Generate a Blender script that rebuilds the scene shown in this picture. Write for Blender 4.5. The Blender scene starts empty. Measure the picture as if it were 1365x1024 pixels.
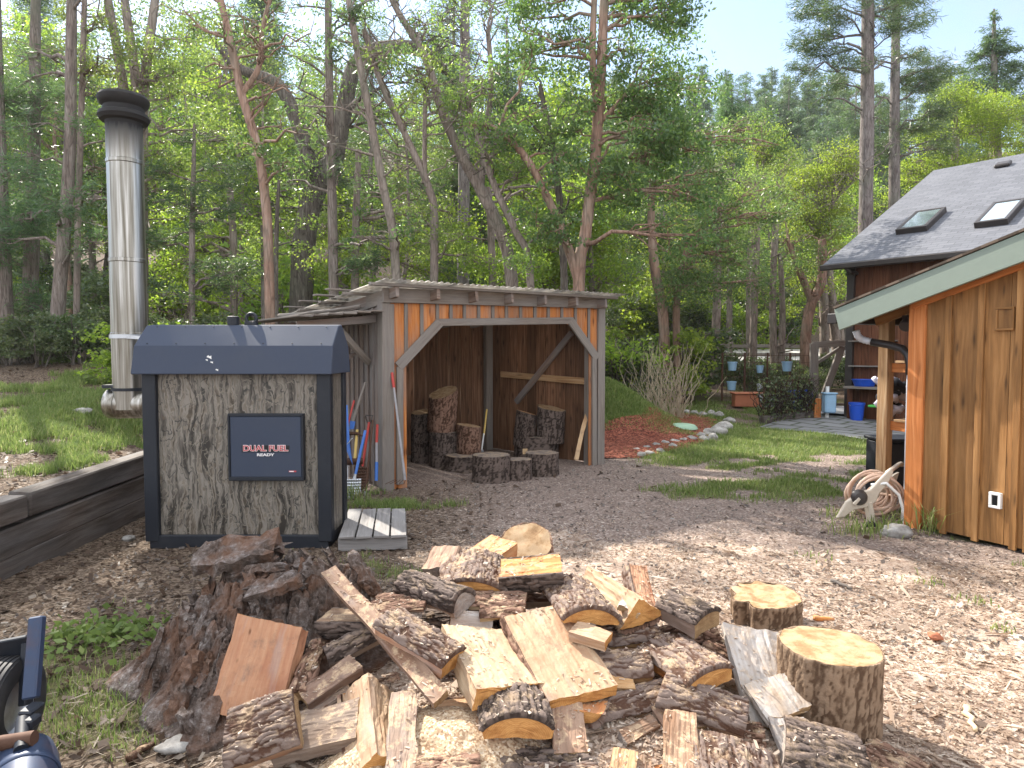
import bpy, bmesh, math, random
import numpy as np
from mathutils import Vector, Matrix, noise
random.seed(7); RNG = np.random.default_rng(7)
R = math.radians
scene = bpy.context.scene
col = scene.collection
PITCH = math.atan(42/910.0); CP, SP = math.cos(PITCH), math.sin(PITCH); EYE = 1.6

# ---------------------------------------------------------------- placing helpers
def ray(px, py):
    u, v = (px-682.5)/910.0, (512-py)/910.0
    return Vector((u, CP+v*SP, -SP+v*CP))
def at(px, py, Y):
    d = ray(px, py); return Vector((0, 0, EYE)) + d*(Y/d.y)
def on_z(px, py, z=0.0):
    d = ray(px, py); return Vector((0, 0, EYE)) + d*((z-EYE)/d.z)
def on_plane(px, py, p0, n):
    d = ray(px, py); o = Vector((0, 0, EYE)); return o + d*((p0-o).dot(n)/d.dot(n))

# ---------------------------------------------------------------- object helpers
def tag(o, label=None, cat=None, group=None, kind=None):
    if label: o['label'] = label
    if cat: o['category'] = cat
    if group: o['group'] = group
    if kind: o['kind'] = kind
    return o
def empty(name, loc, label=None, cat=None, group=None):
    o = bpy.data.objects.new(name, None); col.objects.link(o); o.location = loc
    o.empty_display_size = 0.1
    return tag(o, label, cat, group)
def put(o, parent):
    """parent o (built in world coordinates) to an unrotated, unscaled parent"""
    o.parent = parent
    m = Vector((0, 0, 0)); p = parent
    while p is not None:
        m += p.location; p = p.parent
    o.location = o.location - m
    return o
def copy_tree(o, parent=None):
    c = o.copy(); col.objects.link(c)
    if parent is not None: c.parent = parent
    for ch in list(o.children): copy_tree(ch, c)
    return c

class MB:
    def __init__(s): s.v = []; s.f = []; s.uv = []; s.m = []
    def face(s, pts, uvs=None, m=0):
        b = len(s.v); s.v.extend([tuple(p) for p in pts]); s.f.append(list(range(b, b+len(pts))))
        s.uv.append(uvs or [(p[0], p[1]) for p in pts]); s.m.append(m)
    def box(s, c, size, rot=None, m=0, jit=0.0):
        c = Vector(c); L = max(range(3), key=lambda i: size[i])
        b = len(s.v); loc = []
        for i in (0, 1):
            for j in (0, 1):
                for k in (0, 1):
                    p = Vector(((i-.5)*size[0], (j-.5)*size[1], (k-.5)*size[2]))
                    if jit: p += Vector([random.uniform(-jit, jit) for _ in range(3)])
                    loc.append(p)
                    s.v.append(tuple(c + (rot @ p if rot else p)))
        ou, ov = random.uniform(0, 50), random.uniform(0, 50)
        for idx, k in (((0, 1, 3, 2), 0), ((4, 6, 7, 5), 0), ((0, 4, 5, 1), 1), ((2, 3, 7, 6), 1), ((0, 2, 6, 4), 2), ((1, 5, 7, 3), 2)):
            s.f.append([b+i for i in idx]); s.m.append(m)
            if k == L: a, d = [q for q in range(3) if q != L]
            else: a = L; d = [q for q in range(3) if q not in (L, k)][0]
            sc = .12 if k == L else 1.0
            s.uv.append([(loc[i][a]*sc+ou, loc[i][d]+ov+k*.37) for i in idx])
    def beam(s, p0, p1, w, h, up=(0, 0, 1), m=0, jit=0.0):
        """bar from p0 to p1: w across, h along 'up'"""
        p0, p1 = Vector(p0), Vector(p1); x = (p1-p0); L = x.length; x.normalize()
        u = Vector(up); y = u.cross(x)
        if y.length < 1e-4: y = Vector((1, 0, 0)).cross(x)
        y.normalize(); z = x.cross(y)
        s.box((p0+p1)/2, (L, w, h), Matrix((x, y, z)).transposed(), m, jit)
    def tube(s, pts, rad, n=8, caps=True, m=0, wob=0.0):
        pts = [Vector(p) for p in pts]
        if not hasattr(rad, '__len__'): rad = [rad]*len(pts)
        t = (pts[1]-pts[0]).normalized()
        a = t.cross(Vector((0, 0, 1)));
        if a.length < .05: a = t.cross(Vector((1, 0, 0)))
        a.normalize(); b0 = len(s.v); dist = 0; us = []; ou = random.uniform(0, 50)
        for i, p in enumerate(pts):
            if i: dist += (p-pts[i-1]).length
            us.append(dist+ou)
            if 0 < i < len(pts)-1: t = (pts[i+1]-pts[i-1])
            elif i: t = p-pts[i-1]
            t = t.normalized() if t.length > 1e-9 else Vector((0, 0, 1))
            a = (a - t*a.dot(t)); a = a.normalized() if a.length > 1e-6 else t.orthogonal().normalized()
            c = t.cross(a)
            for k in range(n):
                th = 2*math.pi*k/n; rr = rad[i]*(1+(random.uniform(-wob, wob) if wob else 0))
                s.v.append(tuple(p + (a*math.cos(th)+c*math.sin(th))*rr))
        for i in range(len(pts)-1):
            per = 2*math.pi*max(rad[i], .002)
            for k in range(n):
                k2 = (k+1) % n
                s.f.append([b0+i*n+k, b0+i*n+k2, b0+(i+1)*n+k2, b0+(i+1)*n+k]); s.m.append(m)
                v0, v1 = per*k/n, per*(k+1)/n
                s.uv.append([(us[i], v0), (us[i], v1), (us[i+1], v1), (us[i+1], v0)])
        if caps:
            for i, rev in ((0, True), (len(pts)-1, False)):
                ids = [b0+i*n+k for k in range(n)]
                if rev: ids.reverse()
                s.f.append(ids); s.m.append(m)
                s.uv.append([(.05*math.cos(2*math.pi*k/n), .05*math.sin(2*math.pi*k/n)) for k in range(n)])
    def lathe(s, prof, c, axis=(0, 0, 1), n=24, m=0):
        """prof: (radius, offset along axis) pairs"""
        c = Vector(c); ax = Vector(axis).normalized(); a = ax.orthogonal().normalized(); d = ax.cross(a); b0 = len(s.v)
        for r, h in prof:
            for k in range(n):
                th = 2*math.pi*k/n; s.v.append(tuple(c + ax*h + (a*math.cos(th)+d*math.sin(th))*r))
        for i in range(len(prof)-1):
            for k in range(n):
                k2 = (k+1) % n; s.f.append([b0+i*n+k, b0+i*n+k2, b0+(i+1)*n+k2, b0+(i+1)*n+k]); s.m.append(m)
                h0, h1 = prof[i][1]+prof[i][0]*.3, prof[i+1][1]+prof[i+1][0]*.3; r = prof[i][0]*6.28
                s.uv.append([(h0, r*k/n), (h0, r*(k+1)/n), (h1, r*(k+1)/n), (h1, r*k/n)])
    def prism(s, poly, o, ex, ey, ez, depth, m=0):
        """poly (2d, counter-clockwise) in the plane (o, ex, ey), extruded along ez by depth"""
        o, ex, ey, ez = Vector(o), Vector(ex), Vector(ey), Vector(ez); n = len(poly); b = len(s.v); ou = random.uniform(0, 40)
        P = [o+ex*p[0]+ey*p[1] for p in poly]
        for q in P: s.v.append(tuple(q))
        for q in P: s.v.append(tuple(q+ez*depth))
        s.f.append([b+i for i in reversed(range(n))]); s.uv.append([(poly[i][1]+ou, poly[i][0]) for i in reversed(range(n))]); s.m.append(m)
        s.f.append([b+n+i for i in range(n)]); s.uv.append([(poly[i][1]+ou, poly[i][0]) for i in range(n)]); s.m.append(m)
        for i in range(n):
            j = (i+1) % n; L = (P[j]-P[i]).length
            s.f.append([b+i, b+j, b+n+j, b+n+i]); s.m.append(m)
            s.uv.append([(0+ou, 0), (L+ou, 0), (L+ou, depth), (ou, depth)])
    def build(s, name, mats, parent=None, smooth=False, bevel=0.0, origin=None, auto=None):
        me = bpy.data.meshes.new(name)
        o0 = Vector(origin) if origin is not None else Vector((0, 0, 0))
        me.from_pydata([tuple(Vector(p)-o0) for p in s.v], [], s.f)
        uvl = me.uv_layers.new(name='UVMap')
        flat = [c for u in s.uv for q in u for c in q]
        uvl.data.foreach_set('uv', flat)
        for mt in (mats if isinstance(mats, (list, tuple)) else [mats]): me.materials.append(mt)
        me.polygons.foreach_set('material_index', s.m)
        if smooth: me.polygons.foreach_set('use_smooth', [True]*len(s.f))
        me.update()
        o = bpy.data.objects.new(name, me); col.objects.link(o); o.location = o0
        if auto is not None:
            bm = bmesh.new(); bm.from_mesh(me); bmesh.ops.remove_doubles(bm, verts=bm.verts, dist=1e-5)
            for e in bm.edges:
                if len(e.link_faces) == 2 and e.calc_face_angle(0) > R(auto): e.smooth = False
            for f in bm.faces: f.smooth = True
            bm.to_mesh(me); bm.free()
        if bevel:
            b = o.modifiers.new('Bevel', 'BEVEL'); b.width = bevel; b.segments = 1; b.limit_method = 'ANGLE'; b.angle_limit = R(40)
        if parent is not None: put(o, parent)
        return o

def np_mesh(name, V, nside, mat, attrs=None, smooth=False):
    """V: (N, nside, 3): N separate polygons"""
    N = V.shape[0]; me = bpy.data.meshes.new(name)
    me.vertices.add(N*nside); me.vertices.foreach_set('co', np.ascontiguousarray(V, dtype=np.float32).ravel())
    me.loops.add(N*nside); me.loops.foreach_set('vertex_index', np.arange(N*nside, dtype=np.int32))
    me.polygons.add(N); me.polygons.foreach_set('loop_start', np.arange(0, N*nside, nside, dtype=np.int32))
    if attrs:
        for k, a in attrs.items():
            at_ = me.attributes.new(k, 'FLOAT', 'POINT'); at_.data.foreach_set('value', np.repeat(a.astype(np.float32), nside))
    me.materials.append(mat); me.update(calc_edges=True); me.validate()
    o = bpy.data.objects.new(name, me); col.objects.link(o)
    return o

# ---------------------------------------------------------------- numpy noise
def vnoise(x, y, seed=0):
    xi = np.floor(x); yi = np.floor(y); fx = x-xi; fy = y-yi
    fx = fx*fx*(3-2*fx); fy = fy*fy*(3-2*fy)
    def h(a, b):
        t = np.sin(a*127.1+b*311.7+seed*74.7)*43758.5453
        return t-np.floor(t)
    return (h(xi, yi)*(1-fx)+h(xi+1, yi)*fx)*(1-fy)+(h(xi, yi+1)*(1-fx)+h(xi+1, yi+1)*fx)*fy
def fbm(x, y, seed=0, octv=4):
    s = 0; a = .5
    for k in range(octv):
        s = s+a*vnoise(x, y, seed+k*3); x = x*2.03+11.3; y = y*2.03+7.1; a *= .5
    return s/(1-.5**octv)
def S(a, b, x):
    t = np.clip((x-a)/(b-a), 0, 1); return t*t*(3-2*t)

# ---------------------------------------------------------------- node helpers
def nd(t, typ, ins=None, **props):
    n = t.nodes.new('ShaderNode'+typ)
    for k, v in props.items(): setattr(n, k, v)
    for k, v in (ins or {}).items():
        sck = n.inputs[k]
        if isinstance(v, bpy.types.NodeSocket): t.links.new(v, sck)
        else: sck.default_value = v
    return n
def c4(c): return tuple(c)+((1,) if len(c) == 3 else ())
def ramp(t, fac, stops, interp='LINEAR'):
    n = t.nodes.new('ShaderNodeValToRGB'); n.color_ramp.interpolation = interp
    e = n.color_ramp.elements
    while len(e) < len(stops): e.new(.5)
    for el, (p, c) in zip(e, stops):
        el.position = p; el.color = c4(c) if hasattr(c, '__len__') else (c, c, c, 1)
    t.links.new(fac, n.inputs[0]); return n.outputs[0]
def mixc(t, fac, a, b, blend='MIX'):
    n = t.nodes.new('ShaderNodeMix'); n.data_type = 'RGBA'; n.blend_type = blend
    for i, v in ((0, fac), (6, a), (7, b)):
        if isinstance(v, bpy.types.NodeSocket): t.links.new(v, n.inputs[i])
        else: n.inputs[i].default_value = v if i == 0 else c4(v)
    return n.outputs[2]
def mth(t, op, a, b=0.0, clamp=False):
    n = t.nodes.new('ShaderNodeMath'); n.operation = op; n.use_clamp = clamp
    for i, v in ((0, a), (1, b)):
        if isinstance(v, bpy.types.NodeSocket): t.links.new(v, n.inputs[i])
        else: n.inputs[i].default_value = v
    return n.outputs[0]
def newmat(name):
    m = bpy.data.materials.new(name); m.use_nodes = True; t = m.node_tree; t.nodes.clear()
    out = t.nodes.new('ShaderNodeOutputMaterial'); return m, t, out
def mapped(t, src, scale, loc=(0, 0, 0)):
    return nd(t, 'Mapping', {'Vector': src, 'Scale': scale, 'Location': loc}).outputs[0]
def noise_tex(t, vec, scale, detail=6, rough=.55, dist=0.0):
    return nd(t, 'TexNoise', {'Vector': vec, 'Scale': scale, 'Detail': detail, 'Roughness': rough, 'Distortion': dist}).outputs[0]
def finish(t, out, colr, rough=.8, bump=None, bstr=.3, bdist=.01, metal=0.0, spec=.4, nrm=None):
    p = nd(t, 'BsdfPrincipled', {'Base Color': colr if isinstance(colr, bpy.types.NodeSocket) else c4(colr), 'Roughness': rough, 'Metallic': metal, 'Specular IOR Level': spec})
    if bump is not None:
        b = nd(t, 'Bump', {'Height': bump, 'Strength': bstr, 'Distance': bdist}); t.links.new(b.outputs[0], p.inputs['Normal'])
    t.links.new(p.outputs[0], out.inputs[0]); return p

def wood(name, dark, mid, light, gray=0.0, gcol=(.2, .2, .21), knots=.5, rough=.75, gs=(1.6, 34), bstr=.35, var=.35, spec=.25, stain=0.0):
    m, t, out = newmat(name)
    uv = nd(t, 'UVMap').outputs[0]
    isl = nd(t, 'NewGeometry').outputs['Random Per Island']
    off = nd(t, 'CombineXYZ', {0: mth(t, 'MULTIPLY', isl, 37.0), 1: mth(t, 'MULTIPLY', isl, 91.0)}).outputs[0]
    vec = nd(t, 'VectorMath', {0: uv, 1: off}, operation='ADD').outputs[0]
    warp = noise_tex(t, mapped(t, vec, (1.2, 5, 1)), 1.0, 2)
    wv = nd(t, 'VectorMath', {0: vec, 1: nd(t, 'CombineXYZ', {1: mth(t, 'MULTIPLY', warp, .09)}).outputs[0]}, operation='ADD').outputs[0]
    g = noise_tex(t, mapped(t, wv, (gs[0], gs[1], 1)), 1.0, 8, .62)
    g2 = noise_tex(t, mapped(t, wv, (gs[0]*4, gs[1]*5, 1)), 1.0, 4, .6)
    big = noise_tex(t, mapped(t, vec, (1.1, 5, 1)), 1.0, 4)
    c = ramp(t, g, [(.3, dark), (.5, mid), (.68, light)])
    c = mixc(t, mth(t, 'MULTIPLY', g2, .35), c, dark)
    kn = nd(t, 'TexVoronoi', {'Vector': mapped(t, wv, (1.5, 6.5, 1)), 'Scale': 1.0}, voronoi_dimensions='2D').outputs[0]
    kf = ramp(t, kn, [(.03, (1, 1, 1)), (.075, (.45, .45, .45)), (.14, (0, 0, 0))])
    c = mixc(t, mth(t, 'MULTIPLY', kf, knots), c, tuple(q*.45 for q in dark))
    if gray:
        gf = ramp(t, mth(t, 'ADD', mth(t, 'MULTIPLY', big, .9), mth(t, 'MULTIPLY', g, .35)), [(.62-gray*.5, (0, 0, 0)), (.9-gray*.4, (1, 1, 1))])
        gc = mixc(t, g2, tuple(q*1.25 for q in gcol), tuple(q*.5 for q in gcol))
        c = mixc(t, mth(t, 'MULTIPLY', gf, .9), c, gc)
    if stain:
        sf = ramp(t, noise_tex(t, mapped(t, vec, (.8, 2.4, 1)), 1.0, 5), [(.45, (0, 0, 0)), (.65, (1, 1, 1))])
        c = mixc(t, mth(t, 'MULTIPLY', sf, stain), c, tuple(q*.3 for q in dark))
    hv = nd(t, 'HueSaturation', {'Color': c, 'Value': mth(t, 'ADD', mth(t, 'MULTIPLY', isl, var), 1-var*.5), 'Saturation': 1.0}).outputs[0]
    hgt = mth(t, 'ADD', g, mth(t, 'MULTIPLY', g2, .5))
    finish(t, out, hv, rough, hgt, bstr, .006, spec=spec)
    return m

def paint(name, c, rough=.5, metal=0.0, dirt=.25, dirtc=(.1, .08, .06), sc=6.0, spec=.4, bstr=.05):
    m, t, out = newmat(name)
    ob = nd(t, 'TexCoord').outputs['Object']
    n1 = noise_tex(t, ob, sc, 7, .65); n2 = noise_tex(t, ob, sc*9, 3)
    f = ramp(t, n1, [(.48, (0, 0, 0)), (.72, (1, 1, 1))])
    cc = mixc(t, mth(t, 'MULTIPLY', f, dirt), c, dirtc)
    cc = mixc(t, mth(t, 'MULTIPLY', n2, .18), cc, tuple(q*.6 for q in c))
    rr = mth(t, 'ADD', mth(t, 'MULTIPLY', n1, .3), rough-.15)
    finish(t, out, cc, rr, n2, bstr, .004, metal, spec)
    return m

M = {}
M['shed_gray'] = wood('weathered grey timber', (.085, .064, .048), (.175, .14, .112), (.29, .245, .205), gray=.5, gcol=(.205, .185, .168), knots=.7, var=.4)
M['shed_board'] = wood('weathered shed boards', (.11, .065, .045), (.24, .15, .1), (.36, .26, .19), gray=.45, gcol=(.23, .21, .2), knots=.8, var=.45, stain=.35)
M['shed_orange'] = wood('unweathered orange shed boards', (.25, .075, .02), (.52, .19, .05), (.62, .29, .11), gray=.10, gcol=(.25, .2, .17), knots=.9, var=.35)
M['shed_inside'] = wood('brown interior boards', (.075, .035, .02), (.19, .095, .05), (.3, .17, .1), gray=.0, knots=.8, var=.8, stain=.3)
M['barn'] = wood('stained brown barn boards', (.10, .047, .016), (.285, .14, .047), (.42, .225, .088), knots=.7, var=.4, stain=.38, gs=(.8, 15), rough=.6, bstr=.5)
M['barn_orange'] = wood('orange cedar trim', (.28, .09, .025), (.48, .17, .05), (.56, .24, .09), knots=.4, var=.15, gs=(1.1, 40), rough=.6)
M['post'] = wood('sun bleached cedar post', (.2, .1, .045), (.42, .26, .13), (.56, .4, .24), knots=.5, var=.3, stain=.2)
M['house'] = wood('dark red brown house boards', (.06, .022, .012), (.14, .055, .028), (.2, .09, .05), knots=.3, var=.3, stain=.3)
M['tie'] = wood('dark railway sleeper', (.03, .022, .017), (.075, .055, .043), (.14, .11, .088), gray=.25, gcol=(.13, .12, .115), knots=.3, var=.35, stain=.5, gs=(2.0, 26), bstr=.7)
M['pallet'] = wood('grey pallet boards', (.11, .1, .095), (.2, .185, .175), (.31, .29, .275), gray=.4, gcol=(.24, .23, .225), knots=.4)
M['raw'] = wood('pale sawn timber', (.42, .3, .17), (.6, .46, .29), (.7, .57, .4), knots=.5, var=.25)
M['black_metal'] = paint('dark coated steel', (.012, .015, .022), .55, .1, .3, (.05, .05, .055), 5)
M['roof_metal'] = paint('blue black painted roof steel', (.046, .057, .085), .72, .0, .3, (.07, .075, .09), 3, spec=.18)
M['green_paint'] = paint('sage green painted fascia', (.2, .245, .205), .55, 0, .2, (.12, .14, .12), 3)
M['white_paint'] = paint('white plastic', (.75, .75, .73), .4, 0, .2, (.4, .36, .3), 6)
M['gray_paint'] = paint('pale grey pipe paint', (.48, .5, .54), .45, 0, .3, (.25, .22, .2), 4)
M['dark_pipe'] = paint('dark brown pipe', (.035, .028, .026), .4, 0, .2, (.1, .08, .06), 6)
M['beige_plastic'] = paint('beige hose reel plastic', (.5, .44, .36), .45, 0, .35, (.25, .2, .14), 7)
M['light_blue'] = paint('powder blue plastic', (.26, .42, .58), .5, 0, .25, (.2, .25, .3), 8)
M['deep_blue'] = paint('deep blue plastic', (.015, .08, .5), .4, 0, .15, (.05, .06, .1), 8)
M['blue_steel'] = paint('scratched blue painted steel', (.028, .045, .09), .5, .2, .5, (.1, .05, .03), 9)
M['rust'] = paint('rusty steel', (.1, .052, .034), .75, .4, .5, (.07, .035, .02), 14)
M['rubber'] = paint('black rubber', (.02, .02, .022), .7, 0, .5, (.09, .08, .07), 9)
M['terracotta'] = paint('terracotta', (.35, .12, .06), .8, 0, .3, (.2, .1, .07), 8)
M['red_handle'] = paint('red tool handle', (.42, .04, .03), .45, 0, .3, (.15, .08, .06), 12)
M['blue_handle'] = paint('blue tool handle', (.05, .16, .5), .45, 0, .3, (.1, .1, .12), 12)
M['yellow_handle'] = paint('yellow fibreglass handle', (.6, .42, .12), .45, 0, .3, (.25, .17, .07), 12)
M['steel'] = paint('worn tool steel', (.5, .52, .55), .4, .8, .5, (.16, .13, .11), 9)
M['gray_handle'] = paint('grey worn tool handle', (.3, .29, .3), .6, 0, .4, (.14, .12, .1), 12)
M['turf_disk'] = paint('pale green lid', (.28, .42, .3), .6, 0, .2, (.2, .22, .15), 6)
M['hose'] = paint('faded pink brown hose', (.52, .36, .27), .6, 0, .45, (.6, .54, .46), 8)
M['plush_dark'] = paint('black fleece', (.02, .02, .025), .9, 0, .2, (.05, .05, .06), 20)
M['plush_light'] = paint('lilac white fleece', (.6, .58, .68), .9, 0, .2, (.4, .38, .45), 20)

def mat_glass_sky():
    m, t, out = newmat('skylight glass')
    p = finish(t, out, (.42, .52, .56), .1, metal=.7, spec=.9); p.inputs['Coat Weight'].default_value = .6; p.inputs['Coat Roughness'].default_value = .03
    return m
M['glass'] = mat_glass_sky()

def mat_chimney():
    m, t, out = newmat('weathered stainless pipe')
    ob = nd(t, 'TexCoord').outputs['Object']
    st = noise_tex(t, mapped(t, ob, (26, 26, .8)), 1.0, 6, .6)
    z = nd(t, 'SeparateXYZ', {0: ob}).outputs[2]
    c = ramp(t, st, [(.34, (.13, .115, .09)), (.5, (.27, .255, .225)), (.66, (.5, .485, .46))])
    sf = ramp(t, mth(t, 'ADD', z, mth(t, 'MULTIPLY', st, .35)), [(.0, (0, 0, 0)), (1, (1, 1, 1))])
    mr = nd(t, 'MapRange', {'Value': mth(t, 'ADD', z, mth(t, 'MULTIPLY', st, .25)), 'From Min': 3.46, 'From Max': 3.76}).outputs[0]
    c = mixc(t, mr, c, (.012, .012, .014))
    met = mth(t, 'SUBTRACT', .95, mth(t, 'MULTIPLY', mr, .8)); ro = mth(t, 'ADD', mth(t, 'ADD', .27, mth(t, 'MULTIPLY', st, .2)), mth(t, 'MULTIPLY', mr, .4))
    p = finish(t, out, c, ro, st, .08, .004); t.links.new(met, p.inputs['Metallic'])
    return m
M['chimney'] = mat_chimney()

def mat_camo():
    m, t, out = newmat('printed woodland camouflage panel')
    ob = nd(t, 'TexCoord').outputs['Object']
    w = noise_tex(t, mapped(t, ob, (5, 5, 2)), 1.0, 4, .6)
    wv = nd(t, 'VectorMath', {0: ob, 1: nd(t, 'CombineXYZ', {0: mth(t, 'MULTIPLY', w, .22), 2: mth(t, 'MULTIPLY', w, .12)}).outputs[0]}, operation='ADD').outputs[0]
    trunk = noise_tex(t, mapped(t, wv, (26, 26, 1.7)), 1.0, 4, .55)
    c = ramp(t, trunk, [(.37, (.03, .025, .02)), (.42, (.075, .064, .053)), (.48, (.13, .114, .095)), (.54, (.21, .188, .16)), (.58, (.155, .13, .103)), (.66, (.06, .047, .034))])
    tw = mth(t, 'ABSOLUTE', mth(t, 'SUBTRACT', noise_tex(t, mapped(t, wv, (13, 13, 4.5), (3, 1, 2)), 1.0, 2, .5, .6), .5))
    tf = ramp(t, tw, [(.008, (1, 1, 1)), (.022, (0, 0, 0))])
    tw2 = mth(t, 'ABSOLUTE', mth(t, 'SUBTRACT', noise_tex(t, mapped(t, wv, (17, 17, 7), (9, 4, 7)), 1.0, 2, .5, .8), .5))
    tf2 = ramp(t, tw2, [(.006, (1, 1, 1)), (.018, (0, 0, 0))])
    gate = ramp(t, noise_tex(t, ob, 4.5, 3), [(.38, (0, 0, 0)), (.52, (1, 1, 1))])
    c = mixc(t, mth(t, 'MULTIPLY', mth(t, 'MULTIPLY', tf, gate), .85), c, (.022, .022, .02))
    c = mixc(t, mth(t, 'MULTIPLY', tf2, .6), c, (.24, .21, .17))
    lv = nd(t, 'TexVoronoi', {'Vector': mapped(t, wv, (26, 26, 16)), 'Scale': 1.0})
    lf = ramp(t, lv.outputs[0], [(.22, (1, 1, 1)), (.34, (0, 0, 0))])
    gate2 = ramp(t, noise_tex(t, mapped(t, ob, (3, 3, 3), (7, 1, 3)), 1.6, 3), [(.45, (0, 0, 0)), (.55, (1, 1, 1))])
    lc = mixc(t, nd(t, 'SeparateXYZ', {0: lv.outputs[1]}).outputs[0], (.095, .07, .045), (.19, .165, .13))
    c = mixc(t, mth(t, 'MULTIPLY', mth(t, 'MULTIPLY', lf, gate2), .8), c, lc)
    finish(t, out, c, .45, spec=.35)
    return m
M['camo'] = mat_camo()

def mat_corrugated():
    m, t, out = newmat('dirty translucent corrugated sheet')
    ob = nd(t, 'TexCoord').outputs['Object']
    n = noise_tex(t, ob, 3.5, 6, .65)
    c = ramp(t, n, [(.35, (.13, .11, .085)), (.62, (.36, .33, .29))])
    p = nd(t, 'BsdfPrincipled', {'Base Color': c, 'Roughness': .5}); tr = nd(t, 'BsdfTranslucent', {'Color': c})
    mx = nd(t, 'MixShader', {0: .5, 1: p.outputs[0], 2: tr.outputs[0]}); t.links.new(mx.outputs[0], out.inputs[0])
    return m
M['corrugated'] = mat_corrugated()

def mat_shingle(name, c0, c1, sx, sy):
    m, t, out = newmat(name)
    uv = nd(t, 'UVMap').outputs[0]
    br = nd(t, 'TexBrick', {'Vector': uv, 'Color1': c4(c0), 'Color2': c4(c1), 'Mortar': c4(tuple(q*.25 for q in c0)), 'Scale': 1.0, 'Mortar Size': .006, 'Brick Width': sx, 'Row Height': sy, 'Bias': 0.0})
    n = noise_tex(t, uv, 60, 3); n2 = noise_tex(t, uv, 1.2, 4)
    c = mixc(t, mth(t, 'MULTIPLY', n, .5), br.outputs[0], tuple(q*.5 for q in c0))
    c = mixc(t, mth(t, 'MULTIPLY', n2, .35), c, tuple(q*1.5 for q in c1))
    fr = nd(t, 'SeparateXYZ', {0: uv}).outputs[1]
    saw = mth(t, 'FRACT', mth(t, 'DIVIDE', fr, sy))
    h = mth(t, 'ADD', mth(t, 'MULTIPLY', mth(t, 'SUBTRACT', 1.0, saw), .7), mth(t, 'MULTIPLY', n, .4))
    finish(t, out, c, .85, h, .6, .02, spec=.3)
    return m
M['shingle'] = mat_shingle('grey asphalt shingles', (.085, .09, .105), (.135, .14, .16), .32, .14)
M['shingle_brown'] = mat_shingle('brown asphalt shingles', (.1, .075, .055), (.16, .12, .09), .3, .14)

def mat_stone():
    m, t, out = newmat('pale lichen stone')
    ob = nd(t, 'TexCoord').outputs['Object']; n = noise_tex(t, ob, 9, 8, .65)
    isl = nd(t, 'ObjectInfo').outputs['Random']
    c = ramp(t, n, [(.3, (.12, .11, .1)), (.5, (.29, .275, .255)), (.7, (.44, .425, .4))])
    c = nd(t, 'HueSaturation', {'Color': c, 'Value': mth(t, 'ADD', .75, mth(t, 'MULTIPLY', isl, .4))}).outputs[0]
    finish(t, out, c, .9, n, .6, .03); return m
M['stone'] = mat_stone()

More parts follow.
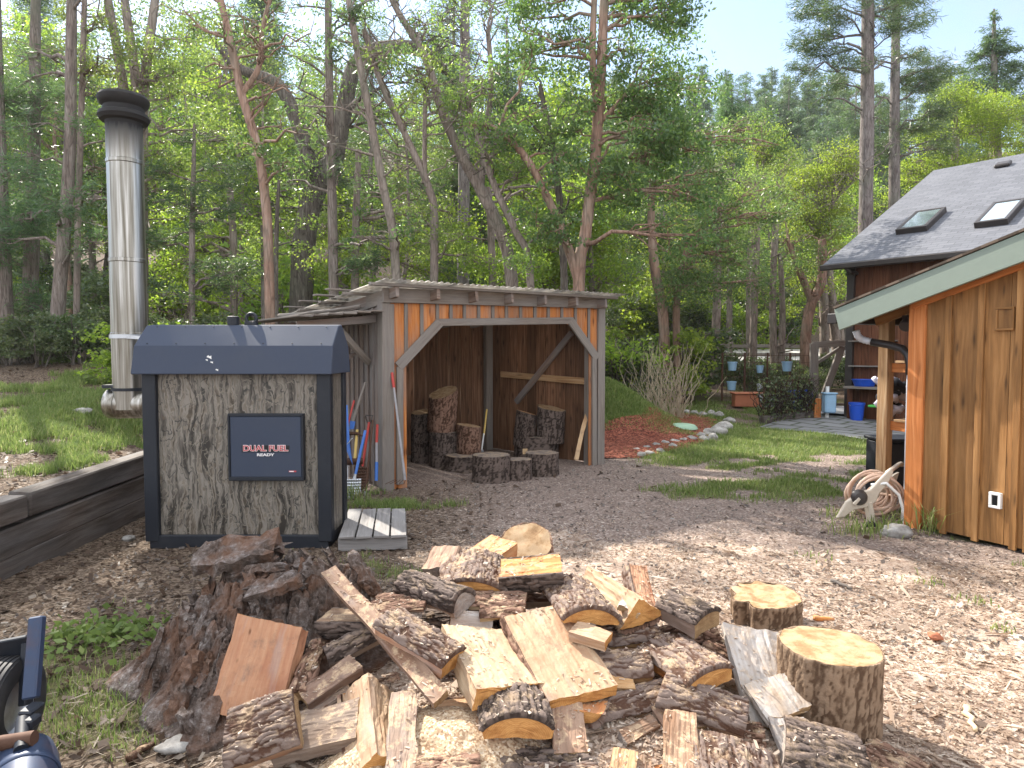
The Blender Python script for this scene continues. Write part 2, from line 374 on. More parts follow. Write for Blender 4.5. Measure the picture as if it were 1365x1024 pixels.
# ---- firewood
def mat_split(name, a, b, c_, dust=.5):
    m, t, out = newmat(name)
    ob = nd(t, 'TexCoord').outputs['Object']; oi = nd(t, 'ObjectInfo').outputs['Random']
    off = nd(t, 'CombineXYZ', {0: mth(t, 'MULTIPLY', oi, 50.0), 1: mth(t, 'MULTIPLY', oi, 83.0), 2: mth(t, 'MULTIPLY', oi, 23.0)}).outputs[0]
    vec = nd(t, 'VectorMath', {0: ob, 1: off}, operation='ADD').outputs[0]
    wp = noise_tex(t, mapped(t, vec, (3, 7, 7)), 1.0, 3)
    wv = nd(t, 'VectorMath', {0: vec, 1: nd(t, 'CombineXYZ', {1: mth(t, 'MULTIPLY', wp, .05), 2: mth(t, 'MULTIPLY', wp, .05)}).outputs[0]}, operation='ADD').outputs[0]
    g = noise_tex(t, mapped(t, wv, (3.5, 60, 60)), 1.0, 6, .6)
    big = noise_tex(t, mapped(t, vec, (4, 9, 9)), 1.0, 4, .6)
    fib = noise_tex(t, mapped(t, wv, (14, 220, 220)), 1.0, 4, .6)
    c = ramp(t, g, [(.1, a), (.5, b), (.92, c_)])
    c = mixc(t, ramp(t, big, [(.46, (0, 0, 0)), (.7, (.7, .7, .7))]), c, (a[0]*.95, a[1]*.72, a[2]*.5))
    kerf = noise_tex(t, mapped(t, vec, (95, 2, 2)), 1.0, 3, .6)
    c = mixc(t, mth(t, 'MULTIPLY', kerf, .22), c, tuple(q*.6 for q in b))
    g2d = noise_tex(t, vec, 6.5, 5, .7)
    c = mixc(t, ramp(t, g2d, [(.54, (0, 0, 0)), (.66, (.55, .55, .55))]), c, (.2, .13, .085))
    blue = ramp(t, noise_tex(t, mapped(t, vec, (2.5, 13, 13), (3, 5, 9)), 1.0, 3), [(.58, (0, 0, 0)), (.7, (.28, .28, .28))])
    c = mixc(t, blue, c, (.36, .36, .36))
    tint = nd(t, 'HueSaturation', {'Color': c, 'Hue': mth(t, 'ADD', .485, mth(t, 'MULTIPLY', oi, .016)), 'Saturation': mth(t, 'ADD', .8, mth(t, 'MULTIPLY', mth(t, 'FRACT', mth(t, 'MULTIPLY', oi, 7.3)), .32)), 'Value': mth(t, 'ADD', .72, mth(t, 'MULTIPLY', mth(t, 'FRACT', mth(t, 'MULTIPLY', oi, 3.7)), .42))}).outputs[0]
    c = tint
    # knots and specks of bark
    kn = nd(t, 'TexVoronoi', {'Vector': mapped(t, wv, (6, 11, 11)), 'Scale': 1.0}).outputs[0]
    c = mixc(t, ramp(t, kn, [(.03, (.9, .9, .9)), (.1, (0, 0, 0))]), c, (.13, .055, .025))
    sp = nd(t, 'TexVoronoi', {'Vector': vec, 'Scale': 130.0}).outputs[0]
    spg = noise_tex(t, vec, 11, 3)
    c = mixc(t, mth(t, 'MULTIPLY', ramp(t, sp, [(.1, (1, 1, 1)), (.2, (0, 0, 0))]), ramp(t, spg, [(.55, (0, 0, 0)), (.68, (.7, .7, .7))])), c, (.11, .055, .03))
    # loose sawdust on faces that look up
    nz = nd(t, 'SeparateXYZ', {0: nd(t, 'NewGeometry').outputs['Normal']}).outputs[2]
    dn = noise_tex(t, vec, 17, 6, .7)
    df = mth(t, 'MULTIPLY', ramp(t, dn, [(.5, (0, 0, 0)), (.6, (1, 1, 1))]), ramp(t, nz, [(.55, (0, 0, 0)), (.8, (1, 1, 1))]))
    fine = noise_tex(t, vec, 190, 2)
    dc = mixc(t, fine, (.32, .2, .11), (.66, .52, .35))
    c = mixc(t, mth(t, 'MULTIPLY', df, dust), c, dc)
    h = mth(t, 'ADD', mth(t, 'ADD', mth(t, 'MULTIPLY', g, .4), mth(t, 'MULTIPLY', fib, .35)), mth(t, 'MULTIPLY', kerf, .3))
    h = mth(t, 'ADD', h, mth(t, 'MULTIPLY', mth(t, 'MULTIPLY', df, fine), .6))
    finish(t, out, c, .78, h, .45, .006, spec=.25)
    return m
M['split_pale'] = mat_split('pale split pine', (.37, .21, .09), (.51, .35, .185), (.6, .46, .285))
M['split_orange'] = mat_split('orange split fir', (.36, .155, .05), (.52, .27, .1), (.6, .37, .17))
M['split_gray'] = mat_split('dusty grey brown split wood', (.17, .11, .07), (.29, .205, .14), (.4, .3, .215), .7)
M['split_white'] = mat_split('pale sawn slab with painted sheen', (.36, .32, .285), (.5, .465, .43), (.6, .57, .54), .35)  # pale wood; the leaning plank's sky sheen is put into the colour

def mat_endgrain(name, a, b):
    m, t, out = newmat(name)
    ob = nd(t, 'TexCoord').outputs['Object']; oi = nd(t, 'ObjectInfo').outputs['Random']
    px = nd(t, 'UVMap').outputs[0]   # uv = metres from the pith
    wn = noise_tex(t, px, 7, 3); ln = nd(t, 'VectorMath', {0: px}, operation='LENGTH').outputs['Value']
    rr = mth(t, 'ADD', ln, mth(t, 'MULTIPLY', wn, .025))
    rings = mth(t, 'SINE', mth(t, 'MULTIPLY', rr, 900.0)); rings = mth(t, 'ADD', mth(t, 'MULTIPLY', rings, .5), .5)
    r2 = noise_tex(t, nd(t, 'CombineXYZ', {0: mth(t, 'MULTIPLY', rr, 60.0)}).outputs[0], 1.0, 3)
    c = mixc(t, mth(t, 'ADD', mth(t, 'MULTIPLY', rings, .4), mth(t, 'MULTIPLY', r2, .7)), b, a)
    ang = nd(t, 'SeparateXYZ', {0: px}); ck = nd(t, 'TexNoise', {'Vector': nd(t, 'CombineXYZ', {0: mth(t, 'MULTIPLY', mth(t, 'ARCTAN2', ang.outputs[0], ang.outputs[1]), 7.0), 1: mth(t, 'MULTIPLY', ln, 3.0)}).outputs[0], 'Scale': 1.6, 'Detail': 3}).outputs[0]
    c = mixc(t, ramp(t, ck, [(.30, (.8, .8, .8)), (.36, (0, 0, 0))]), c, tuple(q*.35 for q in a))
    saw = noise_tex(t, mapped(t, ob, (30, 300, 60)), 1.0, 3); n = noise_tex(t, ob, 12, 6, .65)
    c = mixc(t, mth(t, 'MULTIPLY', ramp(t, n, [(.45, (0, 0, 0)), (.68, (1, 1, 1))]), .75), c, (a[0]*.62, a[1]*.5, a[2]*.45))
    nz = nd(t, 'SeparateXYZ', {0: nd(t, 'NewGeometry').outputs['Normal']}).outputs[2]
    fine = noise_tex(t, ob, 190, 2)
    df = mth(t, 'MULTIPLY', ramp(t, n, [(.42, (1, 1, 1)), (.55, (0, 0, 0))]), ramp(t, nz, [(.55, (0, 0, 0)), (.8, (.7, .7, .7))]))
    c = mixc(t, df, c, mixc(t, fine, (.24, .15, .085), (.5, .38, .25)))
    c = nd(t, 'HueSaturation', {'Color': c, 'Value': mth(t, 'ADD', .8, mth(t, 'MULTIPLY', oi, .35))}).outputs[0]
    finish(t, out, c, .8, mth(t, 'ADD', saw, mth(t, 'MULTIPLY', rings, .3)), .3, .004, spec=.2)
    return m
M['end_orange'] = mat_endgrain('orange end grain', (.42, .19, .055), (.6, .33, .12))
M['end_tan'] = mat_endgrain('tan end grain', (.24, .145, .068), (.46, .32, .18))
M['end_gray'] = mat_endgrain('weathered end grain', (.17, .14, .12), (.33, .29, .26))

def mat_bark(name, lo, a, b, sc=1.0, dust=.0, moss=0.0):
    m, t, out = newmat(name)
    ob = nd(t, 'TexCoord').outputs['Object']; oi = nd(t, 'ObjectInfo').outputs['Random']
    off = nd(t, 'CombineXYZ', {0: mth(t, 'MULTIPLY', oi, 31.0), 1: mth(t, 'MULTIPLY', oi, 17.0)}).outputs[0]
    vec = nd(t, 'VectorMath', {0: ob, 1: off}, operation='ADD').outputs[0]
    h = nd(t, 'Attribute', attribute_name='plate').outputs['Fac']
    n = noise_tex(t, mapped(t, vec, (9*sc, 20*sc, 20*sc)), 1.0, 7, .65); n2 = noise_tex(t, vec, 70*sc, 4, .6)
    c = mixc(t, n, a, b)
    c = mixc(t, ramp(t, mth(t, 'ADD', h, mth(t, 'MULTIPLY', mth(t, 'SUBTRACT', n2, .5), .3)), [(.2, (1, 1, 1)), (.55, (0, 0, 0))]), c, lo)
    c = mixc(t, mth(t, 'MULTIPLY', n2, .35), c, tuple(q*.5 for q in a))
    if moss:
        mf = ramp(t, noise_tex(t, vec, 3.2, 5), [(.5, (0, 0, 0)), (.65, (moss, moss, moss))]); c = mixc(t, mf, c, (.09, .11, .04))
    if dust:
        nz = nd(t, 'SeparateXYZ', {0: nd(t, 'NewGeometry').outputs['Normal']}).outputs[2]
        df = mth(t, 'MULTIPLY', ramp(t, noise_tex(t, vec, 13, 6, .75), [(.5, (0, 0, 0)), (.62, (dust, dust, dust))]), ramp(t, nz, [(.4, (0, 0, 0)), (.8, (1, 1, 1))]))
        c = mixc(t, df, c, mixc(t, noise_tex(t, vec, 190, 2), (.34, .22, .13), (.6, .46, .31)))
    finish(t, out, c, .9, mth(t, 'ADD', n2, n), .7, .008, spec=.2)
    return m
M['bark'] = mat_bark('grey purple pine bark', (.075, .036, .022), (.15, .106, .086), (.25, .192, .165), dust=.7)
M['bark_red'] = mat_bark('reddish brown bark', (.06, .03, .018), (.19, .105, .07), (.29, .18, .135), dust=.8)
M['bark_block'] = mat_bark('brown furrowed block bark', (.085, .05, .03), (.19, .125, .08), (.31, .22, .15), dust=.3)
M['bark_dark'] = mat_bark('dark old bark', (.03, .021, .017), (.1, .073, .06), (.2, .155, .135), dust=.35)
# ================================================================ TERRAIN
def Hn(x, y):
    """ground height, numpy"""
    x = np.asarray(x, float); y = np.asarray(y, float)
    far = .045*np.maximum(0, y-14.5)
    far = far + S(-1.5, -9, x)*.07*np.maximum(0, np.minimum(y, 30)-11)
    hill = 27*S(40, 118, y+.10*np.abs(x)) + 2*S(30, 60, y)*fbm(x*.05, y*.05, 5)
    bankh = .40+.07*np.clip(y-4.6, -.5, 2)+.085*np.clip(y-6.6, 0, 6)+.035*np.clip(-3.7-x, 0, 5)*S(3, 7, y)
    edge = -3.68-.10*S(7.0, 8.5, y)
    wid = .05+2.4*S(6.9, 8.6, y)
    b = S(0, 1, (edge-x)/wid)
    b = b*(1-S(13, 22, y)*S(-6, 2, x))
    mound = 1.05*np.exp(-((x-1.75)/1.25)**2-((y-14.3)/1.3)**2)
    pile = .16*np.exp(-((x-.1)/1.0)**4-((y-3.0)/.75)**4)
    near = S(30, 12, y)
    und = (fbm(x*.7, y*.7, 1)-.5)*.10*near+(fbm(x*6, y*6, 2, 3)-.5)*.035*S(16, 6, y)
    flat = 1-.8*np.exp(-((x-.2)/2.2)**4-((y-9.3)/1.9)**4)
    return far+hill+b*bankh+mound+pile+und*flat
def H(x, y): return float(Hn(np.array([x]), np.array([y]))[0])
def ground_px(px, py):
    d = ray(px, py); o = Vector((0, 0, EYE)); s = 1.0
    for i in range(4000):
        p = o+d*s
        if p.z <= H(p.x, p.y): return Vector((p.x, p.y, H(p.x, p.y)))
        s *= 1.004
    return p
def zones(x, y):
    """grass, chips, litter amounts"""
    n1 = fbm(x*.9, y*.9, 21); n2 = fbm(x*2.6, y*2.6, 33); n3 = fbm(x*.35, y*.6, 41)
    nn = .55*n1+.45*n2
    chips = S(.1, .5, S(-.9, .8, x)*S(6.3, 4.3, y+.35*(x-2)+1.4*(n1-.5))+.5*(nn-.5))
    chips = np.maximum(chips, .85*np.exp(-((x-0)/1.2)**4-((y-2.9)/1.0)**4))
    lawn = S(1.2, 3.0, x-.05*(y-9)+1.5*(n1-.5))*S(6.4, 8.0, y-.1*x+.9*(n1-.5))
    lawn = lawn*(.12+.88*S(.45, .62, nn+.10*S(8.5, 11, y)))*S(21, 18, y)
    lawn = np.maximum(lawn, S(3.2, 4.2, x)*S(4.0, 5.5, y)*S(.50, .6, nn)*.8)
    lawn = np.maximum(lawn, np.exp(-((x-1.9)/1.5)**4-((y-14)/1.6)**4)*.9)
    bank = S(-3.75, -4.3, x)*S(5.6, 7.2, y)*S(16, 11, y)*S(.44, .58, nn+.06)*(.2+.55*S(-6.6, -5.2, x))
    bank = np.maximum(bank, S(-3.72, -4.0, x)*S(4.5, 5.5, y)*S(.5, .62, nn)*S(16, 11, y))
    lowl = np.exp(-((x+2.05)/.75)**4-((y-3.25)/1.2)**4)*S(.5, .68, nn)*.6
    strip = np.exp(-((x+1.0)/1.1)**4-((y-5.05)/.42)**4)*S(.46, .66, nn)*.65
    door = np.exp(-((x+1.15)/.55)**2-((y-7.2)/.5)**2)*S(.46, .64, n2)*.7
    wood_ = S(17, 20, y)*.22*S(.46, .62, n1)
    gr = np.clip(np.maximum.reduce([lawn, bank, lowl, strip, door, wood_]), 0, 1)*(1-.75*chips)
    litter = np.clip(S(.4, -1.2, x)*S(9, 7, y)+S(13, 17, y)+S(-3.7, -4.2, x), 0, 1)
    return gr, chips, litter

def grow(a, b, step, ratio):
    out = []; x = a; s = step
    while x < b: s *= ratio; x += s; out.append(x)
    return out
xs = np.array(sorted([-q for q in grow(4.6, 150, .06, 1.13)]+list(np.arange(-4.6, 5.01, .055))+grow(5.0, 150, .06, 1.13)))
ys = np.array([-25, -12, -6, -3, -1, 0, .6]+list(np.arange(1.0, 8.0, .05))+list(np.arange(8.0, 15.5, .11))+grow(15.5, 165, .14, 1.07))
GX, GY = np.meshgrid(xs, ys); GZ = Hn(GX, GY)
def grid_mesh(name, X, Y, Z, mat, attrs=None):
    ny, nx = X.shape; me = bpy.data.meshes.new(name)
    me.vertices.add(nx*ny); me.vertices.foreach_set('co', np.stack([X, Y, Z], -1).astype(np.float32).ravel())
    i = np.arange((ny-1)*(nx-1)); r, c = i//(nx-1), i % (nx-1); a = r*nx+c
    q = np.stack([a, a+1, a+nx+1, a+nx], -1).astype(np.int32)
    me.loops.add(q.size); me.loops.foreach_set('vertex_index', q.ravel())
    me.polygons.add(len(q)); me.polygons.foreach_set('loop_start', np.arange(0, q.size, 4, dtype=np.int32))
    me.polygons.foreach_set('use_smooth', np.ones(len(q), bool))
    for k, v in (attrs or {}).items():
        t = me.attributes.new(k, 'FLOAT', 'POINT'); t.data.foreach_set('value', v.astype(np.float32).ravel())
    me.materials.append(mat); me.update(calc_edges=True); me.validate()
    o = bpy.data.objects.new(name, me); col.objects.link(o); return o
def mat_ground():
    m, t, out = newmat('forest yard ground')
    ob = nd(t, 'TexCoord').outputs['Object']
    A = lambda k: nd(t, 'Attribute', attribute_name=k).outputs['Fac']
    n1 = noise_tex(t, ob, 5, 8, .68); n2 = noise_tex(t, ob, 34, 6, .7); n3 = noise_tex(t, ob, 120, 3, .6)
    vor = nd(t, 'TexVoronoi', {'Vector': ob, 'Scale': 58.0}); vcol = nd(t, 'SeparateXYZ', {0: vor.outputs[1]}).outputs[0]
    vor2 = nd(t, 'TexVoronoi', {'Vector': ob, 'Scale': 27.0}); vcol2 = nd(t, 'SeparateXYZ', {0: vor2.outputs[1]}).outputs[0]
    dirt = ramp(t, mth(t, 'ADD', mth(t, 'MULTIPLY', n2, .6), mth(t, 'MULTIPLY', n1, .4)), [(.36, (.12, .083, .065)), (.5, (.215, .157, .127)), (.62, (.33, .255, .215))])
    gravel = ramp(t, vcol, [(0, (.12, .09, .075)), (.5, (.24, .185, .157)), (.85, (.35, .285, .25)), (1, (.55, .49, .44))])
    base = mixc(t, .6, dirt, gravel)
    lit = ramp(t, mth(t, 'ADD', mth(t, 'MULTIPLY', n2, .55), mth(t, 'MULTIPLY', vcol, .45)), [(.3, (.05, .033, .022)), (.5, (.12, .085, .06)), (.7, (.24, .185, .14))])
    c = mixc(t, A('litter'), base, lit)
    ch = ramp(t, mth(t, 'ADD', mth(t, 'MULTIPLY', vcol2, .5), mth(t, 'MULTIPLY', vcol, .5)), [(.12, (.22, .14, .10)), (.35, (.45, .34, .265)), (.65, (.6, .49, .40)), (.9, (.72, .63, .55))])
    ch = mixc(t, ramp(t, n1, [(.40, (.5, .5, .5)), (.56, (0, 0, 0))]), ch, (.27, .19, .145))
    ch = mixc(t, ramp(t, noise_tex(t, ob, 1.3, 5, .6), [(.44, (.6, .6, .6)), (.56, (0, 0, 0))]), ch, (.2, .145, .115))
    cf = ramp(t, mth(t, 'ADD', A('chips'), mth(t, 'MULTIPLY', mth(t, 'SUBTRACT', n2, .5), .9)), [(.35, (0, 0, 0)), (.6, (1, 1, 1))])
    c = mixc(t, cf, c, ch)
    gc = ramp(t, n2, [(.35, (.07, .085, .03)), (.6, (.15, .15, .055)), (.75, (.24, .2, .1))])
    gf = ramp(t, mth(t, 'ADD', A('grass'), mth(t, 'MULTIPLY', mth(t, 'SUBTRACT', n2, .5), .8)), [(.3, (0, 0, 0)), (.7, (.85, .85, .85))])
    c = mixc(t, gf, c, gc)
    h = mth(t, 'ADD', mth(t, 'MULTIPLY', n2, .8), mth(t, 'ADD', mth(t, 'MULTIPLY', vcol, .35), mth(t, 'MULTIPLY', n3, .4)))
    finish(t, out, c, .95, h, .9, .02, spec=.15)
    return m
M['ground'] = mat_ground()
gz, cz, lz = zones(GX, GY)
ground = grid_mesh('ground', GX, GY, GZ, M['ground'], {'grass': gz, 'chips': cz, 'litter': lz}); tag(ground, kind='structure')

# ================================================================ RAILWAY SLEEPER RETAINING WALL
wall = empty('retaining_wall', (-3.62, 5.5, 0), 'low dark retaining wall of stacked weathered timber sleepers below the grassy bank', 'retaining wall')
def course(y0, y1, z0, z1, h0, h1):
    mb = MB(); mb.beam((-3.62+random.uniform(-.015, .015), y0, z0+h0/2), (-3.63+random.uniform(-.015, .015), y1, z1+h1/2), .17, (h0+h1)/2, m=0, jit=.008)
    o = mb.build('timber', M['tie'], wall, bevel=.012); return o
for (y0, y1, ) in ((2.2, 4.58), (4.6, 7.05)):
    course(y0-.3, y1-.2 if y1 > 5 else y1-.5, -.06, .02, .2, .2); course(y0, y1, .145, .225, .2, .2)
course(2.2, 4.95, .345, .39, .17, .18); course(4.97, 7.05, .392, .43, .18, .19)

# ================================================================ OUTDOOR WOOD FURNACE
FX0, FX1, FY0, FY1 = -2.985, -1.465, 5.5, 6.02
fur = empty('wood_furnace', ((FX0+FX1)/2, 5.76, 0), 'outdoor wood furnace with camouflage panels, dark roof and tall stainless chimney', 'furnace')
mb = MB(); mb.box(((FX0+FX1)/2, 5.76, .055), (FX1-FX0-.06, .52, .11)); mb.build('base_skid', M['black_metal'], fur, bevel=.006)
mb = MB(); mb.box(((FX0+FX1)/2, 5.765, .78), (FX1-FX0-.05, .46, 1.36)); mb.build('body', M['camo'], fur, bevel=.004)
for x in (FX0+.055, FX1-.055):
    for y in (FY0+.005, FY1-.07):
        mb = MB(); mb.box((x, y+.03, .76), (.11, .09, 1.40)); mb.build('corner_post', M['black_metal'], fur, bevel=.006)
mb = MB(); prof = [(5.44, 1.425), (5.50, 1.655), (5.70, 1.825), (5.80, 1.835), (6.02, 1.655), (6.08, 1.425)]
RX0, RX1 = -3.045, -1.44
poly = [(p[0], p[1]) for p in prof]
mb.prism(poly, (RX1, 0, 0), (0, 1, 0), (0, 0, 1), (-1, 0, 0), RX1-RX0)
roof = mb.build('roof', M['roof_metal'], fur, bevel=.007)
mb = MB()
for x in np.linspace(RX0+.1, RX1-.1, 7):
    for (y, z) in ((5.52, 1.672), (5.685, 1.812)): mb.lathe([(.001, .006), (.005, .005), (.006, 0)], (x, y, z-.001), (0, -.65, .76), 8)
mb.build('rivet', M['black_metal'], roof)
mb = MB(); mb.lathe([(.048, 0), (.048, .07), (.035, .075), (.001, .075)], at(311, 428, 5.76)-Vector((0, 0, .035)), n=16); mb.build('vent_cap', M['black_metal'], fur, auto=40)
mb = MB(); c = at(335, 425, 5.77)
mb.tube([c+Vector((.042*math.cos(a), .0, .042*math.sin(a))) for a in np.linspace(-1.2, 4.4, 20)], .015, 8); mb.box(c-Vector((0, 0, .045)), (.1, .05, .03))
mb.build('lifting_ring', M['black_metal'], fur, auto=40)
# bird droppings on the flange
mb = MB()
for px, py, s in ((279, 476, .021), (283, 483, .012), (291, 493, .012), (276, 480, .01)):
    p = at(px, py, 5.47)
    f = (py-460)/40.0; p.y = 5.50-.06*f-.004
    mb.face([p+Vector((s*(.7+.5*math.sin(k*2.1))*math.cos(k*.785), 0, s*(.8+.5*math.cos(k*1.7))*math.sin(k*.785))) for k in range(8)])
mb.build('bird_dropping', M['white_paint'], roof)
# door
d0, d1 = at(305, 555, 5.47), at(402, 637, 5.47)
cx, cz_ = (d0.x+d1.x)/2, (d0.z+d1.z)/2; dw, dh = d1.x-d0.x, d0.z-d1.z
mb = MB(); mb.box((cx, 5.515, cz_), (dw, .07, dh)); door = mb.build('door', M['roof_metal'], fur, bevel=.008)
mb = MB()
for (bx, bz, sx, sz) in ((cx, cz_+dh/2+.008, dw+.03, .02), (cx, cz_-dh/2-.012, dw+.03, .03), (cx-dw/2-.008, cz_, .016, dh), (cx+dw/2+.008, cz_, .016, dh)):
    mb.box((bx, 5.512, bz), (sx, .075, sz))
mb.build('door_frame', M['black_metal'], fur, bevel=.004)
def letters(name, txt, loc, size, mat, parent, shear=0.0, bold=0.0, width=None, ex=.0015):
    cu = bpy.data.curves.new(name, 'FONT'); cu.body = txt; cu.size = size; cu.align_x = 'CENTER'; cu.align_y = 'CENTER'; cu.extrude = ex; cu.shear = shear; cu.offset = bold
    tmp = bpy.data.objects.new(name, cu); col.objects.link(tmp); bpy.context.view_layer.update()
    me = bpy.data.meshes.new_from_object(tmp.evaluated_get(bpy.context.evaluated_depsgraph_get())); bpy.data.objects.remove(tmp)
    me.materials.clear(); me.materials.append(mat); o = bpy.data.objects.new(name, me); col.objects.link(o); o.location = loc; o.rotation_euler = (R(90), 0, 0)
    if width: o.scale = (width/max(v.co.x for v in me.vertices)/2, 1, 1)
    put(o, parent); return o
M['red_print'] = paint('red print', (.45, .06, .07), .5, 0, .1, (.2, .1, .1), 20)
M['white_print'] = paint('white print', (.75, .72, .72), .5, 0, .1, (.4, .4, .4), 20)
M['black_print'] = paint('black print', (.006, .006, .007), .5, 0, .05, (.02, .02, .02), 20)
lp = at(354, 599, 5.478)
mb = MB(); mb.box((lp.x, 5.479, lp.z+.004), (.385, .003, .055)); mb.build('badge_backing', M['black_print'], door)
letters('badge_lettering', 'DUAL FUEL', (lp.x, 5.4755, lp.z+.006), .066, M['white_print'], door, 0, .0035, .37)
letters('badge_lettering', 'DUAL FUEL', (lp.x, 5.4735, lp.z+.006), .064, M['red_print'], door, 0, .0008, .365)
lp2 = at(354, 606.5, 5.478); letters('small_lettering', 'READY', (lp2.x, 5.4745, lp2.z), .03, M['white_print'], door, 0, .001, .145)
mb = MB(); q = at(390, 628.5, 5.478); mb.box((q.x, 5.4785, q.z), (.06, .003, .012)); mb.build('maker_plate', M['red_print'], door)
mb = MB(); mb.box((q.x-.008, 5.4765, q.z), (.036, .002, .007)); mb.build('maker_plate', M['white_print'], door)
# chimney
CX, CY = at(171.5, 400, 6.25).x, 6.25
cz0, cz1 = at(178, 545, 6.25).z, at(165, 124, 6.25).z
mb = MB(); prof = [(.149, cz0)]
for zj in (1.76, 2.43, 3.31): prof += [(.15, zj-.02), (.156, zj-.014), (.156, zj+.014), (.15, zj+.02)]
prof += [(.15, cz1-.27)]
mb.lathe(prof, (CX, CY, 0), n=40); flue = mb.build('flue_pipe', M['chimney'], fur, auto=35)
M['soot'] = paint('sooty black cap', (.012, .011, .011), .75, .1, .3, (.05, .045, .045), 12)
mb = MB(); z = cz1-.27
mb.lathe([(0.1445, -0.0542), (0.1517, -0.0181), (0.1535, 0.0000), (0.1941, 0.0135), (0.2122, 0.0452), (0.2032, 0.0768), (0.1716, 0.0948), (0.1671, 0.1354), (0.1896, 0.1535), (0.2095, 0.1851), (0.2122, 0.2122), (0.1941, 0.2393), (0.1535, 0.2483), (0.0010, 0.2574)], (CX, CY, z), n=40)
mb.build('soot_cap', M['soot'], flue, auto=35)
mb = MB(); mb.lathe([(0.1607, -0.0181), (0.1643, -0.0181), (0.1643, 0.0181), (0.1607, 0.0181)], (CX, CY, at(177, 449, 6.25).z), n=40); mb.beam((CX+.02, CY-.185, at(177, 449, 6.25).z), (CX+.3, CY-.2, at(177, 449, 6.25).z-.02), .02, .03); mb.build('clamp_band', M['steel'], flue, auto=35)
tz = at(163, 538, 6.25).z; tx = at(145, 540, 6.25).x
mb = MB(); mb.lathe([(0.0010, 0.0000), (0.1174, 0.0000), (0.1309, 0.0072), (0.1354, 0.0181), (0.1354, 0.0903), (0.1409, 0.0939), (0.1409, 0.1066), (0.1354, 0.1102), (0.1354, 0.4696)], (tx, CY, tz), (1, 0, 0), 36); tee = mb.build('flue_tee', M['chimney'], fur, auto=35)
mb = MB(); mb.lathe([(0.1553, 0.0000), (0.1607, 0.0000), (0.1607, 0.0271), (0.1553, 0.0271)], (CX, CY, tz+.12), n=36); mb.box((tx+.06, CY-.05, tz+.16), (.12, .1, .03)); mb.build('clamp_band', M['black_metal'], tee, auto=35)

# pallet step at the right of the furnace
pal = empty('pallet_step', (-1.02, 5.95, 0), 'small grey slatted wooden pallet lying beside the furnace', 'pallet')
pts = [on_z(450, 716, .13), on_z(543, 713, .13), on_z(541, 677, .13), on_z(464, 678, .13)]
for i in range(4):
    a0, a1 = pts[0].lerp(pts[1], (i+.04)/4), pts[0].lerp(pts[1], (i+.94)/4); b0, b1 = pts[3].lerp(pts[2], (i+.04)/4), pts[3].lerp(pts[2], (i+.94)/4)
    mb = MB(); mb.beam((a0+a1)/2-Vector((0, 0, .011)), (b0+b1)/2-Vector((0, 0, .011+random.uniform(0, .006))), (a1-a0).length, .022, jit=.002); mb.build('slat', M['pallet'], pal, bevel=.003)
for f in (.06, .5, .95):
    p, q = pts[0].lerp(pts[3], f), pts[1].lerp(pts[2], f)
    mb = MB(); mb.beam(p-Vector((0, 0, .078)), q-Vector((0, 0, .078)), .05, .1); mb.build('bearer', M['pallet'], pal, bevel=.003)

# ================================================================ WOOD SHED
F0 = Vector((-1.45, 7.9, 0)); F1 = Vector((1.25, 9.72, 0)); e1 = (F1-F0).normalized(); SW = (F1-F0).length
nf = Vector((e1.y, -e1.x, 0))           # towards the camera
BR_ = Vector((-.32, 11.25, 0)); BL = Vector((-2.72, 9.75, 0))
shed = empty('wood_shed', F0, 'open fronted weathered board shed with a corrugated roof and an angled opening', 'shed')
UP = Vector((0, 0, 1))
def fs(px, py, off=0.0):
    p = on_plane(px, py, F0+nf*off, nf); return p
def fbar(pxa, pya, pxb, pyb, h, t, name, mat, off=0.0, parent=shed):
    """board on the front plane, centred between two pixels; h = face height in metres"""
    a, b = fs(pxa, pya, off), fs(pxb, pyb, off); mb = MB(); mb.beam(a, b, h, t, up=nf, jit=.003); return mb.build(name, mat, parent, bevel=.004)
zt = fs(510, 402).z+.07
def wall_boards(p, q, z0, z1a, z1b, mat, name, bw=.19, t=.022, gapat=None, skip=None, lap=.009):
    L = (q-p).length; n = max(1, round(L/bw)); d = (q-p)/n; nn = Vector((d.y, -d.x, 0)).normalized(); mb = MB()
    for i in range(n):
        z1 = z1a+(z1b-z1a)*(i+.5)/n; zz0 = z0+random.uniform(-.01, .03)
        a = p+d*(i+.5)+nn*random.uniform(0, lap); g = gapat[1] if gapat and gapat[0] == i else lap
        x = d.normalized(); w = d.length-g
        mb.box(a+UP*((zz0+z1)/2)+x*(g/2), (w, t, z1-zz0), Matrix((x, nn, UP)).transposed(), jit=.002)
    return mb.build(name, mat, shed)
zl = zt; zb = zt-.22
o = wall_boards(BL, F0+Vector((-.02, .02, 0)), 0, zb, zl-.03, M['shed_board'], 'side_wall', .16)
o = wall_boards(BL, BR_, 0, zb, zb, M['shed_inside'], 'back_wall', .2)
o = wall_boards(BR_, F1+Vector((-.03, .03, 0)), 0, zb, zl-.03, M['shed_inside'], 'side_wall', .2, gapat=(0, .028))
# battens on the outside of the left wall
mb = MB(); d = (F0-BL); nl = Vector((-d.y, d.x, 0)).normalized()
if nl.x > 0: nl = -nl
for i in range(1, 14): p = BL+d*(i/14.0)+nl*.03; mb.beam(p, p+UP*(zl-.05), .045, .02, up=nl)
mb.build('side_batten', M['shed_board'], shed)
